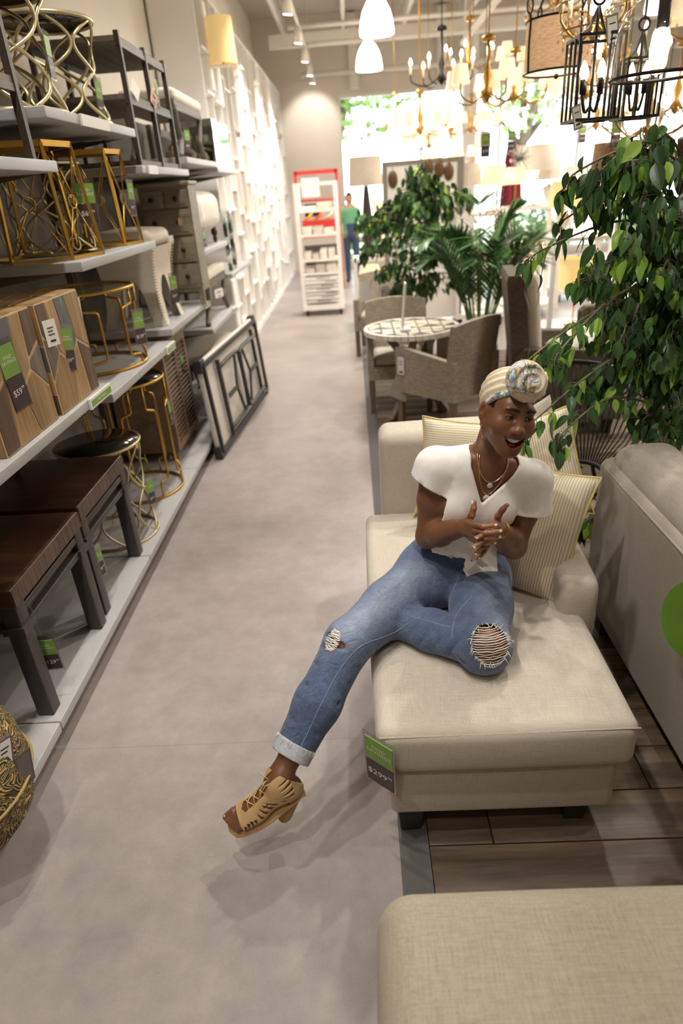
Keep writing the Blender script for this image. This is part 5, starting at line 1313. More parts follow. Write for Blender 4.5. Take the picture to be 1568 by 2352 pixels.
# ================================================================== hanging lights
E_BULB = emit('warm_bulb', 'ffe9c4', 14.0); E_PEND = emit('glowing_pendant', 'fff6e8', 11.0); E_SPOT = emit('spot_face', 'fff4e2', 8.0)
M_BRASS = simple('aged_brass', 'b8904a', .3, .9, .1); M_CRYS = glass_mat('crystal', (.96, .95, .92), .22, .02); M_BRONZE = simple('dark_bronze', '2a2522', .4, .5)
CEIL = 5.15
def cord(t, z0, mat=None, r_=.006, x=0, y=0): return MB().tube([(x, y, z0), (x, y, CEIL - t.location.z)], r_, 6).build('cord', mat or M_STEEL, t)
def pendant(label, x, y, grp):
    t = thing('dome_pendant', label, 'lamp', (x, y, 3.48), 0, grp)
    MB().lathe([(.205, 0), (.21, .03), (.195, .14), (.165, .24), (.11, .33), (.07, .36)], 32, cap=False).build('lamp_shade', E_PEND, t)
    MB().lathe([(.072, .36), (.08, .38), (.08, .52), (.05, .54), (.03, .56)], 20).build('housing', M_STEEL, t); cord(t, .55); return t
pendant('glowing white dome pendant hung over the aisle in front of the ceiling girder', .44, 9.7, None); pendant('glowing white dome pendant hung nearer the storefront window', .42, 12.4, None)
for x, y in PENDANT_SPOTS[2:]: pendant('glowing white dome pendant over the furniture floor', x, y, 'more dome pendants')
tk = thing('track_light_rail', 'white ceiling track rail with five lit spot heads', 'track light', (-.66, 13.0, 4.1))
MB().box(-.018, .018, -4.6, 4.6, .0, .03).build('rail', M_STEEL, tk)
for y in (-2.6, 2.6): MB().tube([(0, y, .03), (0, y, 1.05)], .008, 6).build('rod', M_STEEL, tk)
for y in (10.3, 12.2, 13.9, 15.5, 16.6):
    hd2 = MB().cyl((0, y - 13.0, -.02), (-.02, y - 13.0 + .03, -.22), .055, 16, .065).build('spot_head', M_STEEL, tk); MB().cyl((-.02, y - 13 + .03, -.219), (-.021, y - 13 + .031, -.226), .058, 16).build('lens', E_SPOT, hd2)
    MB().tube([(0, y - 13.0, 0.0), (0, y - 13.0, -.05)], .012, 6).build('stem', M_STEEL, hd2)
for i, (x, y0, y1) in enumerate(((1.75, 8.6, 11.4), (2.75, 6.5, 10.0))):
    t = thing('lamp_track', 'white ceiling track above the chandeliers', 'track light', (x, (y0 + y1) / 2, 3.55), 0, 'tracks above the chandeliers'); MB().box(-.03, .03, -(y1 - y0) / 2, (y1 - y0) / 2, 0, .05).build('rail', M_STEEL, t)
    for s_ in (-.4, .4): MB().tube([(0, s_ * (y1 - y0), .05), (0, s_ * (y1 - y0), 1.6)], .006, 6).build('rod', M_STEEL, t)
def candle(t, p, h=.09, mat=None):
    c = MB().cyl(p, (p[0], p[1], p[2] + h), .011, 10).build('candle', mat or simple('candle_sleeve', 'e9d9b4', .5), t)
    MB().lathe([(.008, 0), (.016, .018), (.014, .035), (.003, .062)], 10, (p[0], p[1], p[2] + h)).build('bulb', E_BULB, c)
# --- drum shade chandelier with black straps
dc = thing('drum_chandelier', 'linen drum shade pendant in a black iron strap frame', 'lamp', (1.20, 4.35, 2.34))
def linen_shade():
    t = NT('glowing_linen'); n = t.noise(t.co((30, 30, 160)), 1.0, 3); c = t.ramp(n, [(.3, srgb('c39a72')), (.7, srgb('e0bb92'))]); t.base(c); t.l(c, t.b.inputs['Emission Color']); t.b.inputs['Emission Strength'].default_value = .45; t.set(rough=.9); return t.m
MB().lathe([(.178, 0), (.178, .24)], 40, cap=False).build('lamp_shade', linen_shade(), dc)
MB().lathe([(.174, .004), (.001, .004)], 32).build('diffuser', shade_mat('glowing_diffuser', 'ffe6c8', .9), dc)
for z in (0, .24): MB().tube([(.182 * math.cos(a), .182 * math.sin(a), z) for a in np.linspace(0, 2 * PI, 41)[:-1]], .006, 6, True).build('hoop', M_BRONZE, dc)
for k in range(4):
    a = 2 * PI * k / 4 + .35; v = np.array((math.cos(a), math.sin(a), 0)); Z = np.array((0, 0, 1.))
    MB().tube(smooth_path([v * .186, v * .190 + Z * .12, v * .186 + Z * .24, v * .195 + Z * .27], 4), .006, 6).build('strap', M_BRONZE, dc)
    MB().tube([v * (.195 + .018 * math.cos(q)) + Z * (.30 + .035 * math.sin(q)) for q in np.linspace(0, 2 * PI, 13)[:-1]], .005, 6, True).build('link', M_BRONZE, dc)
    MB().tube(smooth_path([v * .195 + Z * .33, v * .16 + Z * .37, v * .06 + Z * .385, Z * .42], 4), .007, 6).build('arm', M_BRONZE, dc)
MB().ball((0, 0, -.02), .014, 8, 6).build('finial', M_BRONZE, dc); cord(dc, .40, M_BRONZE, .008)
# --- iron lanterns
def lantern(label, loc, w, h, n_bars=3):
    t = thing('iron_lantern', label, 'lamp', loc); a = w / 2
    for z in (0, h):
        m = MB()
        for i in range(4):
            c = [(-a, -a), (a, -a), (a, a), (-a, a)]; p, q = c[i], c[(i + 1) % 4]; m.bar((*p, z), (*q, z), .010, .010)
        m.build('frame', M_BRONZE, t)
    for i in range(4):
        c = [(-a, -a), (a, -a), (a, a), (-a, a)]; p, q = np.array(c[i]), np.array(c[(i + 1) % 4])
        for k in range(n_bars):
            u = k / n_bars; x, y = p + (q - p) * u; box_part('bar', M_BRONZE, t, x - .004, x + .004, y - .004, y + .004, 0, h)
    for sx in (1, -1): MB().tube(smooth_path([(sx * a, sx * a, h), (sx * a * .5, sx * a * .5, h + .03), (0, 0, h + .10)], 4), .006, 6).build('arm', M_BRONZE, t)
    MB().tube([(0, 0, h + .10), (0, 0, .05)], .006, 6).build('stem', M_BRONZE, t)
    MB().tube([(.022 * math.cos(q), 0, h + .125 + .022 * math.sin(q)) for q in np.linspace(0, 2 * PI, 15)[:-1]], .005, 6, True).build('ring', M_BRONZE, t)
    for k in range(4):
        v = np.array((math.cos(k * PI / 2 + .4), math.sin(k * PI / 2 + .4), 0)) * w * .27; Z = np.array((0, 0, 1.)); ar_ = MB().tube(smooth_path([Z * .05, v * .6 + Z * .03, v + Z * .09], 4), .005, 6).build('candle_arm', M_BRONZE, t)
        candle(t, tuple(v + Z * .09), .05, M_BRONZE)
    cord(t, h + .14, M_BRONZE, .005); return t
ln1 = lantern('black open-bar iron lantern with candle bulbs and a grey edged tag', (.985, 3.05, 2.02), .17, .275)
paper_tag(ln1, (.02, -.09, .33), (0, R(-12), R(20)), .055, .095, simple('grey_tag_border', '8d8a86', .6), 1); paper_tag(ln1, (-.085, -.09, .05), (0, R(-16), R(20)), .042, .085, simple('grey_tag_border', '8d8a86', .6), 1)
lantern('black iron lantern hanging lower behind the glass cloche pendant', (1.26, 3.30, 2.03), .15, .21)
# --- glass cloche pendant
gp = thing('cloche_pendant', 'clear glass bell pendant with a bare glowing bulb', 'lamp', (1.10, 2.72, 2.12))
gl_ = MB().lathe([(.150, 0), (.152, .05), (.148, .13), (.125, .19), (.08, .225), (.05, .235)], 36, cap=False).build('glass_bell', glass_mat('bell_glass', (.93, .94, .94), .07, .0), gp)
MB().lathe([(.055, .228), (.06, .24), (.05, .26), (.018, .27), (.014, .32)], 20).build('cap', simple('pewter', '55504b', .35, .8), gp); MB().lathe([(.02, .14), (.02, .235)], 14).build('socket', simple('black_paint', '1d1b1a', .5), gp)
MB().lathe([(.012, .14), (.018, .12), (.032, .085), (.03, .06), (.015, .042), (.001, .038)], 16).build('bulb', emit('white_bulb', 'fff6e6', 16.0), gp); cord(gp, .31, M_BRONZE, .006)
MB().tube([(.152 * math.cos(a), .152 * math.sin(a), 0) for a in np.linspace(0, 2 * PI, 41)[:-1]], .006, 6, True).build('rim', M_BRONZE, gp)
price_tag(gp, (.06, -.135, .09), (0, 0, R(25)), '$99.99', .055, .15, string=.1)
# --- crystal chandelier glowing behind the cloche
def crystal_chandelier(label, loc, R_, H_, seed, arms=6, beads=90, cat='chandelier', frame=None):
    t = thing('crystal_chandelier', label, cat, loc); rng = random.Random(seed); frame = frame or M_BRASS
    MB().lathe([(.01, 0), (.03, .03), (.012, .08), (.03, H_ * .5), (.012, H_ * .7), (.02, H_)], 12).build('column', frame, t)
    for k in range(arms):
        a = 2 * PI * k / arms; v = np.array((math.cos(a), math.sin(a), 0)); Z = np.array((0, 0, 1.))
        MB().tube(smooth_path([Z * .08, v * R_ * .5 + Z * .02, v * R_ * .95 + Z * .08, v * R_ + Z * .12], 4), .006, 6).build('arm', frame, t); candle(t, tuple(v * R_ + Z * .12), .06)
    m = MB()
    for k in range(beads):
        a = rng.uniform(0, 6.283); r_ = R_ * rng.uniform(.3, 1.02); z = rng.uniform(-.06, H_ * .75) * (1 - .5 * r_ / R_); m.lathe([(.001, -.012), (.007, 0), (.001, .008)], 6, (r_ * math.cos(a), r_ * math.sin(a), z), sm=False)
    stuff(m.build('crystal_drops', M_CRYS, t)); cord(t, H_, frame, .005); return t
cc = crystal_chandelier('crystal swag chandelier glowing above the cloche pendant', (1.16, 3.62, 2.36), .16, .30, 2, 6, 200)
for z, r_ in ((.05, .15), (.15, .17), (.25, .12)): MB().tube([(r_ * math.cos(a), r_ * math.sin(a), z) for a in np.linspace(0, 2 * PI, 33)[:-1]], .004, 5, True).build('hoop', M_BRASS, cc)
MB().ball((0, 0, .15), .05, 12, 8).build('glow_globe', emit('chandelier_globe', 'fff2d8', 10.0), cc)
crystal_chandelier('crystal beaded chandelier hanging behind the big ficus', (1.85, 4.6, 1.98), .26, .32, 4, 7, 220)
# --- shaded brass chandeliers over the lamp floor
def shade_chandelier(label, loc, R_, n, shades=True, drop=.35, mat=None, seed=0):
    t = thing('shaded_chandelier' if shades else 'candle_chandelier', label, 'chandelier', loc); mat = mat or M_BRASS; Z = np.array((0, 0, 1.))
    MB().lathe([(.008, -.06), (.03, -.03), (.05, .0), (.02, .05), (.035, .12), (.012, .2), (.012, drop)], 14).build('column', mat, t)
    MB().lathe([(.05, drop), (.055, drop + .03), (.02, drop + .05)], 14).build('crown', mat, t)
    for k in range(n):
        a = 2 * PI * k / n + seed; v = np.array((math.cos(a), math.sin(a), 0))
        MB().tube(smooth_path([Z * .02, v * R_ * .5 - Z * .06, v * R_ * .95 - Z * .02, v * R_ + Z * .05], 5), .007, 6).build('arm', mat, t)
        if shades:
            MB().lathe([(.072, .06), (.052, .19)], 18, tuple(v * R_), cap=False).build('lamp_shade', S_CREAM, t); MB().cyl(v * R_ + Z * .05, v * R_ + Z * .12, .009, 8).build('candle', M_PAPER, t)
        else: candle(t, tuple(v * R_ + Z * .05), .08)
    cord(t, drop + .05, mat, .006); return t
shade_chandelier('brass chandelier with five cream shades, curled gold arms', (1.16, 6.2, 2.44), .30, 5)
shade_chandelier('gold ring chandelier with cream shades beyond the iron lantern', (1.62, 7.3, 2.50), .34, 6, seed=.3)
shade_chandelier('tall candle chandelier with bare flame bulbs on dark arms', (1.02, 8.0, 2.78), .32, 6, False, .4, M_BRONZE)
shade_chandelier('candle chandelier with brass arms in front of the window pier', (1.45, 8.9, 3.0), .28, 6, False, .4, seed=.2)
shade_chandelier('small cream shaded chandelier near the storefront window', (1.1, 11.0, 2.55), .38, 7, True, .4, seed=.5)
shade_chandelier('two-tier cream shaded chandelier by the first window mullion', (1.35, 12.2, 2.35), .42, 8, True, .5, seed=.1)
shade_chandelier('brass shaded chandelier over the far lamp table', (2.6, 8.2, 2.55), .34, 6, True, .4, seed=.6)
shade_chandelier('bronze candle chandelier beyond the crystal one', (2.7, 6.2, 2.25), .30, 6, False, .4, seed=.4)
shade_chandelier('wide cream shaded chandelier near the window pier', (3.3, 10.2, 2.75), .45, 8, True, .4, seed=.2)
for i_, (x, y, z, r_, n_, sh_, l) in enumerate(((.95, 9.6, 2.42, .34, 6, True, 'cream shaded chandelier above the partition screen'), (1.5, 10.7, 2.05, .36, 7, True, 'low cream shaded chandelier hung before the window'), (1.9, 11.4, 2.5, .42, 8, True, 'broad cream shaded chandelier by the white pier'),
        (2.15, 9.1, 3.0, .30, 6, True, 'high cream shaded chandelier between the tracks'), (2.35, 7.0, 2.75, .32, 6, False, 'high brass candle chandelier between the tracks'), (1.95, 5.4, 2.42, .28, 6, False, 'brass candle chandelier right of the drum pendant'),
        (2.45, 5.2, 2.62, .30, 6, True, 'cream shaded chandelier right of the crystal one'), (3.0, 9.0, 2.3, .36, 7, True, 'cream shaded chandelier above the cart'), (.85, 12.8, 2.75, .36, 7, True, 'distant shaded chandelier near the aisle'), (1.75, 6.4, 3.05, .24, 5, False, 'small candle chandelier above the brass one'))):
    shade_chandelier(l, (x, y, z), r_, n_, sh_, .4, None, .17 * i_)
# --- spiky crystal burst
bu = thing('burst_pendant', 'spiky clear crystal burst pendant above the maroon dress', 'lamp', (1.62, 6.9, 1.98)); rng = random.Random(3); m = MB()
for k in range(150):
    d = nrm([rng.gauss(0, 1) for _ in range(3)]); m.cyl(d * .03, d * rng.uniform(.09, .135), .0035, 5, .0015)
stuff(m.build('crystal_rods', M_CRYS, bu)); MB().ball((0, 0, 0), .035, 12, 8).build('core', simple('chrome', 'd0d0d0', .15, 1.0, 0), bu); cord(bu, .03, M_STEEL, .004)
# drum and rattan shades hanging low in the distance
for i, (x, y, z, r_, h, mt3, l) in enumerate(((2.2, 6.0, 1.80, .20, .22, simple('rattan_shade', 'a4855e', .8, var=.3, vscale=60), 'brown woven drum pendant left of the ficus crown'), (1.45, 7.9, 2.12, .085, .13, S_WHITE, 'tiny white bell shade pendant above the crystal burst'), (2.95, 7.0, 1.72, .3, .24, S_WHITE, 'broad white drum pendant behind the ficus'))):
    t = thing('drum_pendant', l, 'lamp', (x, y, z)); MB().lathe([(r_, 0), (r_ * .95, h)], 30, cap=False).build('lamp_shade', mt3, t); MB().ball((0, 0, h * .5), .03, 10, 8).build('bulb', E_BULB, t); cord(t, h * .5, M_BRONZE, .004)
# price cards hanging on strings below the chandeliers
for i, (x, y, z) in enumerate(((1.62, 7.3, 2.24), (1.16, 6.2, 2.18), (2.7, 6.2, 1.99), (2.6, 8.2, 2.29), (2.15, 9.1, 2.74), (1.95, 5.4, 2.16))):
    t = thing('hanging_price_card', 'green and plum price card hanging by string below a chandelier', 'price tag', (x, y, z), R(15), 'price cards under the chandeliers'); pt_ = price_tag(t, (0, 0, 0), (0, 0, 0), '$199', .09, .2, string=.22)
# ================================================================== the laughing woman (implicit surfaces -> one mesh per garment / body)
def on_surface(p, d, field=None, F=None, off=.0, steps=60):
    """march from p along d until the jeans field is ~off"""
    p = np.array(p, float); F = F or jf; field = raw if field is None else field
    for _ in range(steps):
        i = (p - F.lo) / F.h; i0 = np.clip(np.floor(i).astype(int), 0, F.n - 2); fr_ = i - i0; val = 0
        for a in (0, 1):
            for b in (0, 1):
                for c in (0, 1): val += field[i0[0] + a, i0[1] + b, i0[2] + c] * (fr_[0] if a else 1 - fr_[0]) * (fr_[1] if b else 1 - fr_[1]) * (fr_[2] if c else 1 - fr_[2])
        if val < off + .0004: break
        p = p + d * max(min(val - off, .02), .0004)
    return p
class Cone:
    def __init__(s, a, b, ra, rb): s.a, s.b, s.ra, s.rb = np.array(a, float), np.array(b, float), ra, rb
    def box(s):
        r_ = max(s.ra, s.rb); return np.minimum(s.a, s.b) - r_, np.maximum(s.a, s.b) + r_
    def ev(s, X, Y, Z):
        ab = s.b - s.a; L2 = ab @ ab
        t = ((X - s.a[0]) * ab[0] + (Y - s.a[1]) * ab[1] + (Z - s.a[2]) * ab[2]) / L2; t = np.clip(t, 0, 1)
        return np.sqrt((X - s.a[0] - t * ab[0]) ** 2 + (Y - s.a[1] - t * ab[1]) ** 2 + (Z - s.a[2] - t * ab[2]) ** 2) - (s.ra + (s.rb - s.ra) * t)
class Ell:
    def __init__(s, c, r_, M=None): s.c = np.array(c, float); s.r = np.array(r_, float); s.M = np.eye(3) if M is None else np.array(M, float)   # rows of M = local axes
    def box(s): m = np.sqrt(((s.M * s.r[:, None]) ** 2).sum(0)); return s.c - m, s.c + m
    def ev(s, X, Y, Z):
        x, y, z = X - s.c[0], Y - s.c[1], Z - s.c[2]; q = [(s.M[i, 0] * x + s.M[i, 1] * y + s.M[i, 2] * z) for i in range(3)]
        k0 = np.sqrt(sum((q[i] / s.r[i]) ** 2 for i in range(3))); k1 = np.sqrt(sum((q[i] / s.r[i] ** 2) ** 2 for i in range(3))) + 1e-9
        return k0 * (k0 - 1) / k1
class Bx:
    def __init__(s, c, h, M=None, r_=0.0): s.c = np.array(c, float); s.h = np.array(h, float); s.M = np.eye(3) if M is None else np.array(M, float); s.r = r_
    def box(s): m = np.abs(s.M.T) @ s.h + s.r; return s.c - m, s.c + m
    def ev(s, X, Y, Z):
        x, y, z = X - s.c[0], Y - s.c[1], Z - s.c[2]; q = [np.abs(s.M[i, 0] * x + s.M[i, 1] * y + s.M[i, 2] * z) - s.h[i] for i in range(3)]
        out = np.sqrt(sum(np.maximum(v, 0) ** 2 for v in q)); return out + np.minimum(np.maximum(np.maximum(q[0], q[1]), q[2]), 0) - s.r
class Prism:
    """convex polygon in the plane of axes (u, v) through c, extruded along w"""
    def __init__(s, c, U, V, poly, w0, w1, R_=0.5):
        s.c = np.array(c, float); s.U = np.array(U, float); s.V = np.array(V, float); s.Wv = np.cross(s.U, s.V); s.poly = [np.array(p, float) for p in poly]; s.w0, s.w1 = w0, w1; s.R = R_
        P = np.array(s.poly); A = 0.5 * sum(P[i][0] * P[(i + 1) % len(P)][1] - P[(i + 1) % len(P)][0] * P[i][1] for i in range(len(P)))
        if A < 0: s.poly = s.poly[::-1]
        pts = [s.c + s.U * p[0] + s.V * p[1] + s.Wv * w for p in s.poly for w in (w0, w1)]; s.lo, s.hi = np.min(pts, 0), np.max(pts, 0)
    def box(s): return s.lo, s.hi
    def ev(s, X, Y, Z):
        x, y, z = X - s.c[0], Y - s.c[1], Z - s.c[2]
        u = s.U[0] * x + s.U[1] * y + s.U[2] * z; v = s.V[0] * x + s.V[1] * y + s.V[2] * z; w = s.Wv[0] * x + s.Wv[1] * y + s.Wv[2] * z
        d = np.maximum(w - s.w1, s.w0 - w); n = len(s.poly)
        for i in range(n):
            a, b = s.poly[i], s.poly[(i + 1) % n]; e = (b - a) / np.linalg.norm(b - a)
            d = np.maximum(d, (u - a[0]) * e[1] - (v - a[1]) * e[0])
        return d
def smin(a, b, k):
    if k <= 0: return np.minimum(a, b)
    h = np.maximum(k - np.abs(a - b), 0) / k; return np.minimum(a, b) - h * h * k * 0.25
class Field:
    def __init__(s, lo, hi, h):
        s.lo = np.array(lo, float); s.h = h; n = np.ceil((np.array(hi) - s.lo) / h).astype(int) + 1; s.n = n
        s.ax = [s.lo[i] + h * np.arange(n[i]) for i in range(3)]; s.d = np.full(n, 0.2)
    def like(s):
        o = Field.__new__(Field); o.lo, o.h, o.n, o.ax = s.lo, s.h, s.n, s.ax; o.d = np.full(s.n, 0.2); return o
    def grid(s, sl=None):
        a = [s.ax[i][sl[i]] if sl else s.ax[i] for i in range(3)]; return a[0][:, None, None], a[1][None, :, None], a[2][None, None, :]
    def sl(s, p, pad):
        lo, hi = p.box(); i0 = np.floor((lo - pad - s.lo) / s.h).astype(int); i1 = np.ceil((hi + pad - s.lo) / s.h).astype(int) + 1
        i0 = np.clip(i0, 0, s.n); i1 = np.clip(i1, 0, s.n)
        return None if (i1 <= i0).any() else tuple(slice(a, b) for a, b in zip(i0, i1))
    def add(s, p, k=0.0, off=0.0):
        q = s.sl(p, k + off + 0.03)
        if q: s.d[q] = smin(s.d[q], p.ev(*s.grid(q)) - off, k)
        return s
    def cut(s, p, k=0.0):
        q = s.sl(p, k + 0.01)
        if q: s.d[q] = -smin(-s.d[q], p.ev(*s.grid(q)), k)
        return s
    def shell(s, t): s.d = np.maximum(s.d, -(s.d + t)); return s
    def half(s, pt, nrm):
        """keep the side the normal points away from"""
        X, Y, Z = s.grid(); n = np.array(nrm, float); n = n / np.linalg.norm(n)
        s.d = np.maximum(s.d, (X - pt[0]) * n[0] + (Y - pt[1]) * n[1] + (Z - pt[2]) * n[2]); return s
    def mesh(s):
        d = s.d; sg = d < 0
        c = sg[:-1, :-1, :-1].astype(np.int8)
        acc = np.zeros(np.array(d.shape) - 1, np.int8)
        for i in (0, 1):
            for j in (0, 1):
                for k in (0, 1): acc += sg[i:d.shape[0] - 1 + i, j:d.shape[1] - 1 + j, k:d.shape[2] - 1 + k]
        act = np.argwhere((acc > 0) & (acc < 8)); N = len(act)
        if N == 0: return np.zeros((0, 3)), []
        cv = np.zeros((N, 2, 2, 2))
        for i in (0, 1):
            for j in (0, 1):
                for k in (0, 1): cv[:, i, j, k] = d[act[:, 0] + i, act[:, 1] + j, act[:, 2] + k]
        P = np.zeros((N, 3)); cnt = np.zeros(N)
        for ax in range(3):
            for a in (0, 1):
                for b in (0, 1):
                    i0 = [a, b]; i0.insert(ax, 0); i1 = [a, b]; i1.insert(ax, 1)
                    v0, v1 = cv[(slice(None), *i0)], cv[(slice(None), *i1)]; m = (v0 < 0) != (v1 < 0)
                    t = np.where(m, v0 / np.where(m, v0 - v1, 1), 0); p = np.tile(np.array(i0, float), (N, 1)); p[:, ax] = t
                    P[m] += p[m]; cnt[m] += 1
        P /= cnt[:, None]; V = s.lo + s.h * (act + P)
        idx = np.full(acc.shape, -1, np.int64); idx[act[:, 0], act[:, 1], act[:, 2]] = np.arange(N); F = []
        for ax in range(3):
            u, w = (ax + 1) % 3, (ax + 2) % 3
            A = [slice(None)] * 3; B = [slice(None)] * 3; A[ax] = slice(0, -1); B[ax] = slice(1, None)
            df = sg[tuple(A)] != sg[tuple(B)]; e = np.argwhere(df); e = e[(e[:, u] > 0) & (e[:, w] > 0) & (e[:, u] < acc.shape[u]) & (e[:, w] < acc.shape[w])]
            if len(e) == 0: continue
            q = []
            for du, dw in ((-1, -1), (0, -1), (0, 0), (-1, 0)):
                c_ = e.copy(); c_[:, u] += du; c_[:, w] += dw; q.append(idx[c_[:, 0], c_[:, 1], c_[:, 2]])
            q = np.stack(q, 1); ins = sg[e[:, 0], e[:, 1], e[:, 2]]
            q[~ins] = q[~ins][:, ::-1]; F.append(q)
        return V, np.concatenate(F)
def np_mesh(name, parts, mat, parent, colors=None, origin=(0, 0, 0), mats=None, face_mat=None):
    V = np.concatenate([p[0] for p in parts]) - np.array(origin); Fs = []; o = 0
    for v, f in parts:
        if len(v): Fs.append(np.array(f) + o)
        o += len(v)
    F = np.concatenate(Fs); me = bpy.data.meshes.new(name)
    me.vertices.add(len(V)); me.vertices.foreach_set('co', V.astype(np.float32).ravel())
    me.loops.add(F.size); me.loops.foreach_set('vertex_index', F.astype(np.int32).ravel())
    me.polygons.add(len(F)); me.polygons.foreach_set('loop_start', np.arange(0, F.size, 4, dtype=np.int32))
    me.polygons.foreach_set('use_smooth', np.ones(len(F), bool)); me.update(calc_edges=True); me.validate()
    if colors is not None:
        at = me.color_attributes.new('tint', 'FLOAT_COLOR', 'POINT'); at.data.foreach_set('color', np.concatenate([colors, np.ones((len(colors), 1))], 1).astype(np.float32).ravel())
    return link(name, me, mat, parent)

ORI = np.array((0.29, 1.90, 0.50))
person = thing('person', 'laughing woman in headwrap, white wrap top and ripped jeans, clapping on the chaise', 'person', tuple(ORI))
def nrm(v): v = np.array(v, float); return v / np.linalg.norm(v)
# --- skeleton ------------------------------------------------------------
PEL = np.array((0.285, 1.93, 0.615)); HR = np.array((0.20, 1.915, 0.60)); HL = np.array((0.385, 1.895, 0.60))
KR = np.array((-0.080, 1.60, 0.575)); AR = np.array((-0.310, 1.323, 0.287))
KL = np.array((0.325, 1.55, 0.585)); AL = np.array((0.045, 1.745, 0.555))
WA = np.array((0.297, 1.90, 0.73)); CH = np.array((0.338, 1.870, 0.915)); NB = np.array((0.385, 1.845, 1.075))
SR = np.array((0.222, 1.84, 1.050)); SL = np.array((0.530, 1.87, 0.975))
ER = np.array((0.196, 1.840, 0.805)); EL = np.array((0.478, 1.835, 0.752))
WR = np.array((0.290, 1.690, 0.916)); WL = np.array((0.392, 1.690, 0.905))
tu = nrm(NB - PEL); tr_ = nrm(SR - SL); tr_ = nrm(tr_ - tu * (tr_ @ tu)); tf = np.cross(tu, tr_)      # torso up, her right, forward
TM = np.array((tr_, tf, tu))
# head frame
HC = np.array((0.418, 1.775, 1.240)); HS = 0.94
hF0 = nrm((0.20, -0.975, -0.03)); hR0 = nrm(np.cross(hF0, (0, 0, 1))); hU0 = np.cross(hR0, hF0)
_ro = R(13); hU = nrm(hU0 * math.cos(_ro) - hR0 * math.sin(_ro)); hR = nrm(np.cross(hF0, hU)); hF = hF0
HM = np.array((hR, hF, hU))
def hp(x, y, z): return HC + (hR * x + hF * y + hU * z) * HS
def head_prims():
    A = []
    E = lambda c, r_, k, M=HM: A.append((Ell(hp(*c), np.array(r_) * HS, M), k))
    C_ = lambda a, b, ra, rb, k: A.append((Cone(hp(*a), hp(*b), ra * HS, rb * HS), k))
    E((0, -.022, .035), (.067, .092, .084), 0.0)
    E((0, .026, .000), (.059, .064, .070), .03)
    E((0, .036, -.045), (.051, .050, .056), .03)                                     # lower face
    for sx in (1, -1):
        C_((sx * .047, .000, -.046), (sx * .019, .066, -.094), .018, .016, .035)     # jaw
        E((sx * .044, .058, -.024), (.024, .024, .024), .03)                         # cheek apples lifted by the smile
        E((sx * .025, .078, .031), (.021, .008, .008), .025)                          # brow
        E((sx * .0125, .0975, -.029), (.0095, .010, .0080), .008)                    # nostril wing
    E((0, .077, -.100), (.022, .016, .016), .025)                                    # chin
    E((0, .074, -.062), (.036, .022, .026), .025)                                    # muzzle
    C_((0, .086, .014), (0, .103, -.022), .0070, .0105, .016)                        # nose
    E((0, .1055, -.026), (.0120, .0095, .0095), .008)
    for sx in (1, -1):
        E((sx * .0725, -.008, -.006), (.009, .019, .031), .006, np.array((hR * 0.95 + hF * .3 * sx, hF, hU)))
        E((sx * .068, .000, -.036), (.006, .009, .010), .006)
    return A
EYE = [(sx * .031, .0735, .009) for sx in (1, -1)]
def add_head(f):
    for p, k in head_prims(): f.add(p, k)
    for e in EYE:                                            # sockets, then lids closing over the eyeballs
        f.cut(Ell(hp(e[0] * 1.02, .090, e[2] + .001), np.array((.0165, .010, .010)) * HS, HM), .010)
        f.add(Ell(hp(*e), np.array((.0150, .0142, .0136)) * HS, HM), .004)
        f.cut(Ell(hp(e[0], .0905, e[2] - .0005), np.array((.0128, .012, .0036)) * HS, HM), .001)
    for sx in (1, -1): f.cut(Ell(hp(sx * .008, .1035, -.0385), np.array((.004, .005, .003)) * HS, HM), .002)       # nostrils
    # open laughing mouth: crescent
    for i in range(9):
        u = -1 + i / 4; f.cut(Ell(hp(u * .029, .090 - .018 * u * u, -.069 + .017 * u * u), np.array((.009, .022, .0150 * (1 - .80 * u * u) + .0008)) * HS, HM), .001)
    for sx in (1, -1): f.cut(Ell(hp(sx * .081, -.003, -.002), np.array((.006, .009, .015)) * HS, HM), .003)          # ear bowl
def arm_prims():
    A = [(Cone(SR, SR + (ER - SR) * .45, .050, .046), .03), (Cone(SR + (ER - SR) * .45, ER, .046, .037), .02), (Cone(ER, ER + (WR - ER) * .35, .038, .040), .02), (Cone(ER + (WR - ER) * .35, WR, .040, .0255), .02),
         (Cone(SL, SL + (EL - SL) * .45, .050, .047), .03), (Cone(SL + (EL - SL) * .45, EL, .047, .038), .02), (Cone(EL, EL + (WL - EL) * .35, .039, .041), .02), (Cone(EL + (WL - EL) * .35, WL, .041, .0255), .02)]
    return A
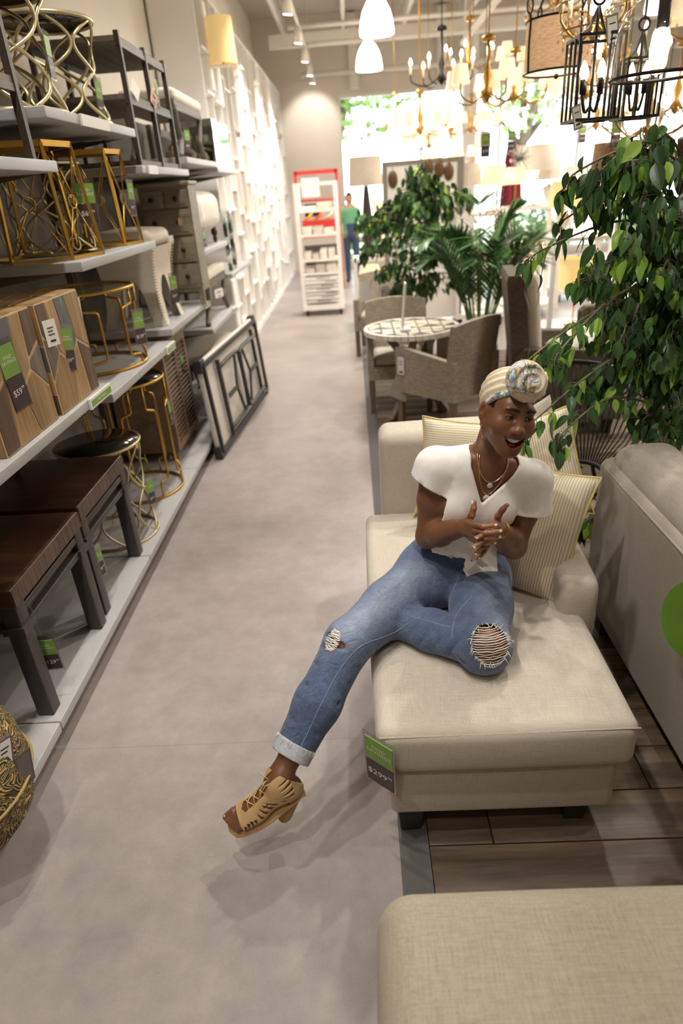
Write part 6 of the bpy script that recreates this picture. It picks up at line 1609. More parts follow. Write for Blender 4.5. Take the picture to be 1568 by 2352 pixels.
# hands: wrist, direction to the knuckles, thumb-side direction, palm normal
HANDS = []
NAILS = []
PALMS = []
HSC = 0.86
def hand(wr, fwd, thumb, curl, spread, side, thumb_dirs):
    f = nrm(fwd); t = np.array(thumb, float); t = nrm(t - f * (t @ f)); n = np.cross(f, t) * side; S_ = HSC          # n = palm side
    FM = np.array((f, t, n)); El = lambda c, r_: Ell(c, np.array(r_) * S_, FM); Cn = lambda a, b, ra, rb: Cone(a, b, ra * S_, rb * S_)
    A = [(El(wr + f * .048 * S_, (.046, .036, .0145)), .012), (Cn(wr, wr + f * .03 * S_, .0265, .024), .02), (El(wr + (f * .034 + t * .022 + n * .008) * S_, (.028, .016, .014)), .012)]
    L = [(.042, .025, .020), (.046, .029, .021), (.043, .027, .020), (.034, .020, .018)]; R0 = (.0094, .0096, .0092, .0082)
    for i in range(4):
        b = wr + (f * (.088 - .004 * abs(i - 1)) + t * (.030 - .0195 * i)) * S_; a = curl[i]; p = b; ang = 0.0; r0 = R0[i]
        A.append((Cn(wr + (f * .05 + t * (.026 - .0165 * i)) * S_, b, .0115, r0 * 1.12), .008))
        for j in range(3):
            ang += a[j]; d = nrm(f * math.cos(ang) + n * math.sin(ang) + t * spread[i]); q = p + d * L[i][j] * S_; r1 = r0 * (.95, .88, .80)[j]
            A.append((Cn(p, q, r0, r1), .003)); p, r0 = q, r1
        up = -(n * math.cos(ang) - f * math.sin(ang)); NAILS.append((p - d * .002 + up * r0 * S_ * .82, d, up, r0 * S_))
    p = wr + (f * .022 + t * .026 + n * .006) * S_; r0 = .0125
    for j, d in enumerate(thumb_dirs):
        d = nrm(f * d[0] + t * d[1] + n * d[2]); q = p + d * (.036, .028, .021)[j] * S_; r1 = r0 * (.92, .88, .82)[j]; A.append((Cn(p, q, r0, r1), .005)); p, r0 = q, r1
    up = nrm(-n - d * (-n @ d)); NAILS.append((p - d * .002 + up * r0 * S_ * .82, d, up, r0 * S_))
    PALMS.append((wr + f * .055 * S_, n, f)); return A
# her right hand: fingers towards the camera, bent onto the other palm, back of the hand on the camera side
HAND_R = hand(WR, (0.24, -0.93, 0.20), (-0.15, 0.20, 0.95), [(R(22), R(30), R(20)), (R(26), R(32), R(20)), (R(28), R(34), R(20)), (R(28), R(34), R(20))], (.04, .0, -.05, -.12), -1, [(.70, .75, .25), (.30, 1.0, .30), (.0, 1.0, .25)])
# her left hand: open, fingers pointing down past it
HAND_L = hand(WL, (-0.50, -0.84, 0.12), (0.10, -0.10, 0.97), [(R(10), R(12), R(8)), (R(8), R(12), R(8)), (R(6), R(10), R(8)), (R(4), R(8), R(6))], (-.16, -.26, -.40, -.60), 1, [(.35, .95, -.05), (.0, 1.0, -.35), (-.1, 1.0, -.55)])
HANDS = HAND_R + HAND_L
def torso_prims():
    A = [(Ell(CH, (.140, .088, .18), TM), 0), (Ell(WA, (.118, .082, .13), TM), .05), (Ell(PEL, (.155, .105, .11), TM), .06),
         (Cone(NB - tu * .03, SR, .045, .048), .05), (Cone(NB - tu * .03, SL, .045, .048), .05),
         (Cone(NB - tu * .06, hp(0, -.030, -.045), .052, .047), .03)]
    for sx in (1, -1): A.append((Ell(CH + tr_ * sx * .062 + tf * .060 + tu * .015, (.058, .048, .058), TM), .035))
    for sx in (1, -1): A.append((Cone(NB - tu * .005 + tf * .045 + tr_ * sx * .012, NB + tr_ * sx * .070 + tf * .030 + tu * .004, .007, .006), .02))   # collarbones
    for sx in (1, -1): A.append((Cone(NB + tf * .04 - tu * .005, hp(sx * .05, -.015, -.045), .010, .014), .02))                             # neck tendons
    return A
def leg_prims():
    A = [(Cone(KR, KR + (AR - KR) * .4, .055, .052), .03), (Cone(KR + (AR - KR) * .4, AR, .050, .031), .03), (Cone(HR, KR, .085, .056), .05),
         (Cone(HL, KL, .088, .062), .05), (Ell(KL + np.array((0.01, -.035, .012)), (.060, .045, .060)), .03), (Cone(KL, KL + (AL - KL) * .4, .056, .052), .03), (Cone(KL + (AL - KL) * .4, AL, .050, .032), .03),
         (Cone(AL, AL + np.array((.02, .10, -.01)), .032, .026), .02)]
    return A
# right foot in the sandal, hanging in the air: toe direction and heel
FT = nrm((-0.93, -0.29, -0.23)); _shin = nrm(AR - KR); FS = nrm(np.cross(FT, (0.568, 0.06, 0.818))); FU = nrm(np.cross(FS, FT))
if FU[2] < 0: FU = -FU
FS = np.cross(FT, FU)            # foot toe / side / up
HEEL = AR + nrm((0.30, 0.10, -0.95)) * .048 - FT * .028
FSC = 1.12
def fp(t, s_, u): return AR + (FT * t + FS * s_ + FU * u) * FSC
BALL = fp(.115, .0, -.078)
def foot_prims():
    A = [(Cone(AR - _shin * .02, AR + FU * -.02 - FT * .012, .031, .032), .02), (Ell(fp(-.022, 0, -.048), (.034, .028, .032), np.array((FT, FS, FU))), .025),
         (Cone(fp(0, 0, -.02), fp(.085, 0, -.058), .031, .024), .03), (Ell(fp(.095, 0, -.070), (.045, .038, .020), np.array((FT, FS, FU))), .03),
         (Cone(fp(-.01, 0, -.045), fp(.09, 0, -.072), .026, .020), .02)]
    for i in range(5):
        s0 = .026 - .0135 * i; L_ = (.052, .050, .045, .039, .032)[i]; r0 = (.0115, .0085, .008, .0078, .0072)[i]
        a = fp(.118 - .004 * i, s0, -.080); b = fp(.118 + L_ * .55, s0 * .92, -.078); c_ = fp(.118 + L_, s0 * .88, -.086)
        A += [(Cone(a, b, r0 * 1.05, r0), .006), (Cone(b, c_, r0, r0 * .95), .003)]
        if i < 3: NAILS.append((c_ + FU * r0 * .82 - FT * .002, FT, FU, r0 * .85))
    for p, _ in A:
        if isinstance(p, Cone): p.ra *= FSC; p.rb *= FSC
        else: p.r = p.r * FSC
    return A
def skin_region(lo, hi, h, prims, head=False):
    f = Field(lo, hi, h)
    for p, k in prims: f.add(p, k)
    if head: add_head(f)
    return f.mesh()
BODY = torso_prims() + arm_prims() + leg_prims()
hx = np.array((0.42, 1.83, 1.09))
# head + neck fine
f = Field(HC - np.array((.15, .15, .275)), HC + np.array((.135, .15, .13)), .0020)
for p, k in torso_prims(): f.add(p, k)
hd = f.like(); add_head(hd)
f.d = smin(f.d, hd.d, .022); f.half(NB - tu * .085, -tu); head_mesh = f.mesh(); HFLD = f
HB_C, HB_H = np.array((0.345, 1.63, 0.92)), np.array((0.095, 0.105, 0.125))
hand_meshes = []
for hp_, arm_ in ((HAND_R, arm_prims()[2:4]), (HAND_L, arm_prims()[6:8])):
    f = Field(HB_C - HB_H - .004, HB_C + HB_H + .004, .0018); g_ = f.like()
    for p, k in arm_: f.add(p, k)
    for p, k in hp_: g_.add(p, k)
    f.d = smin(f.d, g_.d, .012); hand_meshes.append(f.mesh())
f = Field((-0.12, 1.42, 0.49), (0.66, 2.07, 1.10), .0045)
for p, k in BODY: f.add(p, k)
# cut away what the fine regions already carry
f.cut(Bx(HB_C, HB_H), 0.0); f.half(NB - tu * .05, tu)
body_mesh = f.mesh()
f = Field(np.minimum(AR, fp(.2, 0, -.1)) - .09, np.maximum(AR + (KR - AR) * .4, fp(-.05, 0, 0)) + .06, .0022)
for p, k in foot_prims(): f.add(p, k)
f.add(Cone(AR + (KR - AR) * .38, AR, .044, .031), .02); foot_mesh = f.mesh()
parts = [body_mesh, head_mesh, hand_meshes[0], hand_meshes[1], foot_mesh]
skin0 = np.array(srgb('7b5238')); palm = np.array(srgb('b07a5e')); lipc = np.array(srgb('7d4038')); mouthc = np.array(srgb('6b2f2e'))
cols = []
for i, (v, _) in enumerate(parts):
    c = np.tile(skin0, (len(v), 1))
    if i == 1:
        q = (v - HC) @ HM.T / HS; u = np.clip(np.abs(q[:, 0]) / .029, 0, 1.4); zc = -.069 + .017 * u ** 2
        hz = .0150 * np.clip(1 - .80 * u * u, 0, 1) + .0008; e = (np.abs(q[:, 2] - zc) - hz); front = (q[:, 1] > .055) & (np.abs(q[:, 0]) < .040)
        w = np.clip(1 - np.abs(e - .002) / .006, 0, 1) * front; w = np.clip(w * 1.2, 0, .85)[:, None]; c = c * (1 - w) + lipc * w
        m_ = (front & (e < -.001)); c[m_] = mouthc
        hw_ = (q[:, 2] > .016) & (q[:, 1] < .032) & (np.abs(q[:, 0]) > .03) & (np.abs(q[:, 0]) < .069); c[hw_] = np.array(srgb('1d130e'))
        blush = np.exp(-((np.abs(q[:, 0]) - .045) ** 2 + (q[:, 2] + .02) ** 2) / .0006)[:, None] * .18; c = c * (1 - blush) + np.array(srgb('9a5f45')) * blush
    if i in (2, 3):
        pc, n, fd = PALMS[i - 2]; d = v - pc; w = np.clip((d @ n - .002) / .010, 0, 1) * np.clip((d @ fd + .06) / .02, 0, 1); w = (w * .75)[:, None]; c = c * (1 - w) + palm * w
    cols.append(c)
def skin_mat():
    t = NT('skin'); at = t.n('ShaderNodeAttribute'); at.attribute_name = 'tint'; n = t.noise(t.co(), 40, 3)
    t.base(t.mix(t.math('MULTIPLY', n, .25), at.outputs['Color'], t.mix(1.0, at.outputs['Color'], (0.75, 0.7, 0.68), 'MULTIPLY')))
    t.bump(t.noise(t.co(), 900, 2), 0.04, 0.0005); t.set(rough=0.42, spec=0.45, sss=0.0); return t.m
np_mesh('body', parts, skin_mat(), person, np.concatenate(cols), ORI)
# eyes, teeth, brows
M_EYEW = simple('eye_white', 'e8e0d8', 0.2, var=0); M_IRIS = simple('dark_iris', '1d110b', 0.1, var=0); M_TEETH = simple('teeth', 'f4efe6', 0.25, var=0); M_HAIR = simple('black_hair', '120d0b', 0.7, var=0)
HMm = Matrix(((hR[0], hF[0], hU[0]), (hR[1], hF[1], hU[1]), (hR[2], hF[2], hU[2])))
for e in EYE:
    o = MB().ball(hp(*e) - ORI, .0123 * HS, 14, 10).build('eye', M_EYEW, person)
    MB().ball(hp(e[0] - .0012, e[1] + .0072, e[2]) - ORI, (.0071, .0065, .0071), 12, 8, HMm).build('iris', M_IRIS, o)
    sx = 1 if e[0] > 0 else -1
    bp_ = [on_surface(hp(sx * (.011 + .039 * t), .13, .0285 + .0060 * math.sin(PI * (t * .75 + .12))), -hF, HFLD.d, HFLD, .0005) - ORI for t in np.linspace(0, 1, 11)]
    MB().tube(bp_, [.0022, .0034, .0037, .0037, .0036, .0034, .0031, .0028, .0024, .0018, .001], 6, flat=1.0).build('eyebrow', M_HAIR, person)
    MB().tube([hp(e[0] + .0135 * u, e[1] + .0135 - .0055 * u * u, e[2] + .0035 * (1 - u * u) - .0002) - ORI for u in np.linspace(-1, 1, 9)], .0011, 5).build('eyelash', M_HAIR, person)
mU, mL = thing('teeth', 'x', 'x'), None
bpy.data.objects.remove(mU)
tt = bpy.data.objects.new('teeth', None); COL.objects.link(tt); tt.parent = person
for k in range(10):
    u = -.9 + 1.8 * k / 9; x = u * .0300; w = .0064 if abs(u) < .45 else .0056
    MB().rbox((w * HS, .004, .0118 - .0030 * abs(u)), .0014, hp(x, .0885 - .0080 * u * u, -.0610 + .0140 * u * u) - ORI, 2, 1, M=HMm).build('tooth', M_TEETH, tt, weld=True)
MB().ball(hp(0, .072, -.078) - ORI, (.019, .014, .006), 12, 8, HMm).build('tongue', simple('tongue', '9c4f4c', 0.35, var=0), person)
for (p, d, up, r0) in NAILS:
    s_ = np.cross(d, up); MM = Matrix(((d[0], s_[0], up[0]), (d[1], s_[1], up[1]), (d[2], s_[2], up[2])))
    MB().ball(p - ORI, (r0 * .95, r0 * .72, r0 * .32), 10, 6, MM).build('nail', simple('white_nail', 'f3ebe2', 0.2, var=0), person)

# ------------------------------------------------------------------ jeans
def jeans_field(h=.0045):
    f = Field((-0.42, 1.20, 0.22), (0.62, 2.10, 0.80), h)
    f.add(Ell(PEL + tu * .005, (.178, .128, .125), TM), 0); f.add(Cone(PEL, WA + tu * .0, .125, .110), .05)
    f.add(Cone(HR + np.array((-.01, -.01, 0)), HR + (KR - HR) * .5, .105, .092), .05); f.add(Cone(HR + (KR - HR) * .5, KR, .092, .070), .03)
    f.add(Cone(KR, KR + (AR - KR) * .45, .072, .070), .035); f.add(Cone(KR + (AR - KR) * .45, KR + (AR - KR) * .79, .070, .060), .03)
    g = f.like()
    g.add(Cone(HL, HL + (KL - HL) * .5, .108, .098), 0); g.add(Cone(HL + (KL - HL) * .5, KL + np.array((0, -.01, 0)), .098, .078), .03)
    g.add(Ell(KL + np.array((.008, -.022, .0)), (.078, .064, .082)), .03)
    sh = f.like(); sh.add(Cone(KL, KL + (AL - KL) * .5, .072, .068), 0); sh.add(Cone(KL + (AL - KL) * .5, AL, .066, .052), .02)
    g.d = smin(g.d, sh.d, .012); f.d = smin(f.d, g.d, .02)
    X, Y, Z = f.grid()
    # folds: at the bent knee, the groin and down the shin
    def fold(a, b, w, amp):
        q = Cone(a, b, 0, 0); sl = f.sl(q, w * 3)
        if sl: d = q.ev(*f.grid(sl)); f.d[sl] += amp * np.exp(-(d / w) ** 2)
    rng = random.Random(5)
    for t in (.16, .30, .44, .57, .70): 
        c_ = HR + (KR - HR) * t + np.array((0, -.03, .08)); fold(c_ + np.array((-.07, -.02, -.03)), c_ + np.array((.08, .05, -.05)), .008, .005)
    for k in range(6):
        c_ = KR + (AR - KR) * (-.06 + .12 * k) ; o = np.array((rng.uniform(-.01, .01), rng.uniform(-.01, .01), 0)); fold(c_ + np.array((-.075, -.03, .04)) + o, c_ + np.array((.04, -.07, -.02)) + o, .008, .008 if k < 4 else .004)
    for k in range(5):
        c_ = PEL + tf * .12 - tu * (.01 + .028 * k); fold(c_ + tr_ * .03, c_ - tr_ * (.13 - .01 * k) - tu * .03 - tf * .02, .007, .0065)
    for k in range(4):
        c_ = PEL + tf * .11 - tu * (.03 + .03 * k); fold(c_ + tr_ * .02 - tu * .03, c_ + tr_ * .15 + tu * .01 - tf * .02, .007, .0065)
    for k in range(5):
        c_ = KL + np.array((-.055 - .012 * k, .0, .045 - .018 * k)); fold(c_ + np.array((-.02, .07, .02)), c_ + np.array((.03, -.06, -.01)), .007, .007)
    for k in range(4):
        c_ = KL + (AL - KL) * (.25 + .15 * k); fold(c_ + np.array((.0, -.075, .05)), c_ + np.array((-.05, -.06, -.05)), .008, .005)
    return f
jf = jeans_field()
raw = jf.d.copy()
_sh = nrm(AR - KR)
HOLE = KL + np.array((0.012, -.06, .048))            # ripped knee
HN = nrm((0.10, -0.72, 0.68)); HX = nrm(np.cross((0, 0, 1), HN)); HY = np.cross(HN, HX)
jf.shell(.011)
jf.half(KR + (AR - KR) * .845, _sh) if False else None
X, Y, Z = jf.grid()
leg_side = ((X - KR[0]) * _sh[0] + (Y - KR[1]) * _sh[1] + (Z - KR[2]) * _sh[2]) - np.linalg.norm(AR - KR) * .775
near_leg = np.sqrt((X - AR[0]) ** 2 + (Y - AR[1]) ** 2 + (Z - AR[2]) ** 2) < .22
jf.d = np.where(near_leg, np.maximum(jf.d, leg_side), jf.d)
wl = WA - tu * .004; wn_ = nrm(tu - tf * .42); top = (X - wl[0]) * wn_[0] + (Y - wl[1]) * wn_[1] + (Z - wl[2]) * wn_[2]; jf.d = np.maximum(jf.d, top)
kh = KL + np.array((.010, -.020, .005))
jf.cut(Ell(HOLE, (.050, .055, .060), np.array((HX, HN, HY))), .004)
HOLE2 = KR + np.array((-.045, -.045, .045)); 
jf.cut(Ell(HOLE2, (.022, .030, .012), np.array((nrm((.7, .5, 0)), nrm((-.5, -.6, .6)), nrm((.3, .2, .9))))), .002)
jv, jq = jf.mesh()
def denim():
    t = NT('washed_denim'); at = t.n('ShaderNodeAttribute'); at.attribute_name = 'tint'
    a = t.noise(t.co((500, 500, 60)), 1.0, 2); b = t.noise(t.co((60, 500, 500)), 1.0, 2); c = t.noise(t.co(), 26, 4, .65)
    k = t.math('ADD', t.math('MULTIPLY', t.math('ADD', a, b), .3), t.math('MULTIPLY', c, .4))
    m = t.ramp(k, [(.36, (.62, .64, .70)), (.64, (1.25, 1.22, 1.16))]); t.base(t.mix(1.0, at.outputs['Color'], m, 'MULTIPLY'))
    cr = t.noise(t.co((22, 34, 16)), 1.0, 3, .55, 1.6); t.bump(t.math('ADD', t.math('MULTIPLY', k, .12), cr), .55, .012); t.set(rough=.85, sheen=.2, spec=.2); return t.m
M_DENIM = denim()
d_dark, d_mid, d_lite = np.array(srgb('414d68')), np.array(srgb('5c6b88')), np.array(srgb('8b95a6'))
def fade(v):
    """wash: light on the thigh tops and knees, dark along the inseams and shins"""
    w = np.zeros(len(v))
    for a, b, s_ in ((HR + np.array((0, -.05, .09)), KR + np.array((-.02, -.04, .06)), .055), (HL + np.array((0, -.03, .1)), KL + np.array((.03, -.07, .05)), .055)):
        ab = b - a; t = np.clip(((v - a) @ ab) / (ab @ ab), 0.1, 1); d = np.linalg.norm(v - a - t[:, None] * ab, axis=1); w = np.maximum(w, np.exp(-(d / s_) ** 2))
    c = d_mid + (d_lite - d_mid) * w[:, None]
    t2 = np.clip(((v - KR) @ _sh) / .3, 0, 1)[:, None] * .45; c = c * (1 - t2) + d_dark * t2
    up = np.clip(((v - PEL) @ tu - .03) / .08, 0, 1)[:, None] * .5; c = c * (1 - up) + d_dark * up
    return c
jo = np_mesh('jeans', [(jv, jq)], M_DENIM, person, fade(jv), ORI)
# waistband
bf = Field((0.08, 1.74, 0.60), (0.52, 2.10, 0.80), .0035)
src = jeans_field(.0035) if False else None
X, Y, Z = bf.grid()
b2 = bf.like(); b2.add(Ell(PEL + tu * .005, (.178, .128, .125), TM), 0); b2.add(Cone(PEL, WA, .125, .110), .05)
b2.d -= .004; b2.shell(.012); tq = (X - wl[0]) * wn_[0] + (Y - wl[1]) * wn_[1] + (Z - wl[2]) * wn_[2]
b2.d = np.maximum(b2.d, np.maximum(tq - .004, -tq - .036)); bv = b2.mesh()
np_mesh('waistband', [bv], M_DENIM, jo, np.tile(d_dark * 1.15, (len(bv[0]), 1)), ORI)
# rolled frayed cuff
cf = Field(AR - .12, AR + .22, .0028); q0 = KR + (AR - KR) * .725; q1 = KR + (AR - KR) * .825
cf.add(Cone(q0 - _sh * .03, q1 + _sh * .03, .0645, .061), 0); cf.shell(.010); X, Y, Z = cf.grid()
tq = (X - q0[0]) * _sh[0] + (Y - q0[1]) * _sh[1] + (Z - q0[2]) * _sh[2]; cf.d = np.maximum(cf.d, np.maximum(-tq, tq - np.linalg.norm(q1 - q0))); cv_ = cf.mesh()
np_mesh('rolled_cuff', [cv_], simple('denim_underside', 'b9bcc2', .9, var=.12, vscale=120, bump=.4, bscale=500), jo, None, ORI)
M_THREAD = simple('white_threads', 'e9e2d6', .9, var=.05)
fray = MB(); rng = random.Random(9)
for k in range(17):
    v = -.056 + .112 * k / 16; half = .050 * math.sqrt(max(.02, 1 - (v / .062) ** 2)) + .006
    pts = [on_surface(HOLE + HX * u * half + HY * (v + .010 * (1 - u * u) * -1 + rng.uniform(-.0015, .0015)) + HN * .08, -HN, off=.0005) for u in np.linspace(-1, 1, 9)]
    fray.tube(pts if False else [p - ORI for p in pts], rng.uniform(.0008, .0016), 5)
for k in range(46):
    a = rng.uniform(0, 2 * PI); e = HOLE + HX * .052 * math.cos(a) + HY * .060 * math.sin(a); p0 = on_surface(e + HN * .08, -HN, off=.001)
    d = nrm(HX * math.cos(a) * rng.uniform(.2, 1) + HY * rng.uniform(-.9, .6) + HN * .3); fray.tube([p0 - ORI, p0 + d * .008 - ORI, p0 + d * rng.uniform(.010, .022) - HY * .006 - ORI], [.0014, .0011, .0005], 4)
o = fray.build('frayed_threads', M_THREAD, jo); stuff(o)
fray = MB(); N2 = nrm((-.45, -.62, .64)); X2 = nrm(np.cross((0, 0, 1), N2)); Y2 = np.cross(N2, X2)
for k in range(20):
    v = -.032 + .064 * k / 19; half = .026 * math.sqrt(max(.05, 1 - (v / .036) ** 2))
    pts = [on_surface(HOLE2 + X2 * u * half + Y2 * (v + rng.uniform(-.002, .002)) + N2 * .08, -N2, off=.001) for u in np.linspace(-1, 1, 6)]
    fray.tube([p - ORI for p in pts], rng.uniform(.001, .002), 4)
o = fray.build('frayed_threads', M_THREAD, jo); stuff(o)
fray = MB()
for k in range(40):
    a = rng.uniform(0, 2 * PI); s1 = nrm(np.cross(_sh, (0, 0, 1))); s2 = np.cross(_sh, s1); e = s1 * math.cos(a) + s2 * math.sin(a); p0 = q0 + e * .0645
    fray.tube([p0 - ORI, p0 + e * .002 + _sh * .008 + s1 * rng.uniform(-.004, .004) - ORI, p0 + e * .002 + _sh * rng.uniform(.010, .022) - ORI], .0006, 4)
o = fray.build('cuff_fringe', M_THREAD, jo); stuff(o)
# seams and fly
M_STITCH = simple('pale_stitch', '8a94a8', .9, var=.1)
def seam(pts, dirs, name='seam', r_=.0012):
    pts = smooth_path(pts, 7); dirs = [dirs[0]] * len(pts)
    P = [on_surface(np.array(p), nrm(d), off=.0002) - ORI for p, d in zip(pts, dirs)]; MB().tube(P, r_, 5).build(name, M_STITCH, jo)
CRO = PEL + tf * .02 - tu * .115
vw = nrm((-.16, -.72, .66))                      # towards the camera
fly = [PEL + tf * .1 + tu * z for z in (.085, .05, .01, -.03, -.07)]
seam([p + vw * .12 for p in fly], [-vw] * 5)
seam([p + vw * .12 - tr_ * (.028 if i < 3 else .012) for i, p in enumerate(fly[:4])], [-vw] * 4)
def leg_line(a, b, side, n=7): return [a + (b - a) * t + side for t in np.linspace(0, 1, n)]
dn = np.array((.045, -.012, -.02))
seam([fly[-1] + vw * .12] + [p + vw * .12 for p in leg_line(HR + np.array((.03, -.10, -.03)), KR, dn, 5)[1:]] + [p + vw * .12 for p in leg_line(KR, KR + (AR - KR) * .8, dn * .55, 5)[1:]], [-vw] * 9)
seam([fly[-1] + vw * .12, HL + np.array((-.05, -.13, .0)) + vw * .12, HL + (KL - HL) * .62 + np.array((-.075, 0, 0)) + vw * .12, KL + np.array((-.085, .02, .0)) + vw * .12], [-vw] * 4)
seam([KL + (AL - KL) * t + np.array((0, -.01, .035)) + vw * .12 for t in (.3, .45, .6, .72)], [-vw] * 4)
bp = on_surface(WA - tu * .030 + tf * .04 + tr_ * .012 + vw * .14, -vw)
zz = Vector(tuple(nrm(tf + tu * .2))); xx = zz.orthogonal().normalized(); yy = zz.cross(xx); BMx = Matrix(((xx.x, yy.x, zz.x), (xx.y, yy.y, zz.y), (xx.z, yy.z, zz.z)))
MB().lathe([(.0085, -.002), (.0088, .004), (.0072, .0062), (.001, .0066)], 16, tuple(bp + tf * .006 - ORI), BMx).build('button', simple('pale_button', 'd9cfc4', .3, .6, var=0), jo)
# ------------------------------------------------------------------ white wrap top
def top_field():
    f = Field((0.06, 1.62, 0.60), (0.70, 2.10, 1.18), .0042); h = f.h
    f.add(Ell(CH, (.153, .104, .19), TM), 0); f.add(Ell(WA + tu * .005, (.148, .112, .12), TM), .06)
    for sx in (1, -1): f.add(Ell(CH + tr_ * sx * .06 + tf * .064 + tu * .012, (.064, .054, .066), TM), .05)
    f.add(Cone(NB - tu * .035, SR, .056, .064), .05); f.add(Cone(NB - tu * .035, SL, .056, .064), .05)
    dR, dL = nrm(ER - SR), nrm(EL - SL)
    f.add(Cone(SR, SR + dR * .150 + tr_ * .030, .066, .076), .015); f.add(Cone(SL, SL + dL * .165 - tr_ * .026, .066, .080), .015)
    f.add(Ell(WA - tu * .050, (.192, .145, .085), TM), .05)
    # lower wrap panel hanging to her left
    f.add(Ell(WA + tr_ * -.085 - tu * .060 + tf * .050, (.098, .105, .085), TM), .04)
    def fold(a, b, w, amp):
        q = Cone(a, b, 0, 0); sl = f.sl(q, w * 3)
        if sl is not None: d = q.ev(*f.grid(sl)); f.d[sl] += amp * np.exp(-(d / w) ** 2)
    kn = CH + tf * .10 - tu * .10 - tr_ * .05
    for k in range(6):
        tgt = SL - tr_ * .03 + tf * .05 - tu * (.02 + .035 * k) ; fold(kn + tu * .012 * k, tgt, .0065, .0075)
    for k in range(4):
        tgt = SR + tf * .06 + tr_ * (-.04 + .02 * k) - tu * .06 * k; fold(CH + tf * .10 - tu * .06 + tr_ * (.02 + .01 * k), tgt, .010, .006)
    for k in range(4): fold(SR + dR * .03 + tf * .05 + tr_ * (.01 + .015 * k), SR + dR * .13 + tf * .06 + tr_ * (-.01 + .02 * k), .0065, .006)
    for k in range(5): fold(WA + tf * .11 + tr_ * (.08 - .035 * k) + tu * .03, WA + tf * .11 + tr_ * (.09 - .045 * k) - tu * .06, .010, .007)
    f.shell(.0095)
    X, Y, Z = f.grid()
    def side(p, n): n = nrm(n); return (X - p[0]) * n[0] + (Y - p[1]) * n[1] + (Z - p[2]) * n[2]
    # sleeve mouths: cut everything beyond a slanted plane inside the sleeve capsule
    for S_, d_, sg, L_ in ((SR, dR, 1, .062), (SL, dL, -1, .105)):
        cap_ = Cone(S_ + d_ * .06 + tr_ * sg * .035, S_ + d_ * .30 + tr_ * sg * .060, .100, .105); n_ = nrm(d_ + tr_ * sg * (.45 if sg > 0 else .10))
        pl_ = side(S_ + d_ * L_, n_); body_ = (X - CH[0]) * tr_[0] + (Y - CH[1]) * tr_[1] + (Z - CH[2]) * tr_[2]
        sl_ = np.maximum(np.maximum(cap_.ev(X, Y, Z), -pl_), .108 - sg * body_)
        f.d = np.maximum(f.d, -sl_)
    # hem: cropped on her right, dipping on her left
    s_ = (X - WA[0]) * tr_[0] + (Y - WA[1]) * tr_[1] + (Z - WA[2]) * tr_[2]; u_ = (X - WA[0]) * tu[0] + (Y - WA[1]) * tu[1] + (Z - WA[2]) * tu[2]; w_ = (X - WA[0]) * tf[0] + (Y - WA[1]) * tf[1] + (Z - WA[2]) * tf[2]
    hem = np.where(s_ > .0, .036 - .12 * np.clip(s_ - .05, 0, 1), .0 - .095 * np.clip(-s_ / .085, 0, 1)); hem = np.where(w_ > -.03, hem, .06)
    f.d = np.maximum(f.d, hem - u_)
    # V neck
    n0 = CH + tf * .10 + tu * .062 + tr_ * .004
    f.cut(Prism(n0, tr_, tu, [(0, 0), (-.108, .105), (-.075, .26), (.058, .26), (.050, .10)], -.6, .105), .004)
    f.cut(Cone(NB - tu * .02, NB + tu * .12, .060, .075), .01)
    return f
tpf = top_field(); tv = tpf.mesh()
def cotton():
    t = NT('white_gauze'); a = t.noise(t.co((300, 300, 40)), 1., 2); b = t.noise(t.co(), 30, 4); t.base(t.ramp(b, [(.3, srgb('ece7df')), (.7, srgb('f6f2ec'))]))
    t.bump(t.math('ADD', t.math('MULTIPLY', a, .4), b), .18, .003); t.set(rough=.9, sheen=.2, spec=.2); return t.m
M_GAUZE = cotton()
tpo = np_mesh('wrap_top', [tv], M_GAUZE, person, None, ORI)
# ------------------------------------------------------------------ headwrap with knotted front
wf_ = Field(HC - .16, HC + .18, .0029)
wf_.add(Ell(hp(0, -.024, .040), (.077 * HS, .102 * HS, .088 * HS), HM), 0)
# keep above the hairline plane (tilted: high in front, low behind the ears)
def hair_plane(f, off=0.0):
    X, Y, Z = f.grid(); pt = hp(0, .082, .050 + off); n = nrm(-hU * 1.0 + hF * .62 * 1.0 * -1 * -1 * -1)
    return (X - pt[0]) * n[0] + (Y - pt[1]) * n[1] + (Z - pt[2]) * n[2]
nP = nrm(-hU + hF * -.0 ); 
X, Y, Z = wf_.grid(); pt = hp(0, .080, .084); nn = nrm(-hU * .78 + hF * .63)
wf_.d = np.maximum(wf_.d, (X - pt[0]) * nn[0] + (Y - pt[1]) * nn[1] + (Z - pt[2]) * nn[2])
q = [(X - HC[0]) * a[0] + (Y - HC[1]) * a[1] + (Z - HC[2]) * a[2] for a in (hR, hF, hU)]
wf_.d += .0034 * np.sin((q[2] * .8 - q[1] * .75) * 230 + np.sin(q[0] * 40) * 1.5)
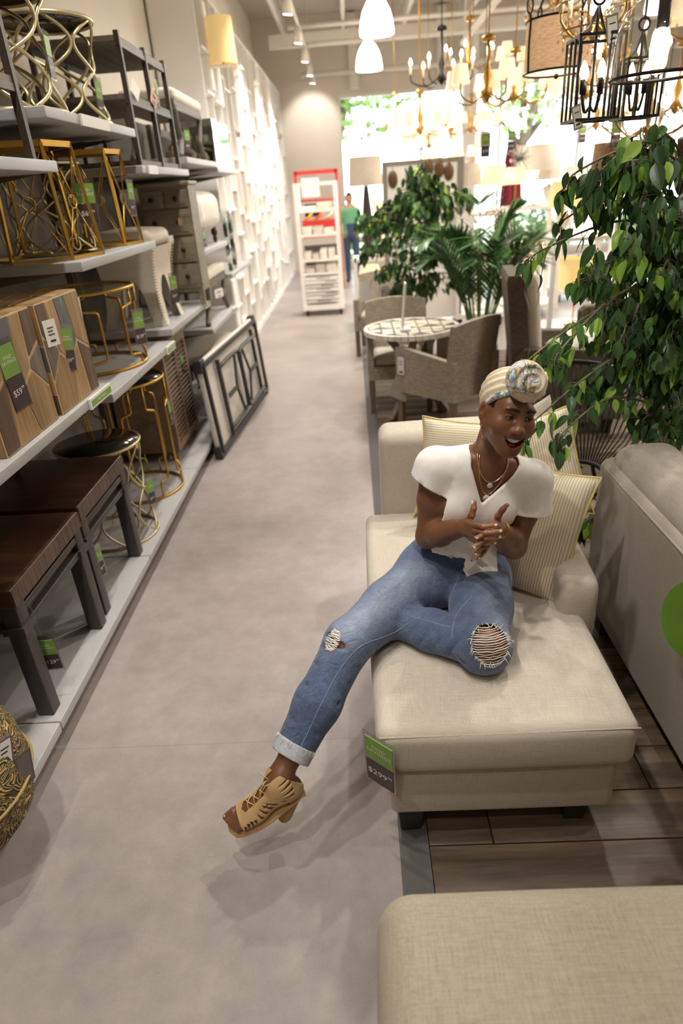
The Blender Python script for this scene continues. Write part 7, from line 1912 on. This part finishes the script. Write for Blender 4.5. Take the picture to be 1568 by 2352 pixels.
# knot: coil of twisted cloth above the forehead
KC = (.006, .050, .124)
knot = wf_.like()
coil = []
for i in range(26):
    a = -2.4 + i * .42; rr_ = .042 - .0012 * i; coil.append(hp(KC[0] + rr_ * math.cos(a) * 1.12, KC[1] + .018 + .0012 * i - .012 * math.sin(a), KC[2] + rr_ * math.sin(a) * .86))
for i in range(25): knot.add(Cone(coil[i], coil[i + 1], .0265 - .0004 * i, .0265 - .0004 * (i + 1)), .006)
X, Y, Z = knot.grid()
kq = [(X - hp(*KC)[0]) * a[0] + (Y - hp(*KC)[1]) * a[1] + (Z - hp(*KC)[2]) * a[2] for a in (hR, hF, hU)]; ang = np.arctan2(kq[2], kq[0]); rad = np.sqrt(kq[0] ** 2 + kq[2] ** 2)
knot.d += .0034 * np.sin(rad * 330 + ang * 2.0) * np.clip(rad / .03, 0, 1)
wf_.d = smin(wf_.d, knot.d, .004)
wm = wf_.mesh()
def wrap_mat():
    t = NT('floral_headwrap'); at = t.n('ShaderNodeAttribute'); at.attribute_name = 'tint'
    co = t.co(); n = t.noise(co, 24, 3, .5, 1.3)
    sw = t.n('ShaderNodeMath'); sw.operation = 'FRACT'; t.l(t.math('MULTIPLY', n, 3.6), sw.inputs[0])
    fl = t.ramp(sw.outputs[0], [(0.0, srgb('3f7088')), (.12, srgb('6fb0bd')), (.2, srgb('efe3cc')), (.40, srgb('efe3cc')), (.48, srgb('8cc2c6')), (.60, srgb('bd93c6')), (.70, srgb('efe3cc')), (.82, srgb('e0b63c')), (1.0, srgb('4a6a80'))])
    sp = t.n('ShaderNodeSeparateColor'); t.l(at.outputs['Color'], sp.inputs[0])
    cr = t.ramp(t.noise(co, 60, 3), [(.3, srgb('e3d0ac')), (.7, srgb('f0e2c6'))])
    t.base(t.mix(sp.outputs[0], cr, fl)); t.bump(t.noise(co, 500, 2), .12, .001); t.set(rough=.75, sheen=.2); return t.m
q = (wm[0] - HC) @ HM.T / HS
kx, kz = q[:, 0] - KC[0], q[:, 2] - KC[2]; rad = np.hypot(kx, kz)
iskn = rad < .09
msk = np.zeros(len(q))
msk = np.where((rad < .088) & (q[:, 1] > .020) & (kx > -.014 - .35 * kz) & (kz > -.036), 1.0, msk)
pl = (wm[0] - pt) @ nn
msk = np.where((pl > -.017) & (q[:, 0] > .012) & (rad > .06), 1.0, msk)
msk = np.where((pl > -.018) & (q[:, 0] < -.045), .9, msk)
np_mesh('headwrap', [wm], wrap_mat(), person, np.stack([msk] * 3, 1), ORI)
# ------------------------------------------------------------------ jewellery
M_JGOLD = simple('bright_gold', 'd8a64a', .25, 1.0, 0); M_PEARL = simple('silver_disc', 'efe9e2', .2, .4, 0)
for sx in (1, -1):
    b = hp(sx * .071, .002, -.046); e = bpy.data.objects.new('earring', None); COL.objects.link(e); e.parent = person
    hg = np.array((0, 0, -1.0))
    MB().tube([b + hR * .004 * math.cos(a) * sx + hF * .006 * math.cos(a) + hg * (.008 - .008 * math.sin(a)) - ORI for a in np.linspace(0, 2 * PI, 13)[:-1]], .0014, 6, True).build('hoop', M_JGOLD, e)
    fan = MB(); ctr = b + hg * .020
    pts = [ctr - ORI] + [ctr + hF * .016 * math.sin(a) + hg * .016 * math.cos(a) - ORI for a in np.linspace(-1.1, 1.1, 9)]
    th = hR * .0012; fan.add([p + th for p in pts] + [p - th for p in pts], [(0, i, i + 1) for i in range(1, 9)] + [(10, 11 + i, 10 + i) for i in range(1, 9)] + [(i, i + 10, i + 11, i + 1) for i in range(1, 9)]); fan.build('fan', M_JGOLD, e)
    MB().tube([ctr + hg * .010 - ORI, ctr + hg * .048 + hF * .012 - ORI], .0012, 5).build('stick', M_JGOLD, e)
bodyF = Field((0.2, 1.70, 0.85), (0.56, 2.0, 1.14), .004)
for p, k in torso_prims(): bodyF.add(p, k)
bd = bodyF.d
def on_body(p, d): return on_surface(p, d, bd, bodyF, .0016)
for drop, pr_, w_ in ((.075, .0085, .066), (.115, .0120, .056)):
    pts = []
    for i in range(17):
        a = -1 + i / 8; base = NB + tr_ * (a * w_ * 1.25) + tu * (.030 - drop * (1 - abs(a) ** 2.2)) + tf * (.20 * (1 - .5 * abs(a)))
        pts.append(on_body(base, nrm(NB - tf * .005 + tu * ((base - NB) @ tu) + tr_ * a * w_ * .5 - base)))
    nk = MB().tube([p - ORI for p in smooth_path(pts, 2)], .0021, 6).build('necklace', simple('rose_chain', 'e2bfa4', .25, .9, 0), person)
    c_ = pts[8] + tf * .004 - tu * pr_; zz = Vector(tuple(tf)); xx = Vector(tuple(tr_)); yy = zz.cross(xx); Mx = Matrix(((xx.x, yy.x, zz.x), (xx.y, yy.y, zz.y), (xx.z, yy.z, zz.z)))
    MB().lathe([(pr_ * .98, -.001), (pr_, .001), (pr_ * .85, .0022), (.0005, .0026)], 18, tuple(c_ - ORI), Mx).build('pendant', M_PEARL, nk)
br = nrm(EL - WL); b1_ = nrm(np.cross(br, (0, 0, 1))); b2_ = np.cross(br, b1_)
MB().tube([WL + br * .012 + .0275 * (b1_ * math.cos(a) + b2_ * math.sin(a)) - ORI for a in np.linspace(0, 2 * PI, 25)[:-1]], .0022, 6, True).build('bracelet', M_JGOLD, person)

# ------------------------------------------------------------------ cut-out lace-up sandal
M_TAN = simple('tan_leather', 'cda877', .5, var=.06, vscale=60, bump=.1, bscale=300)
M_HEEL = wood('stacked_heel', '7d5a30', 'a57f4a', 'c49f66', 'X', 1, .45, 20)
sd = bpy.data.objects.new('lace_up_sandal', None); COL.objects.link(sd); sd.parent = person
sf_ = Field(np.minimum(fp(.2, 0, -.12), AR) - .06, np.maximum(fp(-.06, 0, .05), AR) + .06, .0016)
for p, k in foot_prims()[:5]: sf_.add(p, k)
sf_.add(Cone(AR - _shin * .05, AR, .036, .032), .02)
sf_.add(Ell(fp(.128, 0, -.078), (.030, .038, .016), np.array((FT, FS, FU))), .02)
sf_.d -= .0042; sf_.shell(.0046)
X, Y, Z = sf_.grid(); ct = [(X - AR[0]) * a[0] + (Y - AR[1]) * a[1] + (Z - AR[2]) * a[2] for a in (FT, FS, FU)]
sf_.d = np.maximum(sf_.d, ct[0] - .150)                              # open toe
sf_.d = np.maximum(sf_.d, (-(X - AR[0]) * _shin[0] - (Y - AR[1]) * _shin[1] - (Z - AR[2]) * _shin[2]) - .026)   # ankle line
# lacing gap along the instep
gap = Prism(AR, FT, FS, [(-.02, -.012), (-.02, .012), (.122, .017), (.132, 0), (.122, -.017)], -.5, .5)
g = gap.ev(X, Y, Z); upm = ct[2] - (-.012 - .42 * np.clip(ct[0], -.02, .12)); 
sf_.d = np.maximum(sf_.d, -np.maximum(g, -upm - .0))
front = np.abs(ct[1]) < .0135
sf_.d = np.maximum(sf_.d, -np.maximum(np.maximum(np.abs(ct[1]) - .0125, -(ct[0] - .012)), -ct[2] - .020))
# wedge cut-outs fanning over both sides (project along the side axis)
def wedge(cx, cz, ang, L_, w0, w1):
    d = np.array((math.cos(ang), math.sin(ang))); n = np.array((-d[1], d[0])); c_ = np.array((cx, cz))
    poly = [q_ * FSC for q_ in (c_ - n * w0, c_ + n * w0, c_ + d * L_ + n * w1, c_ + d * L_ - n * w1)]; return Prism(AR, FT, FU, [tuple(p) for p in poly], -.08, .08)
for cx, cz, an, L_, w0, w1 in ((.128, -.088, 1.9, .020, .0012, .0035), (.116, -.086, 1.75, .024, .0012, .004), (.103, -.084, 1.6, .026, .0012, .004), (.090, -.080, 1.5, .022, .0012, .004),
                               (.070, -.072, 1.2, .026, .005, .0012), (.054, -.064, 1.0, .030, .006, .0012), (.036, -.056, .85, .034, .0065, .0012), (.020, -.044, .55, .034, .006, .0012), (.058, -.040, 2.6, .022, .004, .0012),
                               (-.030, -.028, .25, .030, .0055, .0012), (-.034, -.010, .1, .034, .0055, .0012), (-.036, .010, -.05, .034, .005, .0012), (-.036, .026, -.15, .034, .0035, .0012), (-.005, -.036, .6, .018, .004, .001)):
    sf_.cut(wedge(cx, cz, an, L_, w0, w1), .0008)
sm_ = sf_.mesh(); np_mesh('leather_upper', [sm_], M_TAN, sd, None, ORI)
# sole, heel
sole = MB(); T_ = np.linspace(0, 1, 19); up_, lo_ = [], []
for t in T_:
    x = -.052 + .228 * t; drop = -.082 - .024 * math.sin(min(1, t * 1.25) * PI / 2) ** 2 + .004 * max(0, t - .8) * 5
    w = (.026 + .016 * math.sin(PI * min(1, t * .9) ** 1.2)) * (1 if t < .9 else math.sqrt(max(.08, 1 - ((t - .9) / .105) ** 2))); w *= (1 if t > .06 else .8)
    th = .008 if t > .35 else .006
    up_.append((x, w, drop)); lo_.append((x, w, drop - th))
vs_, fs_ = [], []
for (x, w, d), (_, _, d2) in zip(up_, lo_): vs_ += [fp(x, w, d) - ORI, fp(x, -w, d) - ORI, fp(x, -w * .96, d2) - ORI, fp(x, w * .96, d2) - ORI]
for i in range(18):
    for j in range(4): fs_.append((i * 4 + j, i * 4 + (j + 1) % 4, i * 4 + 4 + (j + 1) % 4, i * 4 + 4 + j))
fs_ += [(3, 2, 1, 0), (72, 73, 74, 75)]
sole.add(vs_, fs_, True).build('sole', simple('tan_sole', 'c8a06c', .5, var=.05), sd)
hb = fp(-.014, 0, -.086); hd_ = nrm(-FU * .86 - FT * -.20 - FT * .0); hd_ = nrm(-FU * .85 + FT * .50)
hl = MB(); rows_ = 9
for i in range(rows_):
    a, b = i / rows_, (i + .86) / rows_; s1 = .036 - .006 * a
    for (k0, k1, sc_) in ((a, b, 1.0), (b, (i + 1) / rows_, .95)):
        c0, c1 = hb + hd_ * .100 * k0, hb + hd_ * .100 * k1
        v = [c_ + FT * s1 * sc_ * x * .95 + FS * s1 * sc_ * y * .92 for c_ in (c0, c1) for x, y in [(math.cos(q_) * (1 if math.cos(q_) < 0 else .75), math.sin(q_)) for q_ in np.linspace(0, 2 * PI, 17)[:-1]]]
        n_ = 16; hl.add([p - ORI for p in v], [(k, (k + 1) % n_, n_ + (k + 1) % n_, n_ + k) for k in range(n_)] + [tuple(range(n_))[::-1], tuple(range(n_, 2 * n_))], False)
hl.build('heel', M_HEEL, sd)
# laces crisscross up the instep and a bow
ly = []
for i in range(6): ly.append((.098 - .0215 * i, -.036 + .0105 * i + (.006 if i > 3 else 0)))
for i in range(5):
    for s1 in (1, -1):
        a = fp(ly[i][0], s1 * .017, ly[i][1] - .004); b = fp(ly[i + 1][0], -s1 * .017, ly[i + 1][1] - .004); m_ = (a + b) / 2 + FU * .010 + FT * .006
        MB().tube(smooth_path([a - ORI, m_ - ORI, b - ORI], 4), .0018, 6).build('lace', M_TAN, sd)
kt = fp(.012, 0, .018)
for s1 in (1, -1):
    lp = [kt, kt + FS * s1 * .016 + FT * .014 + FU * .012, kt + FS * s1 * .022 + FT * .020 + FU * .030, kt + FS * s1 * .008 + FT * .012 + FU * .022, kt]
    MB().tube([p - ORI for p in smooth_path(lp, 5)], .0017, 6).build('lace_bow', M_TAN, sd)
    MB().tube([p - ORI for p in smooth_path([kt, kt + FT * .03 + FS * s1 * .008 - FU * .01, kt + FT * .06 + FS * s1 * .014 - FU * .045, kt + FT * (.075 + .012 * s1) + FS * s1 * .012 - FU * .060], 5)], .0015, 6).build('lace_end', M_TAN, sd)
_v, _q, _c, _m = SHOPPER_LATER()
np_mesh('body', [(_v, _q)], _m, sp_, _c, (-.02, 14.6, 0))
# ================================================================== end
bpy.context.view_layer.update()
